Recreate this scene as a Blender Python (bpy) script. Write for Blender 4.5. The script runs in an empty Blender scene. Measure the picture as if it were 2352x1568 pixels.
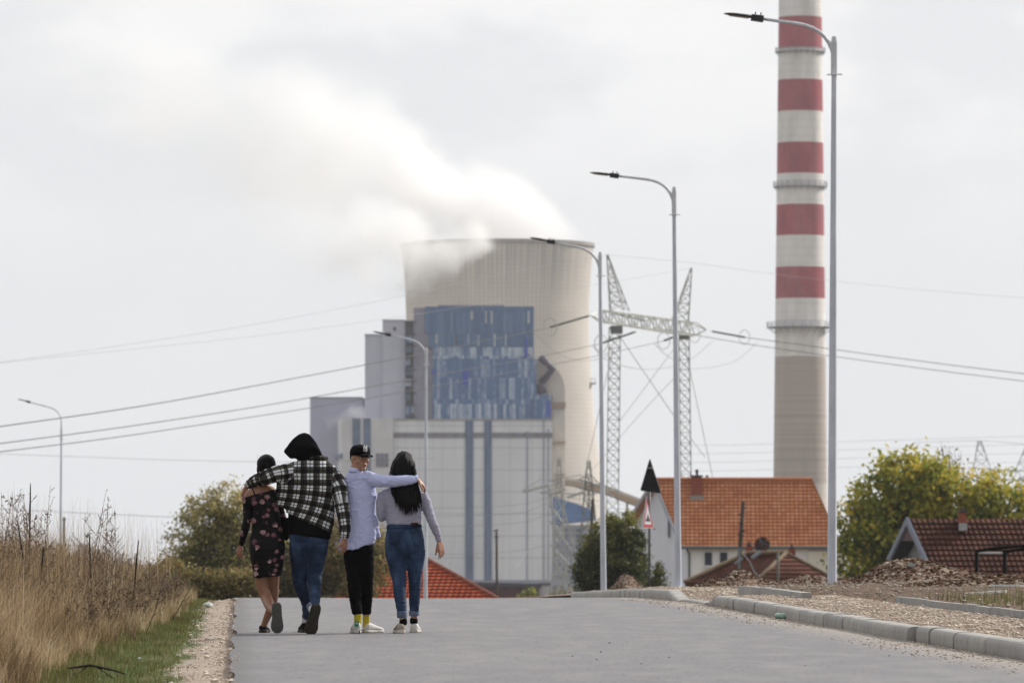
import bpy, bmesh, math, random
import numpy as np
from mathutils import Vector, Matrix, noise
R = math.radians
sc = bpy.context.scene
COL = sc.collection

# ---------------------------------------------------------------- camera, sky, sun, exposure
F = 13067.0            # focal length in units of a 2352-wide picture (200 mm on 36 mm)
HZ = 1290.0            # height of the horizon in that picture
CZ = 0.97              # camera height above the road
cam_d = bpy.data.cameras.new('camera')
cam_d.lens = 200.0; cam_d.sensor_width = 36.0
cam_d.shift_y = (HZ - 784.0) / 2352.0
cam_d.clip_start = 0.5; cam_d.clip_end = 30000
cam_d.dof.use_dof = True; cam_d.dof.focus_distance = 50.0; cam_d.dof.aperture_fstop = 8.0
cam = bpy.data.objects.new('camera', cam_d); COL.objects.link(cam)
cam.location = (0, 0, CZ); cam.rotation_euler = (R(90), 0, 0)
sc.camera = cam

SUN_AZ, SUN_EL = 56.0, 34.0      # azimuth clockwise from +Y (view direction), elevation
world = bpy.data.worlds.new("World"); sc.world = world
world.use_nodes = True
wt = world.node_tree; wn = wt.nodes; wl = wt.links
wn.clear()
w_out = wn.new('ShaderNodeOutputWorld'); w_bg = wn.new('ShaderNodeBackground')
w_sky = wn.new('ShaderNodeTexSky'); w_sky.sky_type = 'NISHITA'; w_sky.sun_disc = False
w_sky.sun_elevation = R(SUN_EL); w_sky.sun_rotation = R(SUN_AZ)
w_sky.air_density = 1.0; w_sky.dust_density = 3.0; w_sky.ozone_density = 1.0
w_bg.inputs['Strength'].default_value = 0.10
# cloud deck over the clear sky: two layers of soft noise laid out by direction
w_tc = wn.new('ShaderNodeTexCoord')
def wnoise(scale, detail, sx, sz, off):
    mp = wn.new('ShaderNodeMapping'); mp.inputs['Scale'].default_value = (sx, 1.0, sz)
    mp.inputs['Location'].default_value = off
    nz = wn.new('ShaderNodeTexNoise'); nz.inputs['Scale'].default_value = scale
    nz.inputs['Detail'].default_value = detail; nz.inputs['Roughness'].default_value = 0.5
    wl.new(w_tc.outputs['Generated'], mp.inputs['Vector']); wl.new(mp.outputs['Vector'], nz.inputs['Vector'])
    return nz.outputs['Fac']
def wmap(sock, a, b, c, d):
    m = wn.new('ShaderNodeMapRange'); m.interpolation_type = 'SMOOTHSTEP'
    m.inputs['From Min'].default_value = a; m.inputs['From Max'].default_value = b
    m.inputs['To Min'].default_value = c; m.inputs['To Max'].default_value = d
    wl.new(sock, m.inputs['Value']); return m.outputs['Result']
w_sep = wn.new('ShaderNodeSeparateXYZ'); wl.new(w_tc.outputs['Generated'], w_sep.inputs[0])
n_big = wmap(wnoise(16.0, 4.0, 1.0, 2.0, (2.15, 0.2, 0.43)), 0.44, 0.60, 0.0, 1.0)
n_up = wmap(w_sep.outputs['Z'], 0.045, 0.095, 0.10, 1.0)      # clouds break up and brighten higher up
w_mul = wn.new('ShaderNodeMath'); w_mul.operation = 'MULTIPLY'
wl.new(n_big, w_mul.inputs[0]); wl.new(n_up, w_mul.inputs[1])
w_cc = wn.new('ShaderNodeMix'); w_cc.data_type = 'RGBA'
w_cc.inputs[6].default_value = (8.2, 8.35, 8.65, 1); w_cc.inputs[7].default_value = (9.7, 9.65, 9.75, 1)
wl.new(w_mul.outputs[0], w_cc.inputs[0])
w_ov = wn.new('ShaderNodeVectorMath'); w_ov.operation = 'SCALE'   # overcast deck is brighter overhead
w_br = wn.new('ShaderNodeMath'); w_br.operation = 'MULTIPLY'   # brighter overhead and towards the veiled sun, dull behind
wl.new(wmap(w_sep.outputs['Z'], 0.15, 0.9, 1.0, 1.3), w_br.inputs[0]); wl.new(wmap(w_sep.outputs['Y'], -0.5, 0.6, 0.70, 1.0), w_br.inputs[1])
wl.new(w_cc.outputs[2], w_ov.inputs[0]); wl.new(w_br.outputs[0], w_ov.inputs['Scale'])
w_mix = wn.new('ShaderNodeMix'); w_mix.data_type = 'RGBA'; w_mix.inputs[0].default_value = 0.93
wl.new(w_sky.outputs[0], w_mix.inputs[6]); wl.new(w_ov.outputs[0], w_mix.inputs[7])
wl.new(w_mix.outputs[2], w_bg.inputs['Color']); wl.new(w_bg.outputs[0], w_out.inputs['Surface'])

sun_d = bpy.data.lights.new('sun', 'SUN'); sun_d.energy = 4.2; sun_d.angle = R(7); sun_d.color = (1.0, 0.95, 0.88)
sun = bpy.data.objects.new('sun', sun_d); COL.objects.link(sun)
sdir = Vector((math.sin(R(SUN_AZ)) * math.cos(R(SUN_EL)), math.cos(R(SUN_AZ)) * math.cos(R(SUN_EL)), math.sin(R(SUN_EL))))
sun.rotation_euler = sdir.to_track_quat('Z', 'Y').to_euler(); sun.location = (60, 60, 80)
sc.view_settings.view_transform = 'Standard'; sc.view_settings.look = 'None'
sc.view_settings.exposure = 0.0; sc.view_settings.gamma = 1.0; sc.view_settings.use_curve_mapping = False
sc.render.engine = 'CYCLES'
cy = sc.cycles
cy.use_denoising = True
cy.max_bounces = 18; cy.diffuse_bounces = 3; cy.glossy_bounces = 3; cy.transmission_bounces = 4
cy.transparent_max_bounces = 12; cy.volume_bounces = 16
cy.volume_step_rate = 1.0; cy.volume_max_steps = 256
cy.caustics_reflective = False; cy.caustics_refractive = False

# ---------------------------------------------------------------- helpers
def P(x, y, Y):
    """point at distance Y that stands at (x, y) of the 2352 x 1568 photograph"""
    return Vector((Y * (x - 1176.0) / F, Y, CZ + Y * (HZ - y) / F))

def road_z(Y):
    if Y < 66: return 0.0068 * Y
    if Y < 84:
        t = Y - 66; return 0.4488 + 0.0068 * t - 0.00046 * t * t
    z84 = 0.4488 + 0.0068 * 18 - 0.00046 * 324; s84 = 0.0068 - 0.00092 * 18
    if Y < 300: return z84 + (-0.0092) * (Y - 84)
    z300 = z84 - 0.0092 * 216
    if Y < 500: return z300 - 0.03 * (Y - 300)
    return z300 - 6.0
def road_c(Y):                      # the road bends left beyond the crest
    return 0.0 if Y < 80 else -0.00022 * (min(Y, 400) - 80) ** 2
def cx(c, Y):                       # metres right of the road's left edge -> world x
    return c - 0.0479 * Y + road_c(Y)
def xc(X, Y):
    return X + 0.0479 * Y - road_c(Y)
def sstep(a, b, x):
    t = max(0.0, min(1.0, (x - a) / (b - a))); return t * t * (3 - 2 * t)
KC = 5.45                           # kerb line
def ground_z(X, Y):
    c = xc(X, Y); z = road_z(Y)
    if Y > 500: return z + 0.0
    if c < 0:
        z += -0.03 * sstep(0, -0.3, c) + 0.22 * sstep(-0.7, -3.0, c) * sstep(600, 200, Y)
        z += 0.02 * noise.noise(Vector((X * 1.3, Y * 0.6, 0)))
    elif c > KC + 0.1:
        c0 = X + 0.0479 * Y
        zr = z + 0.12
        if Y > 80:
            w2 = sstep(.0575 * Y, .0640 * Y, c0) if Y > 86 else 1.0
            zr = zr + w2 * (max(zr, 0.59 - 0.0068 * (Y - 80)) - zr) if Y < 170 else zr
            w3 = w2
        w = sstep(260, 150, Y)
        z = z * (1 - w) + w * zr
        if Y > 86: w = w * w3
        if c0 < 6.95 and Y < 79: z = road_z(Y) + 0.04
        z += w * (0.035 * max(0.0, min(c0, 12) - 6.5)) + w * 0.03 * noise.noise(Vector((X * 1.5, Y * 0.5, 3)))
    return z

class MB:
    def __init__(s): s.v = []; s.f = []; s.fm = []
    def add(s, vs, fs, m=0):
        o = len(s.v); s.v += [tuple(p) for p in vs]
        s.f += [tuple(i + o for i in f) for f in fs]; s.fm += [m] * len(fs)
    def hexa(s, p, m=0):            # p: 4 bottom (ccw from above) + 4 top
        s.add(p, [(3, 2, 1, 0), (4, 5, 6, 7), (0, 1, 5, 4), (1, 2, 6, 5), (2, 3, 7, 6), (3, 0, 4, 7)], m)
    def box(s, x0, x1, y0, y1, z0, z1, m=0):
        s.hexa([(x0, y0, z0), (x1, y0, z0), (x1, y1, z0), (x0, y1, z0), (x0, y0, z1), (x1, y0, z1), (x1, y1, z1), (x0, y1, z1)], m)
    def tube(s, pts, r, n=8, m=0, cap=True, flat=1.0):
        pts = [Vector(p) for p in pts]; k = len(pts)
        rs = r if isinstance(r, (list, tuple)) else [r] * k
        t0 = (pts[1] - pts[0]).normalized()
        u = t0.orthogonal().normalized()
        vs = []
        for i in range(k):
            a = pts[max(0, i - 1)]; b = pts[min(k - 1, i + 1)]
            t = (b - a).normalized() if (b - a).length > 1e-9 else t0
            u = (u - t * u.dot(t)); u = u.normalized() if u.length > 1e-6 else t.orthogonal().normalized()
            w = t.cross(u)
            for j in range(n):
                an = 2 * math.pi * j / n
                vs.append(pts[i] + (u * math.cos(an) + w * math.sin(an) * flat) * rs[i])
        fs = [(i * n + j, i * n + (j + 1) % n, (i + 1) * n + (j + 1) % n, (i + 1) * n + j) for i in range(k - 1) for j in range(n)]
        if cap: fs += [tuple(range(n - 1, -1, -1)), tuple((k - 1) * n + j for j in range(n))]
        s.add(vs, fs, m)
    def rings(s, rings, cap=True, m=0, closed=True):   # list of equal-length vertex rings
        n = len(rings[0]); k = len(rings); vs = [p for r in rings for p in r]
        fs = []
        for i in range(k - 1):
            for j in range(n if closed else n - 1):
                fs.append((i * n + j, i * n + (j + 1) % n, (i + 1) * n + (j + 1) % n, (i + 1) * n + j))
        if cap and closed: fs += [tuple(range(n - 1, -1, -1)), tuple((k - 1) * n + j for j in range(n))]
        s.add(vs, fs, m)
    def lathe(s, prof, c, n=48, m=0, cap=False):       # prof: (radius, z)
        s.rings([[(c[0] + r * math.cos(2 * math.pi * j / n), c[1] + r * math.sin(2 * math.pi * j / n), z) for j in range(n)] for r, z in prof], cap, m)
    def blob(s, c, rx, ry, rz, n=7, k=5, jit=0.0, rng=random, m=0):
        vs = [(c[0], c[1], c[2] - rz)]
        for i in range(1, k):
            ph = math.pi * i / k
            for j in range(n):
                a = 2 * math.pi * j / n + i * 0.4; q = 1 + rng.uniform(-jit, jit)
                vs.append((c[0] + rx * math.sin(ph) * math.cos(a) * q, c[1] + ry * math.sin(ph) * math.sin(a) * q, c[2] - rz * math.cos(ph) * q))
        vs.append((c[0], c[1], c[2] + rz)); fs = []
        for j in range(n): fs.append((0, 1 + (j + 1) % n, 1 + j))
        for i in range(k - 2):
            for j in range(n):
                a = 1 + i * n; b = a + n; fs.append((a + j, a + (j + 1) % n, b + (j + 1) % n, b + j))
        a = 1 + (k - 2) * n; e = len(vs) - 1
        for j in range(n): fs.append((a + j, a + (j + 1) % n, e))
        s.add(vs, fs, m)
    def build(s, name, mats, parent=None, smooth=False, fix=False):
        me = bpy.data.meshes.new(name)
        off = Vector(parent.matrix_world.translation) if parent is not None else Vector((0, 0, 0))
        if parent is not None:
            off = Vector((0, 0, 0)); q = parent
            while q is not None: off += q.location; q = q.parent
        me.from_pydata([(p[0] - off.x, p[1] - off.y, p[2] - off.z) for p in s.v], [], s.f)
        if not isinstance(mats, (list, tuple)): mats = [mats]
        for m in mats: me.materials.append(m)
        if len(mats) > 1: me.polygons.foreach_set('material_index', s.fm)
        if fix:
            bm = bmesh.new(); bm.from_mesh(me); bmesh.ops.recalc_face_normals(bm, faces=bm.faces); bm.to_mesh(me); bm.free()
        if smooth: me.polygons.foreach_set('use_smooth', [True] * len(me.polygons))
        o = bpy.data.objects.new(name, me); COL.objects.link(o)
        if parent is not None: o.parent = parent
        return o

def tag(o, label=None, cat=None, group=None, kind=None):
    if label: o['label'] = label
    if cat: o['category'] = cat
    if group: o['group'] = group
    if kind: o['kind'] = kind
    return o
def thing(name, loc, label, cat, group=None):
    o = bpy.data.objects.new(name, None); COL.objects.link(o); o.location = loc
    o.empty_display_size = 0.2
    return tag(o, label, cat, group)

# ---------------------------------------------------------------- materials
class NT:
    def __init__(s, name):
        s.m = bpy.data.materials.new(name); s.m.use_nodes = True
        s.t = s.m.node_tree; s.n = s.t.nodes; s.l = s.t.links
        s.b = s.n['Principled BSDF']
        s._tc = None
    def tc(s, w='Object'):
        if s._tc is None: s._tc = s.n.new('ShaderNodeTexCoord')
        return s._tc.outputs[w]
    def pos(s): return s.n.new('ShaderNodeNewGeometry').outputs['Position']
    def attr(s, name, out='Vector'):
        a = s.n.new('ShaderNodeAttribute'); a.attribute_name = name; return a.outputs[out]
    def map(s, vec, scale=(1, 1, 1), loc=(0, 0, 0), rot=(0, 0, 0)):
        m = s.n.new('ShaderNodeMapping'); m.inputs['Scale'].default_value = scale; m.inputs['Location'].default_value = loc
        m.inputs['Rotation'].default_value = rot
        s.l.new(vec, m.inputs['Vector']); return m.outputs[0]
    def noise(s, vec, scale, detail=4, rough=0.55):
        n = s.n.new('ShaderNodeTexNoise'); n.inputs['Scale'].default_value = scale; n.inputs['Detail'].default_value = detail
        n.inputs['Roughness'].default_value = rough; s.l.new(vec, n.inputs['Vector']); return n.outputs['Fac']
    def voro(s, vec, scale, feature='F1', out='Distance'):
        n = s.n.new('ShaderNodeTexVoronoi'); n.feature = feature; n.inputs['Scale'].default_value = scale
        s.l.new(vec, n.inputs['Vector']); return n.outputs[out]
    def ramp(s, fac, stops, interp='LINEAR'):
        r = s.n.new('ShaderNodeValToRGB'); e = r.color_ramp.elements; r.color_ramp.interpolation = interp
        while len(e) < len(stops): e.new(0.5)
        for el, (p, c) in zip(e, stops):
            el.position = p; el.color = (c[0], c[1], c[2], 1) if len(c) == 3 else c
        s.l.new(fac, r.inputs['Fac']); return r.outputs['Color']
    def mr(s, v, a, b, c=0.0, d=1.0, smooth=False):
        m = s.n.new('ShaderNodeMapRange')
        if smooth: m.interpolation_type = 'SMOOTHSTEP'
        for k, q in zip(('From Min', 'From Max', 'To Min', 'To Max'), (a, b, c, d)): m.inputs[k].default_value = q
        s.l.new(v, m.inputs['Value']); return m.outputs['Result']
    def math(s, op, a, b=None, c=None):
        m = s.n.new('ShaderNodeMath'); m.operation = op
        for i, q in enumerate((a, b, c)):
            if q is None: continue
            if isinstance(q, (int, float)): m.inputs[i].default_value = q
            else: s.l.new(q, m.inputs[i])
        return m.outputs[0]
    def sep(s, v):
        q = s.n.new('ShaderNodeSeparateXYZ'); s.l.new(v, q.inputs[0]); return q.outputs
    def comb(s, x, y, z):
        q = s.n.new('ShaderNodeCombineXYZ')
        for i, v in enumerate((x, y, z)):
            if isinstance(v, (int, float)): q.inputs[i].default_value = v
            else: s.l.new(v, q.inputs[i])
        return q.outputs[0]
    def mix(s, fac, a, b, mode='MIX'):
        m = s.n.new('ShaderNodeMix'); m.data_type = 'RGBA'; m.blend_type = mode
        for i, q in ((0, fac), (6, a), (7, b)):
            if isinstance(q, (int, float)): m.inputs[i].default_value = q
            elif isinstance(q, (tuple, list)): m.inputs[i].default_value = (q[0], q[1], q[2], 1)
            else: s.l.new(q, m.inputs[i])
        return m.outputs[2]
    def col(s, c):
        if isinstance(c, (tuple, list)): s.b.inputs['Base Color'].default_value = (c[0], c[1], c[2], 1)
        else: s.l.new(c, s.b.inputs['Base Color'])
        return s
    def rough(s, v):
        if isinstance(v, (int, float)): s.b.inputs['Roughness'].default_value = v
        else: s.l.new(v, s.b.inputs['Roughness'])
        return s
    def bump(s, h, strength=0.5, dist=0.02):
        b = s.n.new('ShaderNodeBump'); b.inputs['Strength'].default_value = strength; b.inputs['Distance'].default_value = dist
        s.l.new(h, b.inputs['Height']); s.l.new(b.outputs[0], s.b.inputs['Normal']); return s
    def set(s, **k):
        for a, v in k.items(): s.b.inputs[a.replace('_', ' ')].default_value = v
        return s

def simple(name, c, rough=0.7, var=0.15, scale=8.0, metal=0.0, bump=0.0, coords='Object', spec=0.25):
    t = NT(name); v = t.tc(coords)
    n = t.noise(v, scale, 5)
    d = tuple(max(0, q * (1 - var)) for q in c); e = tuple(min(1, q * (1 + var)) for q in c)
    t.col(t.ramp(n, [(0.3, d), (0.7, e)])); t.rough(rough); t.b.inputs['Metallic'].default_value = metal
    t.b.inputs['Specular IOR Level'].default_value = spec
    if bump: t.bump(t.noise(v, scale * 4, 4), bump, 0.01)
    return t.m
# ---------------------------------------------------------------- ground, road, verges
def cmask(t):           # metres right of the road's left edge and distance, near the camera
    p = t.sep(t.pos())
    return t.math('MULTIPLY_ADD', p['Y'], 0.0479, p['X']), p['Y'], p
def mat_ground():
    t = NT('ground_soil'); pos = t.pos(); c, Y, p = cmask(t)
    wob = t.math('MULTIPLY', t.math('SUBTRACT', t.noise(t.map(pos, (1.6, 0.5, 1)), 1.0, 4), 0.5), 0.55)
    cw = t.math('ADD', c, wob)
    fine = t.noise(pos, 60, 4); mid = t.noise(pos, 9, 5); cell = t.voro(t.map(pos, (1, .6, 1)), 26, 'F1', 'Color')
    soil = t.ramp(mid, [(0.3, (0.05, 0.028, 0.016)), (0.55, (0.115, 0.068, 0.040)), (0.75, (0.19, 0.135, 0.09))])
    grit = t.mix(0.55, t.ramp(fine, [(0.3, (0.22, 0.17, 0.13)), (0.5, (0.38, 0.31, 0.25)), (0.72, (0.6, 0.53, 0.46))]), t.ramp(t.sep(cell)['X'], [(0.0, (0.22, 0.165, 0.125)), (0.5, (0.36, 0.29, 0.235)), (1.0, (0.52, 0.45, 0.38))]))
    grass = t.ramp(fine, [(0.3, (0.03, 0.05, 0.012)), (0.6, (0.085, 0.12, 0.03)), (0.8, (0.16, 0.17, 0.06))])
    leftc = t.mix(t.mr(cw, -0.46, -0.36, 0, 1), grass, grit)
    leftc = t.mix(t.mr(t.math('ADD', cw, t.mr(Y, 36, 66, 0, 0.45)), -1.35, -0.9, 0, 1), soil, leftc)
    rightc = t.mix(t.mr(mid, 0.45, 0.6), soil, t.mix(0.72, grit, soil))
    near = t.mix(t.mr(c, 0, 3.0), leftc, rightc)
    far = t.ramp(t.noise(t.map(pos, (0.02, 0.01, 1)), 1.0, 5), [(0.35, (0.10, 0.085, 0.06)), (0.6, (0.17, 0.145, 0.11))])
    t.col(t.mix(t.mr(Y, 110, 160), near, far)); t.rough(0.95)
    t.b.inputs['Specular IOR Level'].default_value = 0.15
    t.bump(t.math('ADD', fine, mid), 0.8, 0.03); return t.m
def mat_asphalt():
    t = NT('asphalt'); pos = t.pos()
    a = t.noise(t.map(pos, (1, 0.7, 1)), 160, 3, 0.7); b = t.noise(t.map(pos, (0.5, 0.12, 1)), 1.0, 5); c2 = t.noise(pos, 22, 4)
    base = t.ramp(a, [(0.28, (0.085, 0.085, 0.092)), (0.5, (0.155, 0.151, 0.162)), (0.74, (0.28, 0.272, 0.285))])
    base = t.mix(t.mr(b, 0.3, 0.7, 0.0, 0.45), base, (0.215, 0.205, 0.205))
    s1 = t.noise(t.map(pos, (1, 0.07, 1), rot=(0, 0, .05)), 34, 4, .7); s2 = t.noise(t.map(pos, (1, 0.25, 1)), 3.0, 5, .6)
    base = t.mix(t.mr(s1, 0.52, 0.72, 0, 0.6), base, (0.085, 0.08, 0.085)); base = t.mix(t.mr(s2, 0.45, 0.7, 0, 0.55), base, (0.25, 0.235, 0.225))
    dirt = t.mr(t.voro(t.map(pos, (1, 0.9, 1)), 9, 'F1'), 0.0, 0.06, 1, 0)
    base = t.mix(t.math('MULTIPLY', dirt, 0.5), base, (0.07, 0.06, 0.05))
    C, Y, p = cmask(t)
    edge = t.mr(t.math('ADD', C, t.mr(c2, 0.3, 0.7, -0.35, 0.35)), KC - 0.55, KC - 0.1)
    base = t.mix(t.math('MULTIPLY', edge, 0.75), base, (0.36, 0.31, 0.26))
    ed2 = t.mr(t.math('ADD', C, t.mr(c2, 0.3, 0.7, -0.05, 0.05)), 0.0, 0.16, 1, 0)
    base = t.mix(t.math('MULTIPLY', ed2, 0.6), base, (0.10, 0.095, 0.095))
    t.col(base); t.rough(0.82); t.b.inputs['Specular IOR Level'].default_value = 0.35
    t.bump(t.math('ADD', a, t.math('MULTIPLY', c2, 0.5)), 0.5, 0.006); return t.m
def mat_gravelbed():
    t = NT('pale_gravel'); pos = t.pos()
    q = t.map(pos, (1, 0.45, 1))
    cell = t.sep(t.voro(q, 22, 'F1', 'Color'))['X']; d = t.voro(q, 22, 'F1'); m = t.noise(pos, 1.6, 5)
    col = t.ramp(cell, [(0.0, (0.30, 0.20, 0.13)), (0.3, (0.46, 0.35, 0.24)), (0.6, (0.60, 0.50, 0.39)), (1.0, (0.74, 0.66, 0.56))])
    col = t.mix(t.mr(d, 0.3, 0.6), col, (0.13, 0.09, 0.06))
    col = t.mix(t.mr(m, 0.47, 0.58, 0, 0.85), col, (0.15, 0.095, 0.06))
    t.col(col).rough(0.9); t.bump(t.math('SUBTRACT', 1.0, d), 1.0, 0.04); return t.m
M_GROUND, M_ASPH, M_BED = mat_ground(), mat_asphalt(), mat_gravelbed()

def grid_sheet(name, xs_fn, ys, zf, mat):
    mb = MB(); rows = []
    for Y in ys: rows.append([(x, Y, zf(x, Y)) for x in xs_fn(Y)])
    n = len(rows[0]); vs = [p for r in rows for p in r]
    fs = [(i * n + j, i * n + j + 1, (i + 1) * n + j + 1, (i + 1) * n + j) for i in range(len(rows) - 1) for j in range(n - 1)]
    mb.add(vs, fs); return mb.build(name, mat, smooth=True)
ys_g = [-30, -10, 5, 15] + [20 + i * 1.0 for i in range(90)] + [112 + 4 * i for i in range(30)] + [240 + 20 * i for i in range(20)] + [680, 900, 1300, 2000, 3500, 6000, 12000, 25000]
def xs_g(Y):
    cs = [-3000, -800, -200, -80, -40, -20, -12] + [-8 + 0.4 * i for i in range(20)] + [-0.3, -0.16, -0.09] + [0.3, 1.5, 3, 4.5, KC - 0.1, KC + 0.08, KC + 0.3] + [6 + 0.4 * i for i in range(20)] + [15, 18, 24, 40, 80, 200, 800, 3000]
    k = max(1.0, Y / 900.0)
    return [cx(c, Y) * 1.0 if abs(c) < 100 else c * k for c in cs]
g = grid_sheet('ground', xs_g, ys_g, lambda X, Y: ground_z(X, Y) - (0.03 if -.1 < xc(X, Y) < KC + 0.1 else 0), M_GROUND)
tag(g, kind='structure')
rnd = random.Random(5)
ys_r = [-20, 0, 10, 20] + [24 + i * 0.5 for i in range(190)] + [122 + 5 * i for i in range(40)]
def xs_r(Y):
    wob = 0.05 * noise.noise(Vector((0, Y * 0.35, 7))) + 0.02 * noise.noise(Vector((0, Y * 2.2, 1)))
    return [cx(c, Y) for c in (wob - .055, 0.12, 0.6, 1.5, 2.7, 4, 5, KC + 0.02)]
r = grid_sheet('road', xs_r, ys_r, lambda X, Y: road_z(Y) + 0.012 + 0.01 * noise.noise(Vector((X * .4, Y * .15, 0))), M_ASPH); tag(r, kind='structure')
def pav_z(X, Y):
    q = X + 0.0479 * Y; gap = sstep(65.6, 67.2, Y) * sstep(73.5, 71.6, Y); e = sstep(KC + 0.19, KC + 0.45, q)
    z = road_z(Y) + 0.128 - .03 * sstep(KC + .19, KC + .12, q) - 0.085 * gap * (1 - .5 * e) + e * (0.018 * noise.noise(Vector((X * 5, Y * 2.0, 9))) + .01)
    return max(z, ground_z(X, Y) + 0.02) if (Y > 79 and q > 5.9) else z
# the unpaved footway between kerb and edging
b = grid_sheet('pavement', lambda Y: [cx(0, Y) - road_c(Y) + q for q in (KC + 0.09, KC + 0.19, KC + .3, KC + .55, 6.3, 6.55, 6.85)], [30 + 0.25 * i for i in range(300)],
    lambda X, Y: pav_z(X, Y), M_BED); tag(b, kind='structure')

# ---------------------------------------------------------------- kerb stones
def mat_concrete(name, c=(0.33, 0.32, 0.30), var=0.2):
    t = NT(name); pos = t.pos()
    a = t.noise(pos, 5, 6, 0.65); b = t.noise(pos, 80, 3, 0.6)
    oi = t.n.new('ShaderNodeObjectInfo').outputs['Random']
    col = t.ramp(a, [(0.3, tuple(q * (1 - var) for q in c)), (0.55, c), (0.75, tuple(q * (1 + var) for q in c))])
    col = t.mix(t.mr(b, 0.55, 0.75, 0, 0.35), col, tuple(q * 0.6 for q in c))
    col = t.mix(1.0, col, t.ramp(oi, [(0, (0.84, 0.84, 0.85)), (1, (1.0, 0.99, 0.97))]), 'MULTIPLY')
    zz = t.sep(t.tc('Object'))['Z']; dn = t.noise(pos, 18, 4)
    if 'kerb' in name: col = t.mix(t.math('MULTIPLY', t.mr(t.math('ADD', zz, t.mr(dn, .3, .7, -.04, .04)), 0.02, 0.07, 1, 0), .6), col, (0.20, 0.16, 0.12))
    t.col(col).rough(0.88); t.bump(b, 0.35, 0.004); return t.m
M_KERB = mat_concrete('kerb_concrete', (0.37, 0.355, 0.33)); M_EDGE = mat_concrete('edging_concrete', (0.37, 0.365, 0.35))
def kerb_profile(h, w=0.15):
    return [(0, -0.08), (0, h - 0.05), (.003, h - .034), (0.010, h - 0.020), (0.022, h - 0.009), (.038, h - .003), (0.06, h), (w, h), (w, -0.08)]
def stone(c, Y0, Y1, h0, h1, dz=0.0, dc0=0.0, dc1=0.0, group=None, label='', name='kerb_stone', mat=None, w=0.15, fn=None, base=None):
    prof0 = (fn or kerb_profile)(h0, w); prof1 = (fn or kerb_profile)(h1, w)
    ym = (Y0 + Y1) / 2
    X0, X1 = c - 0.0479 * Y0 + dc0, c - 0.0479 * Y1 + dc1
    b0 = (base or road_z)(Y0) + dz; b1 = (base or road_z)(Y1) + dz
    mb = MB()
    r0 = [(X0 + a, Y0, b0 + q) for a, q in prof0]; r1 = [(X1 + a, Y1, b1 + q) for a, q in prof1]
    mb.rings([r0, r1], cap=True)
    o = mb.build(name, mat or M_KERB, fix=True)
    # origin at its own base
    off = Vector((X0, Y0, b0 - 0.02)); o.data.transform(Matrix.Translation(-off)); o.location = off
    return tag(o, label, 'kerb stone' if name == 'kerb_stone' else 'edging stone', group)
rk = random.Random(11)
Y = 34.0; KG = 'kerb stones of the roadside kerb'
while Y < 65.5:
    L = rk.choice((0.8, 0.8, 0.8, 1.0)); y1 = min(Y + L, 66.0)
    j = rk.uniform(-0.008, 0.008)
    push = 0.0
    if 45.6 <= Y: push = -0.09 * max(0, 1 - (Y - 45.6) / 14.0) + 0.05
    else: push = 0.05
    stone(KC + push, Y, y1 - 0.014, 0.135, 0.135, rk.uniform(-0.006, 0.006), j, j + rk.uniform(-0.006, 0.006), KG,
          'weathered grey concrete stone in the raised near kerb run beside the road')
    Y = y1
for (a, b_, h0, h1, lab) in ((66.0, 67.0, 0.135, 0.045, 'sloping kerb stone stepping down at the far end of the near kerb run'),):
    stone(KC + .05, a, b_ - .014, h0, h1, 0, group=KG, label=lab)
for k in range(3):
    stone(KC + 0.02, 67 + k * 1.1, 68.085 + k * 1.1, 0.045, 0.045, rk.uniform(-.004, .004), group=KG, label='low dropped kerb stone in the gap between the two raised runs')
stone(KC - 0.04, 70.4, 72.2, 0.03, 0.15, 0, group=KG, label='pale ramp shaped kerb stone starting the far kerb run below the second lamp post', w=0.17)
Y = 72.2
while Y < 93:
    y1 = Y + 1.0
    stone(KC - 0.02, Y, y1 - 0.02, 0.14, 0.14, rk.uniform(-.005, .005), rk.uniform(-.006, .006), rk.uniform(-.006, .006), KG,
          'grey concrete stone in the far kerb run that dips over the crest', w=0.17)
    Y = y1
# thin edging behind the footway
def edge_profile(h, w): return [(0, -0.15), (0, h), (w, h), (w, -0.15)]
eb = lambda Y: road_z(Y) + 0.09
for (a, b_, gr, lab) in ((48.0, 59.5, 'pale edging stones of the near edging row', 'thin pale concrete edging stone in the near row below the large soil heap'),
                     (63.0, 71.0, 'pale edging stones of the far edging row', 'thin pale edging stone in the short far row beside the soil heaps')):
    Y = a
    while Y < b_ - 0.1:
        y1 = min(Y + 1.0, b_)
        stone(6.86 if a < 60 else 6.22, Y, y1 - 0.006, 0.115, 0.115, rk.uniform(-.005, .005), rk.uniform(-.003, .003), rk.uniform(-.003, .003), gr, lab,
              'edging_stone', M_EDGE, 0.06 if a < 60 else 0.12, edge_profile, eb)
        Y = y1
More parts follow.
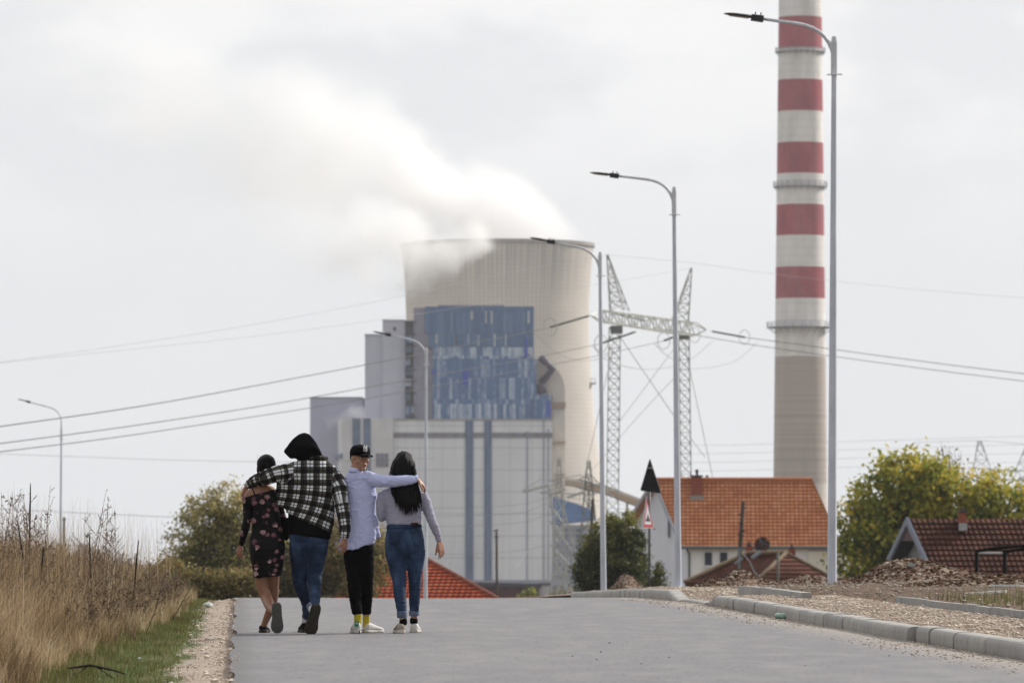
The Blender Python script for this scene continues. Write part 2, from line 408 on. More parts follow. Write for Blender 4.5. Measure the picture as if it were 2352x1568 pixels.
# ---------------------------------------------------------------- power station
PALE = (0.62, 0.6, 0.56)
def mat_tower():
    t = NT('tower_concrete'); v = t.tc('Object'); s = t.sep(v)
    ang = t.math('ARCTAN2', s['Y'], s['X'])
    def lines(x, freq, w):
        fr = t.math('FRACT', t.math('MULTIPLY', x, freq)); return t.mr(t.math('ABSOLUTE', t.math('SUBTRACT', fr, 0.5)), 0.5 - w, 0.5, 0, 1)
    vert = lines(ang, 132 / (2 * math.pi), 0.22); hor = lines(s['Z'], 1 / 1.35, 0.2)
    g1 = t.math('MAXIMUM', t.math('MULTIPLY', vert, 1.0), t.math('MULTIPLY', hor, 0.65))
    n = t.noise(t.map(v, (0.05, 0.05, 0.05)), 1.0, 5); drip = t.noise(t.comb(t.math('MULTIPLY', ang, 40), 0, t.math('MULTIPLY', s['Z'], 0.025)), 1.0, 4)
    col = t.ramp(n, [(0.3, (0.53, 0.485, 0.435)), (0.7, (0.66, 0.605, 0.54))])
    col = t.mix(t.math('MULTIPLY', g1, 0.27), col, (0.17, 0.155, 0.15))
    stain = t.math('MULTIPLY', t.mr(s['Z'], 84, 97, 0, 1), t.mr(drip, 0.42, 0.62, 0, 1))
    col = t.mix(t.math('MULTIPLY', stain, 0.32), col, (0.14, 0.145, 0.18))
    t.col(col).rough(0.9); t.bump(vert, 0.15, 0.1); return t.m
YT = 1700.0; K = YT / F
tc_x = (1143 - 1176) * K
def zt(y): return CZ + (HZ - y) * K
tw = thing('cooling_tower', (tc_x, YT, -7.5), 'wide pale concrete cooling tower with grid ribs and steam pouring off its rim', 'cooling tower')
prof = [(265, -7.5 + (8.0)), (255, zt(1230))]
ysx = [(1300, 272), (1200, 256), (1120, 243), (1040, 231), (960, 222), (880, 216), (800, 211.5), (740, 210), (680, 211.5), (620, 215), (582, 218.5), (562, 220.5)]
outer = [(r * K, zt(y)) for y, r in ysx]
mb = MB(); fine_prof = []
for i in range(len(outer) - 1):
    (r0, z0), (r1, z1) = outer[i], outer[i + 1]
    for q in range(4): fine_prof.append((r0 + (r1 - r0) * q / 4, z0 + (z1 - z0) * q / 4))
fine_prof.append(outer[-1])
inner = [(r - 0.9, z) for r, z in reversed(fine_prof)]
mb.lathe(fine_prof + inner, (tc_x, YT), 176)
mb.build('shell', mat_tower(), tw, smooth=True, fix=True)
mb = MB(); rt = outer[-1][0]; ztop = outer[-1][1]
mb.lathe([(rt - 0.2, ztop - 1.0), (rt + 0.4, ztop - 0.8), (rt + 0.4, ztop + 0.25), (rt - 1.1, ztop + 0.25), (rt - 1.1, ztop - 1.0)], (tc_x, YT), 120)
mb.build('rim_walkway', simple('tower_rim', (0.33, 0.31, 0.3), 0.9, 0.2, 0.2), tw, smooth=False, fix=True)
mb = MB()                                     # raking support legs under the shell
for i in range(44):
    a0 = 2 * math.pi * i / 44; a1 = a0 + math.pi / 44; rb = outer[0][0]; z0 = outer[0][1] + 0.3
    for a2 in (a1, a0 - math.pi / 44): mb.tube([(tc_x + (rb + 1.5) * math.cos(a2), YT + (rb + 1.5) * math.sin(a2), -7.6), (tc_x + rb * math.cos(a0), YT + rb * math.sin(a0), z0)], 0.5, 6)
mb.build('support_leg_ring', simple('tower_legs', (0.4, 0.37, 0.34), 0.9), tw)
mb = MB(); q = P(1348, 880, YT)
mb.box(q.x, q.x + 2.6, YT - 6, YT - 2, q.z - 0.4, q.z); 
for i in range(3): mb.tube([(q.x + 0.2 + i * 1.15, YT - 6, q.z), (q.x + 0.2 + i * 1.15, YT - 6, q.z + 1.2)], 0.08, 4)
mb.tube([(q.x, YT - 6, q.z + 1.2), (q.x + 2.6, YT - 6, q.z + 1.2)], 0.08, 4)
mb.build('inspection_platform', simple('tower_steel', (0.2, 0.19, 0.18), 0.7), tw)

# chimney
YC = 1300.0; KCm = YC / F
def zc(y): return CZ + (HZ - y) * KCm
def mat_chimney():
    t = NT('chimney_paint'); v = t.tc('Object'); s = t.sep(v)
    z = s['Z']; base = -7.5
    bands = [zc(y) - base for y in (1090, 819, 686, 614, 542, 471, 400, 329, 257, 185, 113, 41, -31, -103, -175, -247)]
    white = (0.74, 0.71, 0.66); red = (0.34, 0.05, 0.07); conc = (0.43, 0.37, 0.325)
    n = t.noise(t.map(v, (0.4, 0.4, 0.05)), 1.0, 5); ln = t.noise(t.comb(0, 0, t.math('MULTIPLY', z, 0.9)), 1.0, 3)
    isred = None
    def band(a, b): return t.math('MULTIPLY', t.math('GREATER_THAN', z, a), t.math('LESS_THAN', z, b))
    for i in range(2, len(bands) - 1, 2):
        q = band(bands[i], bands[i + 1]); isred = q if isred is None else t.math('ADD', isred, q)
    low = t.math('LESS_THAN', t.math('ADD', z, t.mr(n, 0.3, 0.7, -0.12, 0.12)), bands[1])
    bot = t.math('LESS_THAN', z, zc(1112) - base)
    fade = t.noise(t.map(v, (0.25, 0.25, 0.12)), 1.0, 6, .65)
    white = t.ramp(fade, [(0.3, (0.66, 0.63, 0.60)), (0.6, (0.82, 0.79, 0.76))]); red = t.ramp(fade, [(0.3, (0.27, 0.035, 0.055)), (0.62, (0.40, 0.07, 0.09))])
    col = t.mix(isred, white, red)
    cc = t.ramp(ln, [(0.35, tuple(q * 0.85 for q in conc)), (0.5, conc), (0.68, (0.47, 0.41, 0.36))])
    col = t.mix(low, col, cc); col = t.mix(bot, col, (0.55, 0.5, 0.45))
    col = t.mix(t.mr(n, 0.4, 0.75, 0, 0.25), col, tuple(q * 0.6 for q in conc))
    # pour joints every 2.5 m and vertical shutter marks
    j = t.mr(t.math('ABSOLUTE', t.math('SUBTRACT', t.math('FRACT', t.math('MULTIPLY', z, 0.55)), 0.5)), 0.42, 0.5)
    col = t.mix(t.math('MULTIPLY', j, 0.16), col, (0.12, 0.11, 0.12))
    t.col(col).rough(0.85); return t.m
chm = thing('chimney', ((1838 - 1176) * KCm, YC, -7.5), 'very tall tapering chimney painted in red and white bands above bare concrete', 'chimney')
mb = MB(); cX = chm.location.x
def crad(y): return (49.3 + (61.5 - 49.3) * (y / 1100.0)) * KCm
pr = [(crad(y), zc(y)) for y in (1340, 1250, 1180, 1100, 1000, 900, 819, 750, 686, 600, 500, 400, 300, 200, 100, 0, -150, -330)]
pr[0] = (crad(1340), -7.5)
mb.lathe(pr + [(pr[-1][0] - 0.5, pr[-1][1]), (pr[-1][0] - 0.5, pr[-1][1] - 4)], (cX, YC), 72)
mb.build('shaft', mat_chimney(), chm, smooth=True, fix=True)
M_RAIL = simple('platform_steel', (0.22, 0.23, 0.26), 0.6)
for (y, over, tall) in ((121, 0.65, 1.0), (430, 0.75, 1.2), (752, 1.9, 1.2)):
    r0 = crad(y); z = zc(y); mb = MB()
    mb.lathe([(r0 - 0.02, z - 0.1), (r0 + over, z - 0.08), (r0 + over, z + 0.1), (r0 - 0.02, z + 0.1)], (cX, YC), 60)
    for i in range(24):
        a = 2 * math.pi * i / 24; ca, sa = math.cos(a), math.sin(a)
        mb.tube([(cX + (r0 + over) * ca, YC + (r0 + over) * sa, z), (cX + (r0 + over) * ca, YC + (r0 + over) * sa, z + tall)], 0.06, 4)
        mb.tube([(cX + r0 * ca, YC + r0 * sa, z - .5 - over * .5), (cX + (r0 + over) * ca, YC + (r0 + over) * sa, z)], 0.05, 4)
    for hh in (0.5, 1.0):
        mb.tube([(cX + (r0 + over) * math.cos(2 * math.pi * i / 40), YC + (r0 + over) * math.sin(2 * math.pi * i / 40), z + tall * hh) for i in range(41)], 0.07, 4)
    mb.build('walkway', M_RAIL, chm)

# boiler house
YB = 1450.0; KB = YB / F
def bx(x): return (x - 1176) * KB
def bz(y): return CZ + (HZ - y) * KB
def mat_whiteclad():
    t = NT('pale_cladding'); v = t.tc('Object'); s = t.sep(v)
    xy = t.math('ADD', s['X'], s['Y'])
    n = t.noise(t.map(v, (0.09, 0.09, 0.03)), 1.0, 6); st = t.noise(t.comb(t.math('MULTIPLY', xy, 1.6), 0, t.math('MULTIPLY', s['Z'], 0.04)), 1.0, 4)
    col = t.ramp(n, [(0.3, (0.64, 0.65, 0.68)), (0.6, (0.77, 0.775, 0.79))])
    col = t.mix(t.mr(st, 0.55, 0.75, 0, 0.3), col, (0.4, 0.36, 0.31))
    def ln(x, f, w, o=0.0):
        fr = t.math('FRACT', t.math('MULTIPLY_ADD', x, f, o)); return t.mr(t.math('ABSOLUTE', t.math('SUBTRACT', fr, 0.5)), 0.5 - w, 0.5)
    l1 = ln(s['Z'], 1 / 5.6, 0.035, 0.3); l2 = ln(xy, 1 / 5.75, 0.03, 0.2)
    col = t.mix(t.math('MULTIPLY', t.math('MAXIMUM', l1, t.math('MULTIPLY', l2, 0.55)), 0.5), col, (0.2, 0.22, 0.26))
    rust = t.math('MULTIPLY', t.mr(s['Z'], 44, 47, 0, 1), t.mr(st, 0.5, 0.65))
    col = t.mix(t.math('MULTIPLY', rust, 0.4), col, (0.45, 0.28, 0.16))
    t.col(col).rough(0.75); t.bump(ln(xy, 2.0, 0.3), 0.3, 0.05); return t.m
def mat_blue(name, seed, dark, light, amount, fx=0.9, fz=0.06):
    t = NT(name); v = t.tc('Object'); s = t.sep(v)
    xy = t.math('ADD', s['X'], s['Y'])
    a = t.noise(t.comb(t.math('MULTIPLY', t.math('FLOOR', t.math('MULTIPLY', xy, 1.25)), 3.7), seed, t.math('MULTIPLY', t.math('FLOOR', t.math('MULTIPLY', s['Z'], 0.18)), 1.31)), 1.0, 1)
    b = t.noise(t.comb(t.math('MULTIPLY', xy, fx * 2), seed, t.math('MULTIPLY', s['Z'], 0.5)), 1.0, 5, 0.65)
    m = t.math('ADD', t.math('MULTIPLY', a, 0.62), t.math('MULTIPLY', b, 0.38))
    col = t.ramp(m, [(0.30, tuple(q * 0.75 for q in dark)), (0.5 - amount * .14, dark), (0.60 - amount * .10, light), (0.78, tuple(min(1, q * 1.15) for q in light))])
    def ln(x, f, w, o=0.0):
        fr = t.math('FRACT', t.math('MULTIPLY_ADD', x, f, o)); return t.mr(t.math('ABSOLUTE', t.math('SUBTRACT', fr, 0.5)), 0.5 - w, 0.5)
    col = t.mix(t.math('MULTIPLY', ln(xy, 1.25, 0.18), 0.55), col, tuple(q * 0.7 for q in dark))
    t.col(col).rough(0.35); return t.m
M_WCLAD = mat_whiteclad()
M_BD = mat_blue('dark_blue_glazing', 1.0, (0.04, 0.115, 0.26), (0.10, 0.19, 0.34), 0.0)
M_BL = mat_blue('streaked_blue_glazing', 5.0, (0.045, 0.13, 0.30), (0.46, 0.53, 0.62), 0.35)
M_BL2 = mat_blue('patched_blue_glazing', 9.0, (0.045, 0.13, 0.31), (0.36, 0.44, 0.56), 0.0)
M_GREY = simple('lavender_grey_cladding', (0.50, 0.51, 0.60), 0.7, 0.06, 0.15)
M_GREY2 = simple('darker_grey_cladding', (0.42, 0.43, 0.54), 0.7, 0.08, 0.15)  # darker bluish grey of the rear hall and the tower parapets
M_PLUM = simple('plum_grey_cladding', (0.24, 0.23, 0.30), 0.7, 0.15, 0.2)
M_ROY = simple('royal_blue_panel', (0.03, 0.07, 0.42), 0.5, 0.2, 1.0)
M_STRIP = mat_blue('dark_window_strip', 3.0, (0.055, 0.105, 0.21), (0.10, 0.15, 0.26), 0.5)
M_BROWN = mat_blue('rusty_window_strip', 7.0, (0.16, 0.13, 0.14), (0.2, 0.2, 0.25), 0.6)
M_DARK = simple('dark_steel', (0.05, 0.045, 0.06), 0.6)
bh = thing('boiler_house', (bx(1026), YB, -7.5), 'huge boiler house with pale clad base and weathered blue glazed upper storeys', 'power station building')
def bpart(name, mat, boxes, th=None):
    mb = MB()
    for (x0, x1, y0, y1, d0, d1) in boxes: mb.box(bx(x0), bx(x1), YB + d0, YB + d1, bz(y1), bz(y0))
    return mb.build(name, mat, th or bh)
GB = 1290 + 8.4 / KB                          # picture height of the building's foot
base = bpart('base_wall', M_WCLAD, [(904, 1268, 963, GB, 0, 60)])
bpart('roof_coping', simple('coping', (0.3, 0.29, 0.29), 0.8), [(904, 1269, 961.5, 963.6, -0.4, 60.2)])
bpart('plinth', simple('plinth_blue_grey', (0.26, 0.28, 0.34), 0.8), [(1060, 1269, 1332, GB, -0.35, 0.1)])
bpart('window_strip', M_BROWN, [(904, 1269, 993, 1004.5, -0.25, 0.2)])
for x0, x1 in ((1069, 1087), (1112, 1129.5)): bpart('window_strip', M_STRIP, [(x0, x1, 965, 1331, -0.4, 0.2)])
wg = bpart('entrance_wing', simple('wing_cladding', (0.60, 0.595, 0.60), 0.8, 0.12, 0.2), [(785, 903.5, 960, GB, -2.5, 50)])
for x0, x1 in ((810, 828.5), (835, 852)): bpart('window_strip', simple('blue_strip', (0.10, 0.15, 0.24), 0.4, 0.3, 0.3), [(x0, x1, 961, 1150, -2.7, 0.2)])
wd = bpart('window', simple('barred_window', (0.16, 0.16, 0.21), 0.4, 0.4, 0.4), [(864, 892.5, 1041, 1072, -2.7, 0.2)])
mb = MB()
for x in (873, 883): mb.box(bx(x), bx(x + 1.4), YB - 2.85, YB - 2.65, bz(1072), bz(1041))
for y in (1051, 1061.5): mb.box(bx(864), bx(892.5), YB - 2.88, YB - 2.66, bz(y + 1.2), bz(y))
tagp = mb.build('window_bar', simple('window_bars', (0.33, 0.33, 0.36), 0.6), wd)
# receding side wing left
mb = MB(); zf = bz(GB)
x0, y0_, x1, y1_ = bx(784.7), YB - 2.4, None, None
def fp(x, y, Yd): return P(x, y, Yd)
Yr = YB + 190
a = P(784.7, 960, YB - 2.4); bq = P(720, 1005, Yr)
zt0 = a.z
mb.hexa([(a.x, a.y, zf), (a.x + 3, a.y + 1, zf), (bq.x + 12, bq.y, zf), (bq.x, bq.y, zf), (a.x, a.y, zt0), (a.x + 3, a.y + 1, zt0), (bq.x + 12, bq.y, bq.z), (bq.x, bq.y, bq.z)])
mb.build('side_wing', simple('side_wing_cladding', (0.66, 0.66, 0.66), 0.8, 0.08, 0.2), bh, fix=True)
mb = MB(); a2 = P(784, 1041, YB - 2.9); b2 = P(722, 1066, Yr)
mb.hexa([(a2.x - .3, a2.y, a2.z - 1.1), (a2.x + .3, a2.y, a2.z - 1.1), (b2.x + .3, b2.y, b2.z - 1.1), (b2.x - .6, b2.y, b2.z - 1.1), (a2.x - .3, a2.y, a2.z), (a2.x + .3, a2.y, a2.z), (b2.x + .3, b2.y, b2.z), (b2.x - .6, b2.y, b2.z)])
mb.build('window_strip', M_STRIP, bh, fix=True)
# glazed upper block, storey by storey
bpart('upper_body', M_PLUM, [(949, 1226.5, 704, 961, 6, 55)])
bpart('roof_block', M_PLUM, [(1005, 1158, 697.5, 705, 6.5, 45)])
bpart('glazed_wall', M_BD, [(975, 1226, 701.5, 763, 5.6, 6.2)])
bpart('glazed_wall', M_BD, [(985, 1226, 763.5, 795, 5.4, 6.2)])
bpart('glazed_wall', M_BL, [(993, 1226.3, 795.5, 822, 5.2, 6.2)])
bpart('glazed_wall', M_BL2, [(993, 1232, 822.5, 962, 5.0, 6.2)])
bpart('glazed_wall', M_BL, [(993, 1228, 926, 961.8, 4.8, 5.2)])
bpart('side_block', M_BL2, [(1227.5, 1266, 905, 961.8, 3.5, 30)])
M_STREAK = simple('pale_streak', (0.45, 0.48, 0.53), 0.6, 0.2, 0.5)
rs = random.Random(3)
sb = []
for i in range(11):
    x = rs.uniform(990, 1220); y = rs.choice((765, 766, 724, 712)); sb.append((x, x + rs.uniform(2.0, 5), y, y + rs.uniform(18, 30), 5.3, 5.45))
bpart('pale_panel', M_STREAK, sb)['kind'] = 'stuff'
for (x0, x1, y0, y1) in ((1205, 1212, 775, 820), (1063, 1075, 850, 882), (992, 998, 846, 860), (1255, 1264.5, 921, 955)):
    bpart('blue_panel', M_ROY, [(x0, x1, y0, y1, 3.2 if x0 > 1240 else 4.6, 6)])
bpart('white_panel', M_STREAK, [(1212, 1220, 796, 811, 4.6, 6)])
# storeys seen at the left edge of the glazed block
bpart('open_stair_tower', M_DARK, [(929.5, 948.5, 733, 961, 7.5, 30)])
for i, y in enumerate((768, 790, 820, 842, 868, 900, 930, 946)):
    bpart('floor_slab', M_STRIP if i % 2 else M_BL, [(929, 949 - (i % 3) * 4, y, y + 16, 6.6, 7.6)])
for i in range(9):
    mb = MB(); mb.box(bx(929), bx(955), YB + 5.6, YB + 6.8, bz(737 + i * 27 + 2), bz(737 + i * 27)); mb.build('balcony_rail', M_DARK, bh)
bpart('grey_tower', M_GREY, [(877, 929.3, 731.5, 962, 8, 40), (836, 877.1, 765, 962, 9, 40)])
bpart('parapet', M_GREY2, [(876.5, 930, 730.6, 733, 7.7, 41), (835, 877.4, 763.6, 766, 8.7, 41)])
bpart('roof_vent', M_DARK, [(902, 908, 748, 756, 7.8, 8.2)])
bpart('rear_hall', M_GREY2, [(705, 827.5, 907, GB, 22, 70)])
bpart('parapet', simple('dark_parapet', (0.18, 0.18, 0.22), 0.7), [(704.6, 828, 905.6, 908, 21.8, 70.2)])
# duct on the right, with its bent pipe
M_DUCT = simple('beige_duct', (0.60, 0.55, 0.48), 0.7, 0.12, 0.25)
duct = []
prof_d = [(1232, 822), (1246, 826), (1262, 832), (1276, 842), (1288, 856), (1295, 872), (1298.5, 892), (1299, 1340), (1268.5, 1340), (1268.5, 906), (1232, 905)]
mb = MB(); n = len(prof_d)
r0 = [(bx(x), YB + 9, bz(y)) for x, y in prof_d]; r1 = [(bx(x), YB + 34, bz(y)) for x, y in prof_d]
mb.rings([r0, r1], cap=True); mb.build('flue_duct', M_DUCT, bh, fix=True)
mb = MB(); mb.tube([P(1240, 820, YB + 7), P(1269, 848, YB + 7), P(1242, 880, YB + 7)], 1.0, 10); mb.tube([P(1237, 880, YB + 7), P(1243, 890, YB + 7), P(1246, 904, YB + 7)], 1.2, 10)
mb.build('vent_pipe', simple('plum_pipe', (0.05, 0.035, 0.07), 0.5), bh, smooth=True)
for q in ((1267, 1300, 921, 935, 8.3, 9.1), (1270, 1300, 1012, 1016, 8.3, 9.1), (1275, 1299, 1087, 1090, 8.3, 9.1)): bpart('duct_band', simple('duct_rust', (0.36, 0.25, 0.17), 0.8), [q])
bpart('downpipe', M_STRIP, [(1210, 1211.5, 990, 1330, -0.3, 0.1), (1248, 1249.3, 960, 1330, -0.3, 0.1), (1259, 1260.3, 985, 1330, -0.3, 0.1)])
# annex with blue shed roof, conveyor
an = thing('annex_building', (bx(1320), YB - 60, -7.5), 'low annex with blue slanting roof wall between boiler house and dark bushy tree', 'building')
Ya = YB - 60
mb = MB(); pts = [(1271, 1140), (1330, 1158), (1362, 1172), (1366, 1186), (1366, 1194), (1271, 1205)]
mb.rings([[P(x, y, Ya) for x, y in pts], [P(x, y, Ya) + Vector((0, 20, 0)) for x, y in pts]], cap=True); mb.build('blue_wall', simple('bright_blue_cladding', (0.07, 0.17, 0.40), 0.5, 0.25, 0.3), an, fix=True)
mb = MB(); q0 = P(1269, 1205, Ya); q1 = P(1368, 1205, Ya); zf = -7.5
mb.box(q0.x, q1.x, Ya + 1, Ya + 20, zf, q0.z); mb.build('lower_wall', mat_blue('annex_glazing', 12.0, (0.10, 0.13, 0.22), (0.30, 0.31, 0.37), 0.9), an)
mb = MB()
for y in (1209, 1222, 1245, 1262, 1290, 1316, 1340):
    p = P(1269, y, Ya); mb.box(p.x, q1.x, Ya + 0.4, Ya + 1.05, p.z - 0.35, p.z)
mb.build('floor_beam', simple('annex_beam', (0.32, 0.35, 0.42), 0.7), an)
cg = thing('conveyor_gallery', tuple(P(1400, 1140, YB + 60)), 'sloping tan conveyor gallery running from the boiler house down behind the white house', 'conveyor')
mb = MB(); ks = [(1262, 1092, 14), (1330, 1100, 19), (1400, 1117, 21), (1475, 1146, 21), (1560, 1185, 21)]
def gal(off, hh, d0, d1):
    rings = []
    for x, y, h in ks:
        a = P(x, y + off * h, YB + 60); b_ = P(x, y + (off + hh) * h, YB + 60)
        rings.append([(a.x, a.y + d0, b_.z), (a.x, a.y + d1, b_.z), (a.x, a.y + d1, a.z), (a.x, a.y + d0, a.z)])
    m = MB(); m.rings(rings, cap=True); return m
gal(0.36, 0.55, 0, 6).build('side_wall', simple('tan_cladding', (0.36, 0.25, 0.13), 0.8, 0.2, 0.2), cg, fix=True)
gal(0.0, 0.36, -0.3, 6.3).build('roof', simple('conveyor_roof', (0.42, 0.38, 0.34), 0.8, 0.1, 0.2), cg, fix=True)
gal(0.91, 0.12, -0.2, 6.2).build('underside', M_DARK, cg, fix=True)
mb = MB()
for x, y in ((1290, 1115), (1352, 1122), (1440, 1155), (1540, 1200)):
    p = P(x, y, YB + 62); mb.tube([p, (p.x - 1.5, p.y, -7.5)], 0.3, 5); mb.tube([p, (p.x + 1.5, p.y, -7.5)], 0.3, 5)
mb.build('trestle_leg', simple('trestle', (0.42, 0.42, 0.42), 0.7), cg)
# dark red shed in front of the plinth
Ys = 760.0; sh = thing('low_shed', tuple(P(1162, 1372, Ys)), 'low dark red shed with flat black roof at the foot of the power station', 'shed')
p0, p1 = P(1090, 1336, Ys), P(1238, 1345, Ys)
mb = MB(); mb.box(p0.x, p1.x, Ys, Ys + 8, road_z(Ys), p1.z); mb.build('wall', simple('dark_red_wall', (0.075, 0.022, 0.025), 0.8, 0.3, 0.6), sh)
mb = MB(); mb.hexa([(p0.x - .3, Ys - .5, p0.z - .5), (p1.x + .3, Ys - .5, p1.z - .25), (p1.x + .3, Ys + 8.5, p1.z - .25), (p0.x - .3, Ys + 8.5, p0.z - .5), (p0.x - .3, Ys - .5, p0.z), (p1.x + .3, Ys - .5, p1.z + .3), (p1.x + .3, Ys + 8.5, p1.z + .3), (p0.x - .3, Ys + 8.5, p0.z)])
mb.build('roof', M_DARK, sh)
mb = MB()
for x in (1107, 1139, 1203, 1228):
    p = P(x, 1345, Ys); mb.box(p.x, p.x + 0.18, Ys - 0.1, Ys + 0.05, road_z(Ys), p.z)
mb.build('post', simple('shed_post', (0.13, 0.11, 0.10), 0.8), sh)
wb = MB(); p0, p1 = P(1239.5, 1343, Ys), P(1262, 1343, Ys); wb.box(p0.x, p1.x, Ys + 3, Ys + 9, road_z(Ys), p0.z)
ht = thing('utility_hut', tuple(P(1250, 1372, Ys + 3)), 'small white utility hut against the right end of the dark red shed', 'hut')
wb.build('wall', simple('hut_white', (0.6, 0.6, 0.6), 0.8, 0.05, 0.5), ht)
rb_ = MB(); rb_.box(p0.x - .2, p1.x + .3, Ys + 2.8, Ys + 9.2, p0.z, p0.z + .25); rb_.build('roof', M_DARK, ht)
# ---------------------------------------------------------------- steam and haze
def steam(name, label, pts, cell, dens, seed, asym=0.0, box_pad=1.15, nscale=0.045, wobb=16):
    """pts: (x, y, radius in picture units, Y, density) along the plume"""
    mb = MB()
    C = [P(x, y, Yd) for x, y, r, Yd, d in pts]; Rr = [r * Yd / F for x, y, r, Yd, d in pts]
    # closed tube that bounds the vapour
    n = 20; rings = []
    for i, c in enumerate(C):
        a = C[max(0, i - 1)]; b_ = C[min(len(C) - 1, i + 1)]; t = (b_ - a).normalized()
        u = Vector((0, 1, 0)); w = t.cross(u).normalized(); u = w.cross(t).normalized()
        rings.append([c + (u * math.cos(2 * math.pi * j / n) + w * math.sin(2 * math.pi * j / n)) * Rr[i] * 1.45 for j in range(n)])
    mb.rings(rings, cap=True)
    o = mb.build(name, None, fix=True); o.data.materials.clear()
    m = bpy.data.materials.new(name + '_vapour'); m.use_nodes = True; o.data.materials.append(m)
    t = NT.__new__(NT); t.m = m; t.t = m.node_tree; t.n = t.t.nodes; t.l = t.t.links; t._tc = None
    t.n.clear(); out = t.n.new('ShaderNodeOutputMaterial'); pv = t.n.new('ShaderNodeVolumePrincipled')
    pos = t.pos()
    # distance to the polyline, relative to the local radius; segments combined with MAX
    wob = t.n.new('ShaderNodeTexNoise'); wob.inputs['Scale'].default_value = nscale * 0.55; wob.inputs['Detail'].default_value = 1
    t.l.new(pos, wob.inputs['Vector'])
    wv = t.n.new('ShaderNodeVectorMath'); wv.operation = 'MULTIPLY_ADD'
    t.l.new(wob.outputs['Color'], wv.inputs[0]); wv.inputs[1].default_value = (wobb, wobb, wobb); wv.inputs[2].default_value = (-wobb / 2, -wobb / 2, -wobb / 2)
    pw = t.n.new('ShaderNodeVectorMath'); pw.operation = 'ADD'; t.l.new(pos, pw.inputs[0]); t.l.new(wv.outputs[0], pw.inputs[1]); pw = pw.outputs[0]
    best = None
    for i in range(len(C) - 1):
        A, B = C[i], C[i + 1]; d = B - A; L = d.length; dn = d / L
        sub = t.n.new('ShaderNodeVectorMath'); sub.operation = 'SUBTRACT'; t.l.new(pw, sub.inputs[0]); sub.inputs[1].default_value = A
        dot = t.n.new('ShaderNodeVectorMath'); dot.operation = 'DOT_PRODUCT'; t.l.new(sub.outputs[0], dot.inputs[0]); dot.inputs[1].default_value = dn
        h = t.mr(dot.outputs['Value'], 0, L, 0, 1)
        sc_ = t.n.new('ShaderNodeVectorMath'); sc_.operation = 'SCALE'; sc_.inputs[0].default_value = d; t.l.new(h, sc_.inputs['Scale'])
        df = t.n.new('ShaderNodeVectorMath'); df.operation = 'SUBTRACT'; t.l.new(sub.outputs[0], df.inputs[0]); t.l.new(sc_.outputs[0], df.inputs[1])
        ln = t.n.new('ShaderNodeVectorMath'); ln.operation = 'LENGTH'; t.l.new(df.outputs[0], ln.inputs[0])
        rel = t.math('DIVIDE', ln.outputs['Value'], t.mr(h, 0, 1, Rr[i], Rr[i + 1]))
        val = t.math('MULTIPLY', t.math('SUBTRACT', 1.0, rel), 1.0)
        dd = t.mr(h, 0, 1, pts[i][4], pts[i + 1][4])
        # value and density travel together: pick the deepest segment
        if best is None: best, bd = val, dd
        else:
            gt = t.math('GREATER_THAN', val, best)
            bd = t.math('ADD', t.math('MULTIPLY', gt, dd), t.math('MULTIPLY', t.math('SUBTRACT', 1.0, gt), bd))
            best = t.math('MAXIMUM', val, best)
    nz = t.noise(t.map(pos, (1, 1, 1), (seed, 0, 0)), nscale, 6, 0.62)
    shape = t.math('ADD', best, t.math('MULTIPLY', t.math('SUBTRACT', nz, 0.5), 2.0))
    shape = t.mr(shape, 0.0, 0.8, 0, 1, True)
    # fades out at the bounding tube
    shape = t.math('MULTIPLY', shape, t.mr(best, -0.30, -0.08, 0, 1))
    den = t.math('MULTIPLY', t.math('MULTIPLY', shape, bd), dens)
    t.l.new(den, pv.inputs['Density']); pv.inputs['Color'].default_value = (1, 1, 1, 1); pv.inputs['Anisotropy'].default_value = 0.3
    t.l.new(pv.outputs[0], out.inputs['Volume'])
    tag(o, label, 'steam', kind='stuff'); return o
steam('steam_plume', 'bright white steam plume drifting left and upward from the cooling tower rim',
      [(1335, 566, 34, 1700, .25), (1240, 540, 84, 1700, 1.0), (1110, 500, 125, 1700, 1.0), (985, 440, 150, 1700, 0.9), (850, 370, 175, 1700, 0.5), (690, 320, 200, 1695, 0.28), (500, 265, 215, 1685, 0.15), (310, 200, 215, 1670, 0.09), (40, 90, 220, 1655, 0.04)],
      8, 0.15, 4.0)
steam('steam_wisp', 'grey steam spilling over the left front of the cooling tower rim',
      [(1120, 556, 46, 1664, 1.0), (1015, 575, 78, 1655, 1.0), (920, 575, 98, 1655, 0.7), (760, 550, 125, 1655, 0.12), (560, 460, 140, 1655, 0.05)],
      6, 0.19, 11.0, nscale=0.07)
steam('steam_puff', 'small white steam puff above the roof between the grey rear hall and entrance wing',
      [(846, 962, 20, 1462, 1.0), (828, 946, 22, 1462, 1.0), (800, 950, 18, 1464, 0.4), (750, 975, 22, 1466, 0.15)], 2, 0.45, 2.0, nscale=0.22, wobb=2.5)
# haze
hz = MB(); hz.box(-420, 420, -25, 2300, -12, 215)
h = hz.build('haze', None); h.data.materials.clear()
hm = bpy.data.materials.new('haze_air'); hm.use_nodes = True; hm.node_tree.nodes.clear(); h.data.materials.append(hm)
ho = hm.node_tree.nodes.new('ShaderNodeOutputMaterial'); hv = hm.node_tree.nodes.new('ShaderNodeVolumePrincipled')
hv.inputs['Color'].default_value = (0.93, 0.96, 1.0, 1); hv.inputs['Density'].default_value = 0.00007; hv.inputs['Anisotropy'].default_value = 0.3
hm.node_tree.links.new(hv.outputs[0], ho.inputs['Volume']); tag(h, kind='stuff')
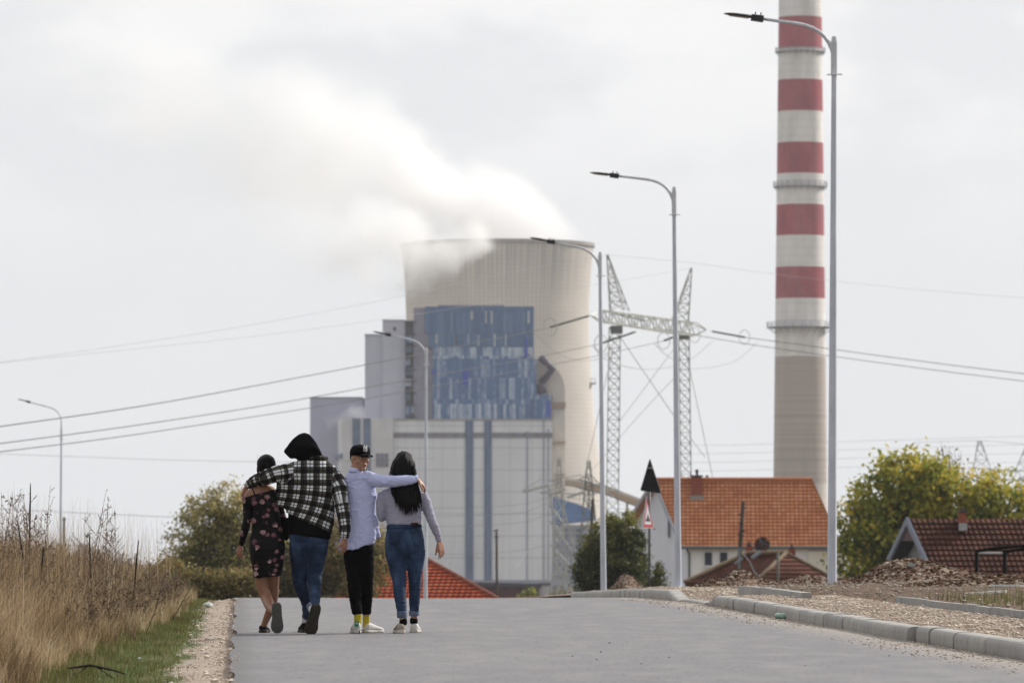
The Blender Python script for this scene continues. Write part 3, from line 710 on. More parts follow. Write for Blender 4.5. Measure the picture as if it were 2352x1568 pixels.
# ---------------------------------------------------------------- lamp posts
def mat_galv(name, c):
    t = NT(name); pos = t.tc('Object')
    n = t.noise(t.map(pos, (6, 6, 1.5)), 1.0, 6, 0.65)
    t.col(t.ramp(n, [(0.3, tuple(q * 0.78 for q in c)), (0.7, tuple(min(1, q * 1.12) for q in c))])).rough(0.55)
    t.b.inputs['Metallic'].default_value = 0.0; return t.m
M_GALV = mat_galv('galvanised_steel', (0.56, 0.60, 0.67)); M_GALV2 = mat_galv('bright_galvanised_tube', (0.62, 0.65, 0.68))
M_LAMPH = simple('lamp_head_grey', (0.035, 0.037, 0.04), 0.5); M_LENS = simple('lamp_lens', (0.42, 0.36, 0.26), 0.35, 0.05)
LG = 'street lamps along the road'
def lamp(xb, yb, xt, yt, xe, ye, Y, yj, label):
    """foot (xb,yb), top of the bend (xt,yt), lamp tip (xe,ye), sleeve joint at yj"""
    s = Y / F; a = P(xb, yb, Y); a.z = min(a.z, ground_z(a.x, Y) + 0.03) if Y > 150 else a.z
    root = thing('street_lamp', tuple(a), label, 'street lamp', LG)
    j = P(xb + (xt - xb) * 0.95, yj, Y)
    mb = MB(); mb.tube([a + Vector((0, 0, -0.1)), a + (j - a) * 0.33, a + (j - a) * 0.67, j], [0.077, 0.066, 0.054, 0.042], 8)
    mb.build('pole', M_GALV, root, smooth=False, fix=True)
    mb = MB(); mb.box(a.x - 0.16, a.x + 0.16, a.y - 0.16, a.y + 0.16, a.z - 0.05, a.z + 0.015)
    for q in (-1, 1):
        for w in (-1, 1): mb.tube([(a.x + q * .12, a.y + w * .12, a.z), (a.x + q * .12, a.y + w * .12, a.z + .07)], 0.018, 6)
    mb.build('base_plate', M_GALV, root, fix=True)
    # sleeve with clamp
    mb = MB(); mb.tube([j, j + Vector((0, 0, 0.015)), j + Vector((0, 0, 0.55)), j + Vector((0, 0, 0.64))], [0.046, 0.055, 0.052, 0.036], 12)
    for an in range(3):
        c_, s_ = math.cos(an * 2.1 + .3), math.sin(an * 2.1 + .3)
        mb.tube([j + Vector((0.06 * c_, .06 * s_, .03)), j + Vector((0.14 * c_, .14 * s_, .03))], 0.012, 5)
    mb.build('sleeve', M_GALV2, root, smooth=False, fix=True)
    top = P(xt, yt, Y); tip = P(xe, ye, Y)
    rad = 0.62 * 1.0
    armd = (tip - top).normalized()
    pts = [j + Vector((0, 0, 0.6))]
    p0 = Vector((top.x, Y, top.z - rad)); p2 = top + armd * rad * 1.0
    pts.append(Vector((top.x - 0.0, Y, top.z - rad * 1.25)))
    for q in range(9):
        tt = q / 8; pts.append(p0 * (1 - tt) ** 2 + top * 2 * tt * (1 - tt) + p2 * tt ** 2)
    head_len = 0.36; L = (tip - top).length
    e = top + armd * (L - 0.62); pts.append(e)
    mb = MB(); mb.tube(pts, [0.034] * 2 + [0.031] * 9 + [0.024], 10); mb.build('arm', M_GALV2, root, smooth=True)
    # luminaire: driver box and flat tapered head
    up = Vector((0, 0, 1)); w = Vector((0, 1, 0)); n = armd.cross(w).normalized()
    if n.z < 0: n = -n
    def slab(f0, f1, w0, w1, t0, t1, lift=0.0):
        m = MB(); a0 = e + armd * f0; a1 = e + armd * f1
        m.hexa([a0 - w * w0 - n * t0 + n * lift, a0 + w * w0 - n * t0 + n * lift, a1 + w * w1 - n * t1 + n * lift, a1 - w * w1 - n * t1 + n * lift,
                a0 - w * w0 + n * (t0 + lift), a0 + w * w0 + n * (t0 + lift), a1 + w * w1 + n * (t1 + lift), a1 - w * w1 + n * (t1 + lift)]); return m
    hd = slab(-0.03, 0.17, 0.07, 0.09, 0.052, 0.046)
    for f in (0.02, 0.11): hd.tube([e + armd * f + n * .045, e + armd * f + n * .1], 0.01, 5)
    hd.build('driver_box', M_LAMPH, root, fix=True)
    ring = []
    for f, ww, th, dn in ((0.155, .085, .036, 0), (0.22, .13, .04, 0), (0.42, .145, .038, 0), (0.54, .12, .028, 0), (0.60, .07, .014, 0), (0.62, .02, .004, 0)):
        c_ = e + armd * f
        ring.append([c_ + w * ww * math.cos(q * math.pi / 5) + n * (th * (math.sin(q * math.pi / 5) if q <= 5 else 0.35 * math.sin(q * math.pi / 5))) for q in range(10)])
    m = MB(); m.rings(ring, cap=True); hdo = m.build('lamp_head', M_LAMPH, root, smooth=True, fix=True)
    lens = slab(0.21, 0.53, 0.10, 0.085, 0.003, 0.003, -0.017); lens.build('lens', M_LENS, hdo, fix=True)
    return root
lamp(1911, 1345, 1916, 66, 1662, 32, 92, 175, 'tallest grey street lamp standing on a concrete slab in front of the yellowing tree')
lamp(1558, 1350, 1548, 419, 1354, 397, 125, 496, 'street lamp standing behind the kerb gap left of the orange tiled roof')
lamp(1386.5, 1363, 1378, 577, 1217, 546, 146, 636, 'street lamp rising in front of the right edge of the cooling tower')
lamp(977, 1395, 979, 787, 856, 761, 200, 840, 'street lamp rising beside the black haired girl in front of the boiler house')
lamp(138, 1420, 141, 942, 40, 916, 280, 1010, 'smallest most distant street lamp standing alone behind the dry grass')

# ---------------------------------------------------------------- signs
sg = thing('warning_sign', tuple(P(1491, 1353, 143)), 'pair of triangular warning signs on one grey post beyond the far kerb', 'road sign')
mb = MB(); mb.tube([P(1491, 1356, 143), P(1491.6, 1070, 143)], 0.033, 12); mb.build('post', simple('sign_post', (0.17, 0.18, 0.19), 0.5, metal=0.4), sg, smooth=True)
def rounded_tri(A, B, C_, r=0.12, k=4):
    out = []; pts = [A, B, C_]
    for i in range(3):
        p, a, b_ = pts[i], pts[i - 1], pts[(i + 1) % 3]
        u = p + (a - p).normalized() * r * (a - p).length * .5; v = p + (b_ - p).normalized() * r * (b_ - p).length * .5
        for q in range(k + 1):
            t = q / k; out.append(u * (1 - t) ** 2 + p * 2 * t * (1 - t) + v * t * t)
    return out
def plate(name, A, B, C_, nrm, th, mat, parent, r=0.12):
    ring = rounded_tri(A, B, C_, r); m = MB(); m.rings([ring, [p + nrm * th for p in ring]], cap=True)
    return m.build(name, mat, parent, fix=True)
A, B, C_ = P(1492.7, 1052, 142.93), P(1471, 1125.5, 142.6), P(1519, 1132.5, 143.0)
up_ = plate('back_plate', A, B, C_, Vector((0.12, 0.02, 0)).normalized() * 1.0 if False else Vector((0, 1, 0)), 0.025, simple('sign_back', (0.006, 0.006, 0.008), 0.7, spec=.05), sg)
mb = MB(); ring = rounded_tri(A, B, C_, .12)
gm = (A + B + C_) / 3
mb.rings([[gm + (p - gm) * 1.035 + Vector((0, .012, 0)) for p in ring], [gm + (p - gm) * 1.035 + Vector((0, .03, 0)) for p in ring]], cap=True)
mb.build('rim', simple('sign_rim', (0.5, 0.5, 0.5), 0.4), up_, fix=True)
mb = MB()
for y in (1074, 1122): 
    p = P(1491, y, 142.9); mb.box(p.x - .05, p.x + .09, p.y - .05, p.y + .06, p.z - .02, p.z + .02)
mb.build('bracket', simple('bracket', (0.25, 0.26, 0.27), 0.5, metal=.5), up_)
A, B, C_ = P(1486, 1135, 142.95), P(1476.8, 1212, 142.45), P(1501, 1212.5, 143.1)
nrm = (B - A).cross(C_ - A).normalized(); nrm = nrm if nrm.y < 0 else -nrm
ctr = (A + B + C_) / 3
lp = plate('front_plate', A, B, C_, -nrm, 0.02, simple('sign_white', (0.5, 0.5, 0.52), 0.4, 0.03), sg)
def ringtri(s0, s1, off, mat, nm):
    o_ = rounded_tri(A, B, C_, .12); m = MB()
    a0 = [ctr + (p - ctr) * s0 + nrm * off for p in o_]; a1 = [ctr + (p - ctr) * s1 + nrm * off for p in o_]; n = len(o_)
    m.add(a0 + a1, [(i, (i + 1) % n, n + (i + 1) % n, n + i) for i in range(n)]); m.build(nm, mat, lp, fix=True)
ringtri(0.95, 0.66, 0.004, simple('sign_red', (0.36, 0.03, 0.03), 0.4, 0.05), 'red_border')
bx_, bz_ = C_ - B, A - (B + C_) / 2
mb = MB(); base_p = B * 0.5 + C_ * 0.5 + bz_ * 0.20 + nrm * .006
sh_ = [(-.2, 0), (.2, 0), (.2, .05), (.08, .12), (.03, .2), (-.03, .2), (-.08, .12), (-.2, .05)]
mb.add([base_p + bx_ * u + bz_ * v for u, v in sh_], [tuple(range(8))]); mb.build('bump_symbol', simple('sign_black', (0.02, 0.02, 0.02), 0.5), lp)

# ---------------------------------------------------------------- transmission pylons and lines
M_LAT = simple('lattice_steel', (0.42, 0.43, 0.40), 0.6, 0.2, 0.5, metal=0.2)
M_LATD = simple('lattice_steel_dark', (0.16, 0.17, 0.16), 0.6, 0.2, 0.5)
M_INS = simple('glass_insulator', (0.035, 0.045, 0.03), 0.15, 0.3, 4.0)
M_WIRE = simple('conductor_wire', (0.05, 0.05, 0.05), 0.5, 0.05)
M_WIREF = simple('thin_wire', (0.30, 0.31, 0.32), 0.5, 0.05)
def lattice(mb, corners_a, corners_b, n, r=0.06, rb=0.035):
    """four legs from corner set a to corner set b with X bracing"""
    for i in range(4): mb.tube([corners_a[i], corners_b[i]], r, 4)
    for k in range(n):
        t0, t1 = k / n, (k + 1) / n
        for i in range(4):
            a0 = corners_a[i].lerp(corners_b[i], t0); a1 = corners_a[i].lerp(corners_b[i], t1)
            b0 = corners_a[(i + 1) % 4].lerp(corners_b[(i + 1) % 4], t0); b1 = corners_a[(i + 1) % 4].lerp(corners_b[(i + 1) % 4], t1)
            mb.tube([a0, b1], rb, 3, cap=False); mb.tube([b0, a1], rb, 3, cap=False); mb.tube([a1, b1], rb, 3, cap=False)
def sq(c, h, hy=None): 
    hy = hy or h; return [c + Vector((-h, -hy, 0)), c + Vector((h, -hy, 0)), c + Vector((h, hy, 0)), c + Vector((-h, hy, 0))]
def wire_pts(a, b, sag, n=16):
    return [a.lerp(b, i / n) - Vector((0, 0, sag * 4 * (i / n) * (1 - i / n))) for i in range(n + 1)]
def portal(Y0, Y1, S, m, sag=None):
    pass
Y0, Y1 = 520.0, 545.0
py = thing('power_pylon', tuple(P(1490, 1372, 530)), 'large portal pylon with two lattice masts and a long crossbeam right of the cooling tower', 'pylon')
k0 = Y0 / F; k1 = Y1 / F
mb = MB()
top1 = P(1412, 752, Y0); ft1 = P(1403, 1380, Y0); ft1.z = -2.6 - 3
lattice(mb, sq(ft1, 14 * k0), sq(top1, 13 * k0), 30, 0.055, 0.03); mb.build('mast', M_LAT, py)
mb = MB(); top2 = P(1571, 777, Y1); ft2 = P(1580, 1380, Y1); ft2.z = -5.6
lattice(mb, sq(ft2, 12 * k1), sq(top2, 12 * k1), 28, 0.055, 0.03); mb.build('mast', M_LAT, py)
mb = MB(); b1 = P(1414, 716, Y0); pk1 = P(1395, 585, Y0)
lattice(mb, [P(1404, 714, Y0 - 1), P(1446, 714, Y0 - 1), P(1432, 712, Y0 + 1), P(1400, 712, Y0 + 1)], sq(pk1, 0.06), 6, 0.055, 0.03); mb.build('mast_peak', M_LAT, py)
mb = MB(); pk2 = P(1588, 615, Y1)
lattice(mb, [P(1543, 735, Y1 - 1), P(1582, 740, Y1 - 1), P(1580, 738, Y1 + 1), P(1550, 734, Y1 + 1)], sq(pk2, 0.06), 6, 0.055, 0.03); mb.build('mast_peak', M_LAT, py)
# crossbeam: box truss
mb = MB(); A0 = P(1384, 712, Y0 - 3); A1 = P(1600, 741, Y1 + 4); B0 = P(1386, 737, Y0 - 3); B1 = P(1596, 771, Y1 + 4)
w = Vector((-0.2, 1, 0)) * 1.6
ca = [B0, B0 + w, A0 + w, A0]; cb = [B1, B1 + w, A1 + w, A1]
for i in range(4): mb.tube([ca[i], cb[i]], 0.075, 4)
N = 15
for i in range(N):
    t0, t1 = i / N, (i + 1) / N
    for (p, q) in ((0, 3), (1, 2)):
        lo0, lo1 = ca[p].lerp(cb[p], t0), ca[p].lerp(cb[p], t1); hi0, hi1 = ca[q].lerp(cb[q], t0), ca[q].lerp(cb[q], t1)
        mb.tube([lo0, hi0], 0.045, 3, cap=False)
        mb.tube([lo0, hi1] if i % 2 else [hi0, lo1], 0.06, 3, cap=False)
    mb.tube([ca[3].lerp(cb[3], t0), ca[2].lerp(cb[2], t1)], 0.04, 3, cap=False); mb.tube([ca[0].lerp(cb[0], t0), ca[1].lerp(cb[1], t1)], 0.04, 3, cap=False)
ARML = P(1357, 724, Y0 - 5); ARMR = P(1622, 757, Y1 + 6)
for c_ in ca: mb.tube([c_, ARML], 0.06, 3)
for c_ in cb: mb.tube([c_, ARMR], 0.06, 3)
mb.build('crossbeam', M_LAT, py)
mb = MB(); p = P(1416, 757, Y0); mb.box(p.x - .55, p.x + .55, p.y - .6, p.y + .6, p.z - .35, p.z + .35); mb.build('mast_cap', M_LATD, py)
mb = MB(); p = P(1571, 775, Y1); mb.box(p.x - .5, p.x + .5, p.y - .5, p.y + .5, p.z - .2, p.z + .2); mb.build('mast_cap', M_LATD, py)
for (a, b_) in ((P(1422, 770, Y0), P(1556, 966, Y1)), (P(1556, 790, Y1), P(1424, 966, Y0)), (P(1572, 790, Y1), P(1640, 1110, Y1 + 15)), (P(1582, 1000, Y1), P(1620, 1050, Y1)), (P(1408, 800, Y0), P(1330, 1150, Y0 - 15))):
    mb = MB(); mb.tube([a, b_], 0.035, 4); mb.build('guy_wire', M_WIREF, py)
# insulator strings hang on the beam ends; each carries a line
def insul(a, b_, beads=22, r=0.10, ring=True):
    mb = MB(); mb.tube([a, b_], 0.03, 5)
    for i in range(beads):
        c_ = a.lerp(b_, (i + 1.5) / (beads + 2)); d = (b_ - a).normalized() * 0.05
        mb.tube([c_ - d, c_, c_ + d * 1.2], [0.04, r, 0.05], 8)
    o = mb.build('insulator_string', M_INS, py)
    if ring:
        mb = MB(); d = (b_ - a).normalized(); c_ = a.lerp(b_, 0.95); u = Vector((0, 0, 1)); v = Vector((1, 0, 0)) * 0.55
        mb.tube([c_ + u * 0.75 * math.cos(q * math.pi / 8) + v * math.sin(q * math.pi / 8) for q in range(17)], 0.035, 4); mb.build('grading_ring', M_LAT, py)
IL1 = P(1258, 753, 470); IL2 = P(1376, 790, 490); IL3 = P(1523, 783, 505)
insul(ARML, IL1); insul(P(1462, 761, Y0), IL2); insul(P(1552, 772, Y1 - 3), IL3, 12)
IR1 = P(1714, 775, 590); IR2 = P(1600, 770, 575); IR3 = P(1488, 738, 560)
insul(ARMR + Vector((0.5, 1, -0.1)), IR1, 26); insul(P(1510, 756, Y1), IR2, 20); insul(P(1386, 714, Y0), IR3, 18, ring=False)
for a, b_, sg_ in ((P(1258, 753, 470), P(1468, 857, 560), 0), ):
    pass
def jumper(pts, r=0.03):
    ps = [P(x, y, Yd) for x, y, Yd in pts]; out = []
    for i in range(len(ps) - 1):
        p0 = ps[max(0, i - 1)]; p1 = ps[i]; p2 = ps[i + 1]; p3 = ps[min(len(ps) - 1, i + 2)]
        for q in range(6):
            t = q / 6; out.append(0.5 * ((2 * p1) + (p2 - p0) * t + (2 * p0 - 5 * p1 + 4 * p2 - p3) * t * t + (-p0 + 3 * p1 - 3 * p2 + p3) * t ** 3))
    out.append(ps[-1]); mb = MB(); mb.tube(out, r, 4); mb.build('jumper_cable', M_WIREF, py)
jumper([(1232, 768, 470), (1280, 810, 490), (1335, 828, 510), (1390, 820, 525), (1400, 800, 530)])
jumper([(1362, 795, 490), (1400, 830, 510), (1480, 848, 525), (1560, 838, 545), (1600, 815, 560), (1636, 783, 575)])
jumper([(1504, 790, 505), (1530, 815, 525), (1560, 832, 545)])
jumper([(1550, 845, 545), (1620, 845, 560), (1690, 828, 575), (1740, 785, 590)])
def line(name, pts, r, label, mat=M_WIRE, group='conductors of the transmission line'):
    ps = [P(x, y, Yd) for x, y, Yd in pts]; out = []
    for i in range(len(ps) - 1):
        p0 = ps[max(0, i - 1)]; p1 = ps[i]; p2 = ps[i + 1]; p3 = ps[min(len(ps) - 1, i + 2)]
        for q in range(10):
            t = q / 10; out.append(0.5 * ((2 * p1) + (p2 - p0) * t + (2 * p0 - 5 * p1 + 4 * p2 - p3) * t * t + (-p0 + 3 * p1 - 3 * p2 + p3) * t ** 3))
    out.append(ps[-1]); mb = MB(); mb.tube(out, r * .78, 5); o = mb.build(name, mat, smooth=True)
    return tag(o, label, 'power line', group)
line('power_line', [(1258, 753, 470), (1000, 806, 420), (700, 864, 370), (350, 928, 320), (0, 979, 280), (-120, 995, 268)], 0.038, 'topmost dark conductor running left from the pylon across the boiler house')
line('power_line', [(1376, 790, 490), (1200, 826, 450), (900, 879, 400), (600, 932, 355), (300, 978, 315), (0, 1018, 280), (-120, 1033, 268)], 0.034, 'middle of the three dark conductors running left from the pylon')
line('power_line', [(1523, 783, 505), (1360, 819, 470), (1100, 868, 430), (800, 922, 385), (500, 969, 340), (250, 1006, 310), (0, 1037, 280), (-120, 1052, 268)], 0.032, 'lowest of the three dark conductors running left from the pylon')
line('power_line', [(1714, 775, 590), (1850, 793, 570), (2000, 814, 550), (2200, 840, 520), (2352, 858, 500), (2460, 870, 490)], 0.048, 'upper conductor running right from the pylon across the chimney')
line('power_line', [(1600, 770, 575), (1750, 795, 560), (1950, 823, 540), (2150, 850, 520), (2352, 875, 500), (2460, 888, 490)], 0.042, 'lower conductor running right from the pylon across the chimney')
line('power_line', [(1395, 585, 520), (1150, 630, 500), (900, 685, 480), (600, 742, 440), (300, 790, 410), (0, 832, 380), (-120, 848, 370)], 0.017, 'faint earth wire running left from the left mast peak', M_WIREF)
line('power_line', [(1588, 615, 545), (1450, 640, 530), (1150, 690, 500), (900, 730, 480), (600, 770, 440), (300, 802, 410), (0, 833, 385), (-120, 846, 375)], 0.015, 'faint earth wire running left from the right mast peak', M_WIREF)
line('power_line', [(1395, 585, 520), (1600, 605, 540), (1800, 632, 560), (2100, 664, 590), (2352, 684, 600), (2460, 692, 610)], 0.017, 'faint earth wire running right above the conductors past the chimney', M_WIREF)
line('power_line', [(-120, 1160, 640), (0, 1168, 640), (200, 1178, 640), (400, 1187, 640), (650, 1198, 640), (900, 1190, 640)], 0.04, 'low pale wire crossing the sky just above the dry grass', M_WIREF, 'distant low wires')
line('power_line', [(-120, 1040, 700), (0, 1042, 700), (400, 1056, 700), (700, 1060, 700), (1000, 1052, 700)], 0.03, 'barely visible distant wire in the sky left of the people', M_WIREF, 'distant low wires')
for i, y in enumerate((1007, 1026, 1046, 1066)):
    line('power_line', [(1560, y + 16, 900), (1700, y + 14, 900), (1900, y + 8, 900), (2150, y, 900), (2460, y - 8, 900)], 0.028,
         ('topmost', 'second', 'third', 'lowest')[i] + ' of the faint distant wires crossing behind the orange roof', M_WIREF, 'faint wires behind the houses')
# second, smaller line in front of the boiler house
YP = 640.0
def small_pylon(cx0, top, half, label, arms, mat=M_LAT, armmat=M_LAT, group=None, Yp=YP, foot=1400):
    f = P(cx0, foot, Yp); f.z = min(f.z, -5); root = thing('lattice_pylon', tuple(f), label, 'pylon', group)
    mb = MB(); k = Yp / F
    lattice(mb, sq(f, half * k), sq(P(cx0, top, Yp), 3 * k), 12, 0.10, 0.05); mb.build('mast', mat, root)
    for (x0, y0, x1, y1) in arms:
        mb = MB(); a, b_ = P(x0, y0, Yp), P(x1, y1, Yp)
        for o_ in (0, 0.45): mb.tube([a + Vector((0, o_, 0)), b_ + Vector((0, o_, 0))], 0.075, 4)
        for o_ in (0.5,): mb.tube([a + Vector((0, 0, 0)), (a + b_) / 2 + Vector((0, 0, o_ + .5)), b_], 0.06, 4)
        mb.build('cross_arm', armmat, root)
    return root
sp = small_pylon(1284, 1050, 21, 'pale lattice pylon standing before the right corner of the boiler house', [(1196, 1129, 1290, 1110), (1262, 1103, 1400, 1118), (1240, 1132, 1370, 1134)])
for a, b_ in ((P(1262, 1113, YP - 2), P(1197, 1130, YP - 30)), (P(1300, 1122, YP - 2), P(1256, 1138, YP - 30)), (P(1345, 1128, YP), P(1302, 1142, YP - 25))):
    mb = MB(); mb.tube([a, b_], 0.04, 4)
    for i in range(12):
        c_ = a.lerp(b_, (i + 1) / 13); d = (b_ - a).normalized() * 0.06; mb.tube([c_ - d, c_, c_ + d], [0.05, 0.17, 0.05], 6)
    mb.build('insulator_string', simple('pale_insulator', (0.35, 0.36, 0.33), 0.3), sp)
sp2 = small_pylon(1352, 1058, 36, 'grey guyed lattice pylon between the boiler house and the third lamp post', [(1330, 1100, 1385, 1120)], M_LATD, M_LATD, foot=1380)
# leaning legs of the angle tower near the annex
for (x0, y0, x1, y1, x2, y2) in ((1268, 1170, 1288, 1270, 1302, 1372),):
    an2 = thing('lattice_tower', tuple(P(1300, 1385, 600)), 'short criss-cross steel tower base in front of the blue annex', 'pylon')
    mb = MB()
    for (a, b_) in (((1262, 1160), (1300, 1210)), ((1263, 1120), (1276, 1290)), ((1276, 1290), (1310, 1372)), ((1292, 1150), (1305, 1205)), ((1262, 1195), (1312, 1262)), ((1312, 1262), (1328, 1350)), ((1264, 1250), (1310, 1300)), ((1292, 1160), (1330, 1290)), ((1300, 1300), (1275, 1375)), ((1300, 1300), (1318, 1380)), ((1352, 1195), (1335, 1300)), ((1330, 1300), (1355, 1380)), ((1275, 1240), (1300, 1190)), ((1270, 1320), (1310, 1280))):
        mb.tube([P(a[0], a[1], 600), P(b_[0], b_[1], 600)], 0.11, 4)
    mb.build('bracing', M_LAT, an2)
# far portal behind the yellowing tree
fp_ = thing('distant_pylon', tuple(P(2300, 1300, 1100)), 'distant portal pylon standing beyond the yellowing tree at the right edge', 'pylon')
mb = MB(); Yq = 1100.0
lattice(mb, [P(2236, 1075, Yq), P(2276, 1078, Yq), P(2276, 1078, Yq + 3), P(2236, 1075, Yq + 3)], sq(P(2250, 1012, Yq), .3), 3, 0.09, 0.05)
mb.build('mast_peak', M_LATD, fp_); mb = MB()
lattice(mb, [P(2330, 1085, Yq), P(2375, 1088, Yq), P(2375, 1088, Yq + 3), P(2330, 1085, Yq + 3)], sq(P(2362, 1020, Yq), .3), 3, 0.09, 0.05)
mb.build('mast_peak', M_LATD, fp_)
mb = MB(); 
for d in (0, 3): mb.tube([P(2225, 1074, Yq + d), P(2420, 1085, Yq + d)], 0.12, 4); mb.tube([P(2238, 1095, Yq + d), P(2420, 1108, Yq + d)], 0.12, 4)
for i in range(9): mb.tube([P(2238 + i * 20, 1075 + i, Yq), P(2248 + i * 20, 1096 + i, Yq)], 0.08, 3); mb.tube([P(2248 + i * 20, 1096 + i, Yq), P(2258 + i * 20, 1076 + i, Yq)], 0.08, 3)
mb.build('crossbeam', M_LATD, fp_)
for x in (2256, 2350):
    mb = MB(); lattice(mb, sq(P(x, 1400, Yq), .8), sq(P(x, 1096, Yq), .8), 18, 0.09, 0.05); mb.build('mast', M_LATD, fp_)
line('power_line', [(2100, 1016, 1100), (2250, 1012, 1100), (2362, 1020, 1100), (2480, 1026, 1100)], 0.05, 'faint wire resting on the peaks of the distant right pylon', M_WIREF, 'distant low wires')
line('power_line', [(1180, 1310, 620), (1262, 1200, 630), (1440, 985, 640), (1556, 860, 545)], 0.03, 'slanting stay wire crossing the pale boiler house wall', M_WIREF, 'distant low wires')
for i, (ya, yb_) in enumerate(((1163, 1160), (1182, 1172), (1205, 1200), (1269, 1270))):
    line('power_line', [(940, ya + 3, 560), (1080, ya + 2, 560), (1200, ya - 6, 560), (1280, yb_ - 20, 560), (1420, yb_ - 4, 560), (1560, yb_, 560)], 0.022,
         ('topmost', 'second', 'third', 'lowest')[i] + ' of the thin wires sagging in front of the boiler house base', M_WIREF, 'thin wires before the boiler house')
# wooden poles
M_WOOD = simple('weathered_pole', (0.05, 0.04, 0.033), 0.9, 0.3, 3)
def wpole(x, y0, y1, Y, r, label, lean=0, extra=None, mat=None):
    a = P(x - lean, y1, Y); a.z = min(a.z, ground_z(a.x, Y)); root = thing('utility_pole', tuple(a), label, 'utility pole', 'wooden utility poles')
    mb = MB(); mb.tube([a, P(x, y0, Y)], [r * 1.15, r], 8); mb.build('shaft', mat or M_WOOD, root, smooth=True)
    for (dx0, yy0, dx1, yy1, rr) in (extra or []):
        mb = MB(); mb.tube([P(x + dx0, yy0, Y - 0.1), P(x + dx1, yy1, Y - 0.1)], rr, 6); mb.build('bracket', mat or M_WOOD, root)
    return root
wpole(1140.5, 1221, 1345, 500, 0.11, 'dark wooden pole with a bird on top before the pale boiler house wall', -2, [(-5, 1233, 5, 1233, 0.05)])
wpole(1362, 1147, 1378, 330, 0.09, 'thin leaning wooden pole in front of the dark bushy tree', 14)
wpole(1707, 1152, 1330, 260, 0.085, 'crooked pole with insulators and a cable in front of the orange tiled roof', 16,
      [(1, 1166, 7, 1166, .03), (-12, 1180, 0, 1184, .03), (-10, 1200, 0, 1202, .03), (-7, 1218, 3, 1218, .06), (-13, 1226, 2, 1230, .03), (-12, 1262, -4, 1262, .16)])
wpole(1787, 1268, 1345, 240, 0.06, 'thin plain post in front of the small brown hipped roof', 1, None, simple('grey_post', (0.13, 0.12, 0.11), 0.8))
wpole(147, 1187, 1400, 240, 0.05, 'short dark post with insulator beside the most distant street lamp', 0, [(-3, 1192, 4, 1192, .045)])
# bird on the pole
br = MB(); c_ = P(1139.5, 1218, 500); br.blob((c_.x, c_.y, c_.z), 0.17, 0.09, 0.09, 8, 6); br.blob((c_.x + .13, c_.y, c_.z + .1), 0.065, .055, .06, 7, 5)
br.tube([c_ + Vector((.18, 0, .1)), c_ + Vector((.25, 0, .09))], [.02, .004], 4); br.tube([c_ + Vector((-.12, 0, -.01)), c_ + Vector((-.34, 0, -.07))], [.06, .03], 5, flat=.4)
for q in (-.03, .03): br.tube([c_ + Vector((0, q, -.07)), c_ + Vector((0, q, -.2))], .012, 4)
bo = br.build('bird', simple('crow_black', (0.015, 0.015, 0.018), 0.5), None, smooth=True); tag(bo, 'small black bird perched on top of the dark wooden pole', 'bird')
# ---------------------------------------------------------------- houses
def mat_tiles(name, c0, c1, c2, du, dv, dirt=0.3):
    """u, v from attribute 'ruv' in metres along eaves / down slope"""
    t = NT(name); uv = t.sep(t.attr('ruv')); u, v = uv['X'], uv['Y']
    fu = t.math('FRACT', t.math('DIVIDE', u, du)); fv = t.math('FRACT', t.math('DIVIDE', v, dv))
    iu = t.math('FLOOR', t.math('DIVIDE', u, du)); iv = t.math('FLOOR', t.math('DIVIDE', v, dv))
    wn_ = t.n.new('ShaderNodeTexWhiteNoise'); wn_.noise_dimensions = '2D'; t.l.new(t.comb(iu, iv, 0), wn_.inputs['Vector'])
    big = t.noise(t.comb(u, v, 0), 0.5, 5)
    f = t.math('ADD', t.math('MULTIPLY', wn_.outputs['Value'], 0.25), t.math('MULTIPLY', big, 0.75))
    col = t.ramp(f, [(0.25, c0), (0.5, c1), (0.75, c2)])
    scal = t.math('MULTIPLY', t.math('ABSOLUTE', t.math('SUBTRACT', fu, 0.5)), 0.5)
    seam = t.math('MAXIMUM', t.mr(t.math('ADD', fv, scal), 0.72, 1.0, 0, 1, True), t.mr(t.math('ABSOLUTE', t.math('SUBTRACT', fu, 0.5)), 0.30, 0.5, 0, 0.45))
    col = t.mix(t.math('MULTIPLY', seam, 0.66), col, tuple(q * 0.3 for q in c0))
    col = t.mix(t.mr(big, 0.5, 0.8, 0, dirt), col, (0.05, 0.04, 0.035))
    t.b.inputs['Specular IOR Level'].default_value = .12
    t.col(col).rough(0.9); h = t.math('ADD', t.math('MULTIPLY', t.math('SINE', t.math('MULTIPLY', fu, 6.283)), 0.5), t.math('SUBTRACT', 1.0, fv))
    t.bump(h, 1.0, 0.06); return t.m
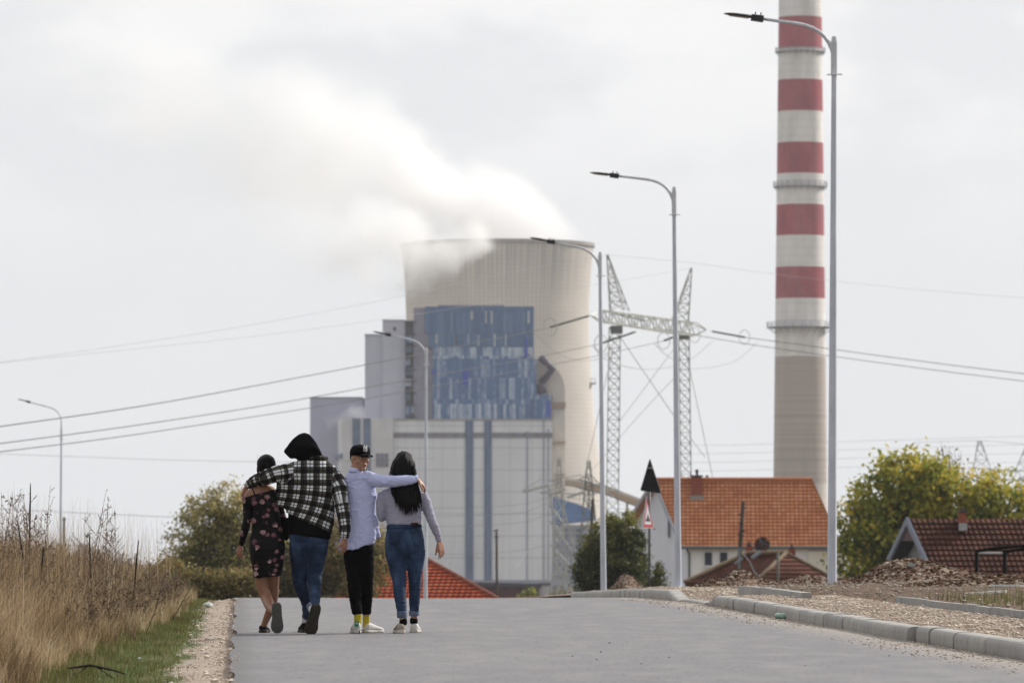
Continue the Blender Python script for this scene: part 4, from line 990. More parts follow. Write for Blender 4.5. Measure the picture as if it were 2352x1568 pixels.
def roofpart(name, polys, mat, parent, th=0.12, tiles=True, dv=0.35):
    """polys: (list of points, eave dir vector). real overlapping courses are stepped in the mesh"""
    vs, fs, uv = [], [], []
    for pts, e in polys:
        e = e.normalized(); n = (pts[1] - pts[0]).cross(pts[2] - pts[0]).normalized()
        if n.z < 0: n = -n
        dn = e.cross(n).normalized(); dn = dn if dn.z < 0 else -dn
        o = pts[0]; P2 = [((p - o).dot(e), (p - o).dot(dn)) for p in pts]
        vmin = min(q[1] for q in P2); vmax = max(q[1] for q in P2)
        k = max(1, int(round((vmax - vmin) / dv)))
        def cut(poly, v0, keep_ge):
            out = []
            for i in range(len(poly)):
                a, b_ = poly[i - 1], poly[i]
                ia = (a[1] >= v0 - 1e-9) if keep_ge else (a[1] <= v0 + 1e-9); ib = (b_[1] >= v0 - 1e-9) if keep_ge else (b_[1] <= v0 + 1e-9)
                if ia != ib:
                    t = (v0 - a[1]) / (b_[1] - a[1]); out.append((a[0] + (b_[0] - a[0]) * t, v0))
                if ib: out.append(b_)
            return out
        for i in range(k):
            a, b_ = vmin + (vmax - vmin) * i / k, vmin + (vmax - vmin) * (i + 1) / k
            q = cut(cut(P2, a, True), b_, False)
            if len(q) < 3: continue
            base = len(vs)
            for (uu, vv) in q:
                lift = 0.015 + 0.05 * (vv - a) / (b_ - a); vs.append(o + e * uu + dn * vv + n * lift); uv.append((uu, (vv - vmin) / (vmax - vmin) * k * dv))
            fs.append(tuple(range(base, base + len(q))))
            lows = [(uu, vv) for uu, vv in q if abs(vv - b_) < 1e-6]
            if len(lows) >= 2:
                lows.sort(); base = len(vs)
                for (uu, lf) in ((lows[0][0], .065), (lows[-1][0], .065), (lows[-1][0], 0.005), (lows[0][0], .005)):
                    vs.append(o + e * uu + dn * b_ + n * lf); uv.append((uu, (i + 0.95) * dv))
                fs.append((base, base + 1, base + 2, base + 3))
        base = len(vs)
        for p in pts: vs.append(p - n * th); uv.append((0, 0))
        fs.append(tuple(range(base, base + len(pts))))
        m_ = len(pts); b2 = len(vs)
        for p in pts: vs.append(p + n * 0.01); uv.append((0, 0))
        for i in range(m_): fs.append((base + i, base + (i + 1) % m_, b2 + (i + 1) % m_, b2 + i))
    off = parent.location; me = bpy.data.meshes.new(name)
    me.from_pydata([tuple(p - off) for p in vs], [], fs); me.materials.append(mat)
    at = me.attributes.new('ruv', 'FLOAT_VECTOR', 'POINT'); at.data.foreach_set('vector', [q for p in uv for q in (p[0], p[1], 0)])
    ob = bpy.data.objects.new(name, me); COL.objects.link(ob); ob.parent = parent; return ob
M_CREAM = simple('cream_render', (0.84, 0.82, 0.78), 0.9, 0.03, 1.0)
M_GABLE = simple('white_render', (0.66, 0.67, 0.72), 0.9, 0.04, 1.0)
M_TRIM = simple('verge_trim', (0.32, 0.35, 0.40), 0.6)
M_BRICK = simple('brick_chimney', (0.26, 0.075, 0.045), 0.9, 0.25, 10)
M_GLASS = simple('dark_window_glass', (0.03, 0.035, 0.05), 0.15, 0.4, 1.0)
M_FRAMEW = simple('window_frame_white', (0.68, 0.68, 0.68), 0.5, 0.03)
M_GUT = simple('gutter', (0.10, 0.12, 0.12), 0.5)
YH = 390.0
# orange house: near slope faces the camera, left gable seen obliquely
h1 = thing('white_house', tuple(P(1740, 1400, YH)), 'big white house with bright orange tiled roof left of the chimney foot', 'house')
ze = P(0, 1254, YH).z; zr_ = P(0, 1101, YH + 4.5).z
EL = P(1565, 1254, YH); ER = P(1935, 1254, YH - 0.5); RL = P(1500, 1101, YH + 4.5); RR = P(1866, 1101, YH + 4.2)
ER.z = EL.z; RR.z = RL.z
M_T1 = mat_tiles('orange_tiles', (0.40, 0.135, 0.055), (0.55, 0.215, 0.095), (0.66, 0.31, 0.16), 0.30, 0.35, 0.10)
ridge_v = (RR - RL).normalized()
back = Vector((-2.0, 4.5, -4.6 * 0.95))
BLn = RL + Vector((RL.x - EL.x, RL.y - EL.y, EL.z - RL.z)) ; BRn = RR + (BLn - RL)
BLn.z += 1.6; BRn.z += 1.6; BLn = RL + (BLn - RL) * 1.0
rf1 = roofpart('roof', [([EL, ER, RR, RL], ridge_v), ([BLn, BRn, RR, RL], ridge_v)], M_T1, h1, 0.18)
mb = MB(); mb.tube([RL + Vector((0, 0, .03)), RR + Vector((0, 0, .03))], 0.13, 8); mb.build('ridge_tile', simple('ridge_tiles', (0.44, 0.16, 0.07), 0.9, 0.3, 6), rf1)
# walls
inn = 0.5; gz = -5.0
WL = EL + ridge_v * inn + Vector((-0.15, 0.45, 0)); WR = ER - ridge_v * 0.2 + Vector((-0.15, 0.45, 0))
dlt = (BLn - EL); dl = Vector((dlt.x, dlt.y, 0)) * 0.9
mb = MB()
mb.add([(WL.x, WL.y, gz), (WR.x, WR.y, gz), (WR.x, WR.y, EL.z + .05), (WL.x, WL.y, EL.z + .05)], [(0, 1, 2, 3)])
mb.build('front_wall', M_CREAM, h1)
GB0 = WL + dl; rp = RL + ridge_v * inn
mb = MB(); mb.add([(WL.x, WL.y, gz), (WL.x, WL.y, EL.z + .1), (rp.x, rp.y, RL.z - .18), (GB0.x, GB0.y, BLn.z + .1), (GB0.x, GB0.y, gz)], [(0, 1, 2, 3, 4)])
mb.build('gable_wall', M_GABLE, h1)
mb = MB(); WR2 = WR + dl; rq = RR - ridge_v * .2
mb.add([(WR.x, WR.y, gz), (WR.x, WR.y, EL.z + .1), (rq.x, rq.y, RL.z - .18), (WR2.x, WR2.y, BLn.z + .1), (WR2.x, WR2.y, gz)], [(0, 1, 2, 3, 4)])
mb.add([(GB0.x, GB0.y, gz), (WR2.x, WR2.y, gz), (WR2.x, WR2.y, BLn.z), (GB0.x, GB0.y, BLn.z)], [(0, 1, 2, 3)])
mb.build('rear_wall', M_GABLE, h1)
mb = MB()
for a, b_ in ((EL, RL), (RL, BLn)):
    d = Vector((-.03, 0, 0)); mb.hexa([a + d + Vector((0, -.02, -.26)), a + Vector((.05, 0, -.26)), b_ + Vector((.05, 0, -.26)), b_ + d + Vector((0, 0, -.26)), a + d + Vector((0, -.02, .07)), a + Vector((.05, 0, .07)), b_ + Vector((.05, 0, .07)), b_ + d + Vector((0, 0, .07))])
mb.build('verge_board', M_TRIM, rf1, fix=True)
mb = MB(); mb.tube([EL + Vector((0, -.1, -.08)), ER + Vector((0, -.1, -.08))], 0.1, 8); mb.tube([EL + Vector((.35, -.05, -.1)), WL + Vector((.2, -.1, -.5)), WL + Vector((.2, -.1, -5))], 0.07, 6)
mb.build('gutter', M_GUT, h1)
def onroof(x, y, EL_, RL_, Yh):   # a point of the near slope behind the picture point
    t = (P(0, y, Yh).z - EL_.z) / (RL_.z - EL_.z); Yd = EL_.y + (RL_.y - EL_.y) * t; return P(x, y, Yd)
c_ = onroof(1601, 1137, EL, RL, YH + 3)
mb = MB(); mb.box(c_.x - .38, c_.x + .32, c_.y - .1, c_.y + .65, c_.z - .6, P(0, 1094, c_.y).z); ch1 = mb.build('chimney_stack', M_BRICK, rf1)
mb = MB(); zt_ = P(0, 1094, c_.y).z; mb.box(c_.x - .46, c_.x + .4, c_.y - .2, c_.y + .73, zt_, zt_ + .1); mb.tube([(c_.x, c_.y + .25, zt_ + .1), (c_.x, c_.y + .25, zt_ + .3), (c_.x, c_.y + .25, zt_ + .5)], [.08, .1, .12], 8); mb.build('chimney_cap', M_DARK, ch1)
mb = MB(); mb.box(c_.x - .5, c_.x + .44, c_.y - .3, c_.y + .1, c_.z - .32, c_.z - .02); mb.build('flashing', simple('lead_flashing', (0.27, 0.27, 0.25), 0.6), ch1)
p = P(1624, 1101, YH + 5.5); mb = MB(); mb.tube([(p.x, p.y, p.z - .9), (p.x, p.y, P(0, 1088, YH).z)], .1, 8); mb.build('vent_pipe', simple('vent_brown', (0.07, 0.03, 0.03), 0.7), rf1)
def window(x0, y0, x1, y1, yw, th):
    xm = P((x0 + x1) / 2, 0, yw).x; yw = WL.y + (WR.y - WL.y) * (xm - WL.x) / (WR.x - WL.x) - .08
    a, b_ = P(x0, y1, yw), P(x1, y0, yw)
    mb = MB(); f = 0.075
    for q in ((a.x, b_.x, a.z, a.z + f), (a.x, b_.x, b_.z - f, b_.z), (a.x, a.x + f, a.z + f, b_.z - f), (b_.x - f, b_.x, a.z + f, b_.z - f)): mb.box(q[0], q[1], yw - .04, yw + .06, q[2], q[3])
    w_ = mb.build('window_frame', M_FRAMEW, th)
    mb = MB(); mb.box(a.x + f, b_.x - f, yw + .01, yw + .05, a.z + f, b_.z - f); mb.build('pane', M_GLASS, w_)
    mb = MB(); mb.box(a.x - .08, b_.x + .08, yw - .12, yw - .0, a.z - .08, a.z - .005); mb.build('sill', M_FRAMEW, w_)
YW = WL.y - .03
window(1616, 1265, 1638, 1300, YW, h1); window(1651, 1265, 1673, 1300, YW - .0, h1)
mb = MB()
for x0 in (1855,): a, b_ = P(x0, 1330, YW - .1), P(1900, 1265, YW - .1); mb.box(a.x, b_.x + 1, a.y - .55, a.y - .3, a.z, b_.z)
mb.build('garage_door', simple('pale_panel_door', (0.68, 0.62, 0.52), 0.7, 0.03), h1)
p = P(1588, 1190, WL.y); 
mb = MB(); gx = WL.lerp(GB0, .35); mb.box(gx.x - .06, gx.x + .02, gx.y - .4, gx.y + .4, P(0, 1232, gx.y).z, P(0, 1185, gx.y).z); mb.build('narrow_window', M_TRIM, h1)
# satellite dish on the wall
sd = thing('satellite_dish', tuple(P(1751, 1268, 372)), 'dark round satellite dish standing behind the small brown hipped roof', 'satellite dish')
ctr_ = P(1750.5, 1250, 372); nrm_ = Vector((-.25, -1, .35)).normalized(); u_ = nrm_.orthogonal().normalized(); v_ = nrm_.cross(u_)
mb = MB(); rr = 18.5 * 372 / F; rings = []
for i in range(6):
    q = i / 5; rings.append([ctr_ + (u_ * math.cos(2 * math.pi * j / 24) + v_ * math.sin(2 * math.pi * j / 24)) * rr * max(q, .02) + nrm_ * (0.16 * q * q - .16) for j in range(24)])
mb.rings(rings, cap=False)
def mat_dish():
    t = NT('rusty_dish'); n = t.noise(t.tc('Object'), 3.2, 4, 0.6)
    t.col(t.ramp(n, [(0.45, (0.028, 0.013, 0.014)), (0.6, (0.09, 0.03, 0.015)), (0.72, (0.42, 0.25, 0.14))])).rough(0.9); t.b.inputs['Specular IOR Level'].default_value = .05; return t.m
mb.build('reflector', mat_dish(), sd, smooth=True)
mb = MB()
for a in (0, 2.1, 4.2): mb.tube([ctr_ + (u_ * math.cos(a) + v_ * math.sin(a)) * rr, ctr_ + nrm_ * .55], .018, 5)
mb.tube([ctr_ + nrm_ * .5, ctr_ + nrm_ * .65], .06, 8); mb.build('feed_arm', M_DARK, sd)
mb = MB(); mb.tube([ctr_, ctr_ + Vector((0, .3, -.35)), P(1751, 1330, 372.3)], .045, 6); mb.build('mount', M_DARK, sd)

# small brown hipped roof house
YS = 262.0
h2 = thing('small_house', tuple(P(1740, 1420, YS)), 'small house with brown hipped tile roof half hidden by the soil heaps', 'house')
M_T2 = mat_tiles('brown_tiles', (0.075, 0.025, 0.014), (0.115, 0.037, 0.021), (0.16, 0.058, 0.034), 0.30, 0.36, 0.4)
a = P(1573, 1339, YS - 1.2); b_ = P(1733, 1338, YS - 4.2); c2_ = P(1925, 1331, YS + 1.2); d_ = Vector((a.x + 1.2, a.y + 8, a.z))
rl = P(1716, 1272, YS + 1.2); rr2 = P(1806, 1270, YS + 1.5)
b_.z = a.z; c2_.z = a.z; rr2.z = rl.z
d2 = c2_ + Vector((-1, 8, 0))
roofpart('roof', [([a, b_, rr2, rl], (b_ - a)), ([b_, c2_, rr2], (c2_ - b_)), ([c2_, d2, rr2], (d2 - c2_)), ([d2, d_, rl, rr2], (d_ - d2)), ([d_, a, rl], (a - d_))], M_T2, h2, .14, dv=.36)
mb = MB(); M_HIP = simple('mossy_ridge', (0.17, 0.12, 0.075), 0.9, 0.3, 6)
for p, q in ((rl, rr2), (rr2, b_), (rr2, c2_), (rl, a)): mb.tube([p + Vector((0, 0, .07)), q + Vector((0, 0, .07))], 0.10, 6)
mb.build('hip_ridge', M_HIP, h2)
mb = MB(); r0 = [Vector((p.x * 1.0, p.y, 0)) for p in (a, b_, c2_, d2, d_)]; cc = sum(r0, Vector()) / 5; r0 = [cc + (p - cc) * 0.93 for p in r0]
mb.rings([[(p.x, p.y, -2.5) for p in r0], [(p.x, p.y, a.z + .02) for p in r0]], cap=True); mb.build('wall', simple('dirty_white_wall', (0.40, 0.38, 0.35), 0.9, 0.15, 2), h2, fix=True)
for (x0, x1, y0, yb, Yd, cap) in ((1713, 1729, 1254, 1285, YS + 2.2, 1), (1811, 1827, 1260, 1290, YS + 2.5, 1)):
    p, q = P(x0, yb, Yd), P(x1, y0, Yd); mb = MB(); mb.box(p.x, q.x, Yd, Yd + .4, p.z, q.z); s_ = mb.build('chimney_stack', M_BRICK, h2)
    mb = MB(); mb.box(p.x + .05, q.x - .05, Yd + .05, Yd + .35, q.z, q.z + .08); mb.tube([((p.x + q.x) / 2, Yd + .2, q.z + .05), ((p.x + q.x) / 2, Yd + .2, q.z + .22)], .05, 6); mb.build('chimney_cap', M_DARK, s_)
mb = MB(); mb.tube([P(1688, 1294, YS - 6), P(1706, 1281, YS - 6)], .07, 6); mb.tube([P(1727, 1281, YS - 6), P(1747, 1266, YS - 6)], .1, 6)
mb.tube([P(1706, 1270, YS - 6), P(1722, 1290, YS - 6), P(1732, 1312, YS - 6), P(1745, 1325, YS - 6)], .02, 5)
mb.tube([P(1697, 1318, YS - 6), P(1699, 1258, YS - 6)], .05, 5)
sc2 = mb.build('cable_conduit', simple('bluish_conduit', (0.22, 0.24, 0.27), 0.6)); tag(sc2, 'grey conduit scraps and drooping cable hanging over the small brown roof', 'cable')

# right hand house: dark tiles, open gable
Y3 = 205.0
h3 = thing('gabled_house', tuple(P(2200, 1400, Y3)), 'dark red tiled house with pale blue edged gable below the yellowing tree', 'house')
M_T3 = mat_tiles('dark_red_tiles', (0.048, 0.019, 0.013), (0.085, 0.032, 0.02), (0.15, 0.052, 0.03), 0.2, 0.30, 0.45)
AP = P(2085, 1192, Y3 + 2.4); APR = P(2440, 1193, Y3 + 3.5); EB = P(2152, 1338, Y3 - .4); EBR = P(2510, 1338, Y3 + .7)
EB.z = P(0, 1338, Y3).z; EBR.z = EB.z; APR.z = AP.z; BK = P(2016, 1338, Y3 + 5.2); BK.z = EB.z; BKR = APR + (BK - AP)
rf3 = roofpart('roof', [([EB, EBR, APR, AP], (EBR - EB)), ([BK, BKR, APR, AP], (BKR - BK))], M_T3, h3, .12, dv=.30)
gi = Vector((.55, .05, 0))
gw = [EB + gi + Vector((-.1, .3, 0)), AP + gi + Vector((0, 0, -.15)), BK + gi + Vector((.1, -.3, 0))]
mb = MB(); mb.add([(gw[0].x, gw[0].y, -2), gw[0], gw[1], gw[2], (gw[2].x, gw[2].y, -2)], [(0, 1, 2, 3, 4)]); mb.build('gable_wall', mat_concrete('grey_block_wall', (0.27, 0.28, 0.29)), h3)
t_ = 0.34; e1 = AP.lerp(EB, t_) + Vector((.04, 0, 0)); e2 = AP.lerp(BK, t_) + Vector((.04, 0, 0))
mb = MB(); mb.add([AP + Vector((.04, 0, -.1)), e1, e2], [(0, 1, 2)]); mb.build('gable_board', simple('plum_gable_board', (0.13, 0.085, 0.085), 0.8), h3)
mb = MB()
for p, q in ((EB, AP), (AP, BK)):
    mb.hexa([p + Vector((-.06, 0, -.2)), p + Vector((.03, -.03, -.2)), q + Vector((.03, -.03, -.2)), q + Vector((-.06, 0, -.2)), p + Vector((-.06, 0, .08)), p + Vector((.03, -.03, .08)), q + Vector((.03, -.03, .08)), q + Vector((-.06, 0, .08))])
mb.build('verge_board', simple('pale_blue_board', (0.20, 0.22, 0.27), 0.6), h3, fix=True)
mb = MB(); q = [BK + Vector((.03, 0, -.14)), AP + Vector((.03, 0, -.3)), AP + gi + Vector((0, 0, -.3)), BK + gi + Vector((0, 0, -.14))]; mb.add(q, [(0, 1, 2, 3)]); mb.build('soffit', simple('dark_soffit', (0.05, 0.055, 0.07), 0.8), h3)
mb = MB(); mb.rings([[(gw[0].x, gw[0].y, -2), (EBR.x, EBR.y + .3, -2), (BKR.x, BKR.y - .3, -2), (gw[2].x, gw[2].y, -2)], [(gw[0].x, gw[0].y, EB.z), (EBR.x, EBR.y + .3, EB.z), (BKR.x, BKR.y - .3, EB.z), (gw[2].x, gw[2].y, EB.z)]], cap=False)
mb.build('wall', M_GABLE, h3, fix=True)
p, q = P(2203, 1200, Y3 + 2.2), P(2219, 1176, Y3 + 2.2); mb = MB(); mb.box(p.x, q.x, Y3 + 2.1, Y3 + 2.6, p.z - .4, q.z); s_ = mb.build('chimney_stack', M_BRICK, rf3)
mb = MB(); mb.box(p.x - .04, q.x + .04, Y3 + 2.06, Y3 + 2.64, q.z, q.z + .05); mb.tube([((p.x + q.x) / 2, Y3 + 2.3, q.z), ((p.x + q.x) / 2, Y3 + 2.3, q.z + .17)], .05, 6); mb.build('chimney_cap', M_DARK, s_)
mb = MB(); mb.box(p.x - .02, q.x + .02, Y3 + 1.9, Y3 + 2.2, p.z - .28, p.z - .02); mb.build('flashing', simple('pale_flashing', (0.36, 0.38, 0.38), 0.6), s_)

# orange roof close behind the crest
Y4 = 235.0
h4 = thing('low_house', tuple(P(1000, 1400, Y4)), 'house showing only its orange red tiled roof over the road crest behind the girls', 'house')
M_T4 = mat_tiles('red_orange_tiles', (0.30, 0.058, 0.026), (0.42, 0.085, 0.038), (0.52, 0.125, 0.055), 0.24, 0.33, 0.25)
pk = P(982, 1287, Y4 + 3); el = P(760, 1378, Y4); er = P(1146, 1378, Y4 - 1); pk0 = P(900, 1287, Y4 + 3)
bkl = el + Vector((0, 8, 0)); bkr = er + Vector((-.4, 8, 0))
rf4 = roofpart('roof', [([el, er, pk, pk0], (er - el)), ([er, bkr, pk], (bkr - er)), ([bkr, bkl, pk0, pk], (bkl - bkr)), ([bkl, el, pk0], (el - bkl))], M_T4, h4, .14, dv=.33)
mb = MB()
for p, q in ((pk0, pk), (pk, er), (pk0, el)): mb.tube([p + Vector((0, 0, .06)), q + Vector((0, 0, .06))], .09, 6)
mb.build('hip_ridge', simple('hip_tiles', (0.25, 0.09, 0.06), 0.9, 0.3, 5), rf4)
mb = MB(); mb.rings([[(p.x * .97, p.y + (.4 if i < 2 else -.4), -2.5) for i, p in enumerate((el, er, bkr, bkl))], [(p.x * .97, p.y + (.4 if i < 2 else -.4), el.z + .02) for i, p in enumerate((el, er, bkr, bkl))]], cap=True); mb.build('wall', M_CREAM, h4, fix=True)
# rusty pipe frame at the right edge
Y5 = 118.0
pf = thing('pipe_frame', tuple(P(2290, 1330, Y5)), 'black steel pipe frame standing behind the soil heaps at the right edge', 'frame')
M_BLK = simple('black_pipe', (0.008, 0.007, 0.007), 0.7, spec=.05)
gz5 = P(0, 1345, Y5).z
for x in (2243, 2308, 2420):
    mb = MB(); mb.tube([(P(x, 0, Y5).x, Y5, gz5 - .3), P(x, 1266, Y5)], .042, 8); mb.build('post', M_BLK, pf, smooth=True)
mb = MB(); mb.tube([P(2241, 1267, Y5), P(2262, 1261, Y5), P(2300, 1257, Y5), P(2380, 1250, Y5), P(2440, 1246, Y5)], .033, 8); mb.build('top_rail', M_BLK, pf, smooth=True)
mb = MB(); mb.tube([P(2303, 1268, Y5), P(2330, 1263, Y5), P(2380, 1256, Y5), P(2440, 1252, Y5)], .033, 8); mb.build('top_rail', M_BLK, pf, smooth=True)
mb = MB(); mb.tube([P(2243, 1269, Y5), P(2308, 1269.5, Y5)], .022, 8); mb.build('cross_rail', simple('white_rail', (0.5, 0.5, 0.5), 0.5), pf)
# far left: low red roofed house seen through the dry bush
h5 = thing('distant_house', tuple(P(440, 1380, 330)), 'distant low brown roofed house mostly hidden behind the left willow and shrubs', 'house')
a_, b2_ = P(385, 1300, 330), P(520, 1300, 330); t1, t2 = P(395, 1278, 334), P(500, 1278, 334)
roofpart('roof', [([a_, b2_, t2, t1], (b2_ - a_)), ([a_ + Vector((0, 8, 0)), b2_ + Vector((0, 8, 0)), t2, t1], (b2_ - a_))], M_T2, h5, .1)
mb = MB(); mb.box(a_.x + .1, b2_.x - .1, 330.2, 337, -3, a_.z - .05); mb.build('wall', M_CREAM, h5)
# ---------------------------------------------------------------- trees
def mat_leaf(name, cols, rough=0.6, trans=0.35):
    t = NT(name); oi = t.attr('rnd', 'Fac')
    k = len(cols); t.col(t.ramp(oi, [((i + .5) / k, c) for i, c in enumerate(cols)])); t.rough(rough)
    t.b.inputs['Specular IOR Level'].default_value = 0.25
    tr = t.n.new('ShaderNodeBsdfTranslucent'); t.l.new(t.n[[n for n in t.n.keys() if 'Ramp' in n or 'ColorRamp' in n][0]].outputs['Color'], tr.inputs['Color'])
    mx = t.n.new('ShaderNodeMixShader'); mx.inputs[0].default_value = trans
    out = [n for n in t.n if n.type == 'OUTPUT_MATERIAL'][0]
    t.l.new(t.b.outputs[0], mx.inputs[1]); t.l.new(tr.outputs[0], mx.inputs[2]); t.l.new(mx.outputs[0], out.inputs['Surface']); return t.m
def quads_mesh(name, cen, dirs, ups, L, W, rnd_v, mat, parent=None, bend=None):
    """numpy leaf / blade quads (diamond shaped leaves)"""
    n = len(cen); side = np.cross(dirs, ups); side /= np.linalg.norm(side, axis=1, keepdims=True) + 1e-9
    L = np.broadcast_to(L, (n,))[:, None]; W = np.broadcast_to(W, (n,))[:, None]
    v = np.empty((n, 4, 3)); v[:, 0] = cen; v[:, 1] = cen + dirs * L * .5 + side * W; v[:, 2] = cen + dirs * L; v[:, 3] = cen + dirs * L * .5 - side * W
    off = np.array(parent.location) if parent is not None else np.zeros(3)
    me = bpy.data.meshes.new(name); me.vertices.add(n * 4); me.vertices.foreach_set('co', (v.reshape(-1, 3) - off).ravel())
    me.loops.add(n * 4); me.loops.foreach_set('vertex_index', np.arange(n * 4, dtype=np.int32)); me.polygons.add(n)
    me.polygons.foreach_set('loop_start', np.arange(0, n * 4, 4, dtype=np.int32)); me.update(calc_edges=True)
    a = me.attributes.new('rnd', 'FLOAT', 'POINT'); a.data.foreach_set('value', np.repeat(rnd_v, 4).astype(np.float32))
    me.materials.append(mat); o = bpy.data.objects.new(name, me); COL.objects.link(o)
    if parent is not None: o.parent = parent
    return o
def tree(name, label, cat, base, H, lobes, nleaf, leafL, mat, seed, barkc=(0.07, 0.055, 0.045), trunk_r=0.16, group=None, clump=0.5, limbs=40, up=0.0, tips=0.0):
    """lobes: (x, y, z, rx, ry, rz) relative to base; leaves gather round twig ends inside them"""
    rg = np.random.default_rng(seed); rr = random.Random(seed)
    root = thing(name, tuple(base), label, cat, group)
    B = Vector(base); mb = MB()
    forks = []
    topc = Vector((0, 0, 0)); 
    for l in lobes: topc += Vector(l[:3])
    topc /= len(lobes)
    fork = Vector((topc.x * .3, topc.y * .3, topc.z * .35))
    mb.tube([B, B + fork * .5 + Vector((rr.uniform(-.1, .1), 0, 0)), B + fork], [trunk_r * 1.3, trunk_r, trunk_r * .85], 8)
    ends = []
    vol = np.array([l[3] * l[4] * l[5] for l in lobes]) ** 0.7; vol /= vol.sum()
    for i in range(limbs):
        l = lobes[rg.choice(len(lobes), p=vol)]
        d = Vector(rg.normal(size=3)).normalized() * (rr.uniform(0.35, 1.0) ** .5)
        e = Vector((l[0] + d.x * l[3], l[1] + d.y * l[4], l[2] + d.z * l[5] + up * rr.random()))
        mid = fork.lerp(e, .5) + Vector((rr.uniform(-.2, .2), rr.uniform(-.2, .2), -.12 * (e - fork).length * rr.random()))
        r0 = trunk_r * rr.uniform(.22, .45)
        mb.tube([B + fork, B + mid, B + e], [r0, r0 * .55, r0 * .15], 5, cap=False); ends.append(e)
        for q in range(4):
            s_ = mid.lerp(e, rr.uniform(.1, .9)); d2 = Vector(rg.normal(size=3)).normalized() * rr.uniform(.4, 1.0) * min(l[3:6]) * .6; d2.z += abs(d2.z) * .4
            mb.tube([B + s_, B + s_ + d2], [r0 * .3, r0 * .08], 4, cap=False); ends.append(s_ + d2)
    mb.build('trunk', simple(name + '_bark', barkc, 0.95, 0.25, 4), root, smooth=True)
    E = np.array([tuple(e) for e in ends]); E2 = []
    for l in lobes:      # more clump centres through the lobe
        k = max(3, int(len(ends) * .9 * (l[3] * l[4] * l[5]) ** .7 / sum((m[3] * m[4] * m[5]) ** .7 for m in lobes)))
        d = rg.normal(size=(k, 3)); d /= np.linalg.norm(d, axis=1, keepdims=True); d *= rg.uniform(.25, 1.0, (k, 1)) ** .4
        E2.append(np.array(l[:3]) + d * np.array(l[3:6]))
    E = np.vstack([E] + E2); ci = rg.integers(0, len(E), nleaf)
    crad = rg.uniform(.5, 1.25, len(E)) * clump
    off = rg.normal(size=(nleaf, 3)) * .5 * crad[ci][:, None]; off[:, 2] *= .75
    c = np.array(base) + E[ci] + off
    d = rg.normal(size=(nleaf, 3)); d[:, 2] -= .25; d /= np.linalg.norm(d, axis=1, keepdims=True)
    u = rg.normal(size=(nleaf, 3)); rv = np.clip(rg.uniform(0, 1, len(E))[ci] * .55 + rg.uniform(0, 1, nleaf) * .45, 0, 1)
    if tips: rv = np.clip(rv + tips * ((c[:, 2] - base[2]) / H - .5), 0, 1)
    Ls = rg.uniform(.6, 1.3, nleaf) * leafL
    quads_mesh('crown', c, d, u, Ls, Ls * .33, rv, mat, root)['kind'] = 'stuff'
    return root
def lob(xc_, yc_, rx, rz, Y, dy=0.0, ry=None):      # lobe placed where it stands in the photograph
    s = Y / F; return (xc_, yc_, rx, rz, dy, ry)
def tree_at(name, label, cat, xb, yb, Y, lobs, **k):
    base = P(xb, yb, Y); gz = ground_z(base.x, Y) if Y < 600 else -7; base.z = min(base.z, gz); s = Y / F; L = []
    for (x, y, rx, rz, dy) in lobs:
        p = P(x, y, Y) - base; L.append((p.x, dy, p.z, rx * s, (rx + rz) * .5 * s, rz * s))
    H = max(l[2] + l[5] for l in L); return tree(name, label, cat, base, H, L, **k)
W1 = mat_leaf('willow_leaves', [(0.065, 0.072, 0.03), (0.13, 0.135, 0.05), (0.24, 0.225, 0.08), (0.40, 0.35, 0.14), (0.54, 0.45, 0.22)], trans=.45)
W2 = mat_leaf('rusty_thicket_leaves', [(0.06, 0.06, 0.025), (0.12, 0.11, 0.04), (0.20, 0.165, 0.06), (0.32, 0.22, 0.08), (0.46, 0.40, 0.18)], trans=.4)
W3 = mat_leaf('yellowing_leaves', [(0.07, 0.10, 0.018), (0.15, 0.19, 0.03), (0.28, 0.30, 0.05), (0.46, 0.42, 0.06), (0.62, 0.47, 0.07)], trans=.45)
W4 = mat_leaf('dark_leaves', [(0.012, 0.02, 0.009), (0.028, 0.042, 0.015), (0.055, 0.072, 0.022), (0.13, 0.14, 0.035), (0.27, 0.25, 0.07)])
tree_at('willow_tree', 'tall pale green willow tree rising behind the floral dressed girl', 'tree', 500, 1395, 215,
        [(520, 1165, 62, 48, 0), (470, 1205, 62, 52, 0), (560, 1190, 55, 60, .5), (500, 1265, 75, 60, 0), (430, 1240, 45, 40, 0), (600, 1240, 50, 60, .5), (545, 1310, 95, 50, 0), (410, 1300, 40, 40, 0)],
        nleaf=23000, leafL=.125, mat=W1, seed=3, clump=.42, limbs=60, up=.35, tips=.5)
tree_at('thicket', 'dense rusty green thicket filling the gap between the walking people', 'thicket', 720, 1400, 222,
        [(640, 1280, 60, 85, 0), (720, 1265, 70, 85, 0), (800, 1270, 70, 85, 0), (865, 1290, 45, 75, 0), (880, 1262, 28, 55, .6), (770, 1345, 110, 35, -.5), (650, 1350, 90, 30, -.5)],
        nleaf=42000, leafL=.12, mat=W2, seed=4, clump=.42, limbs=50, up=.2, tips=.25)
tree_at('hedge_bush', 'dark low bush at the foot of the willow just left of the gravel shoulder', 'bush', 480, 1400, 170,
        [(420, 1335, 60, 32, 0), (500, 1345, 60, 30, 0), (570, 1345, 55, 34, 0), (380, 1310, 30, 25, 0)], nleaf=22000, leafL=.09, mat=W2, seed=5, clump=.3, limbs=30)
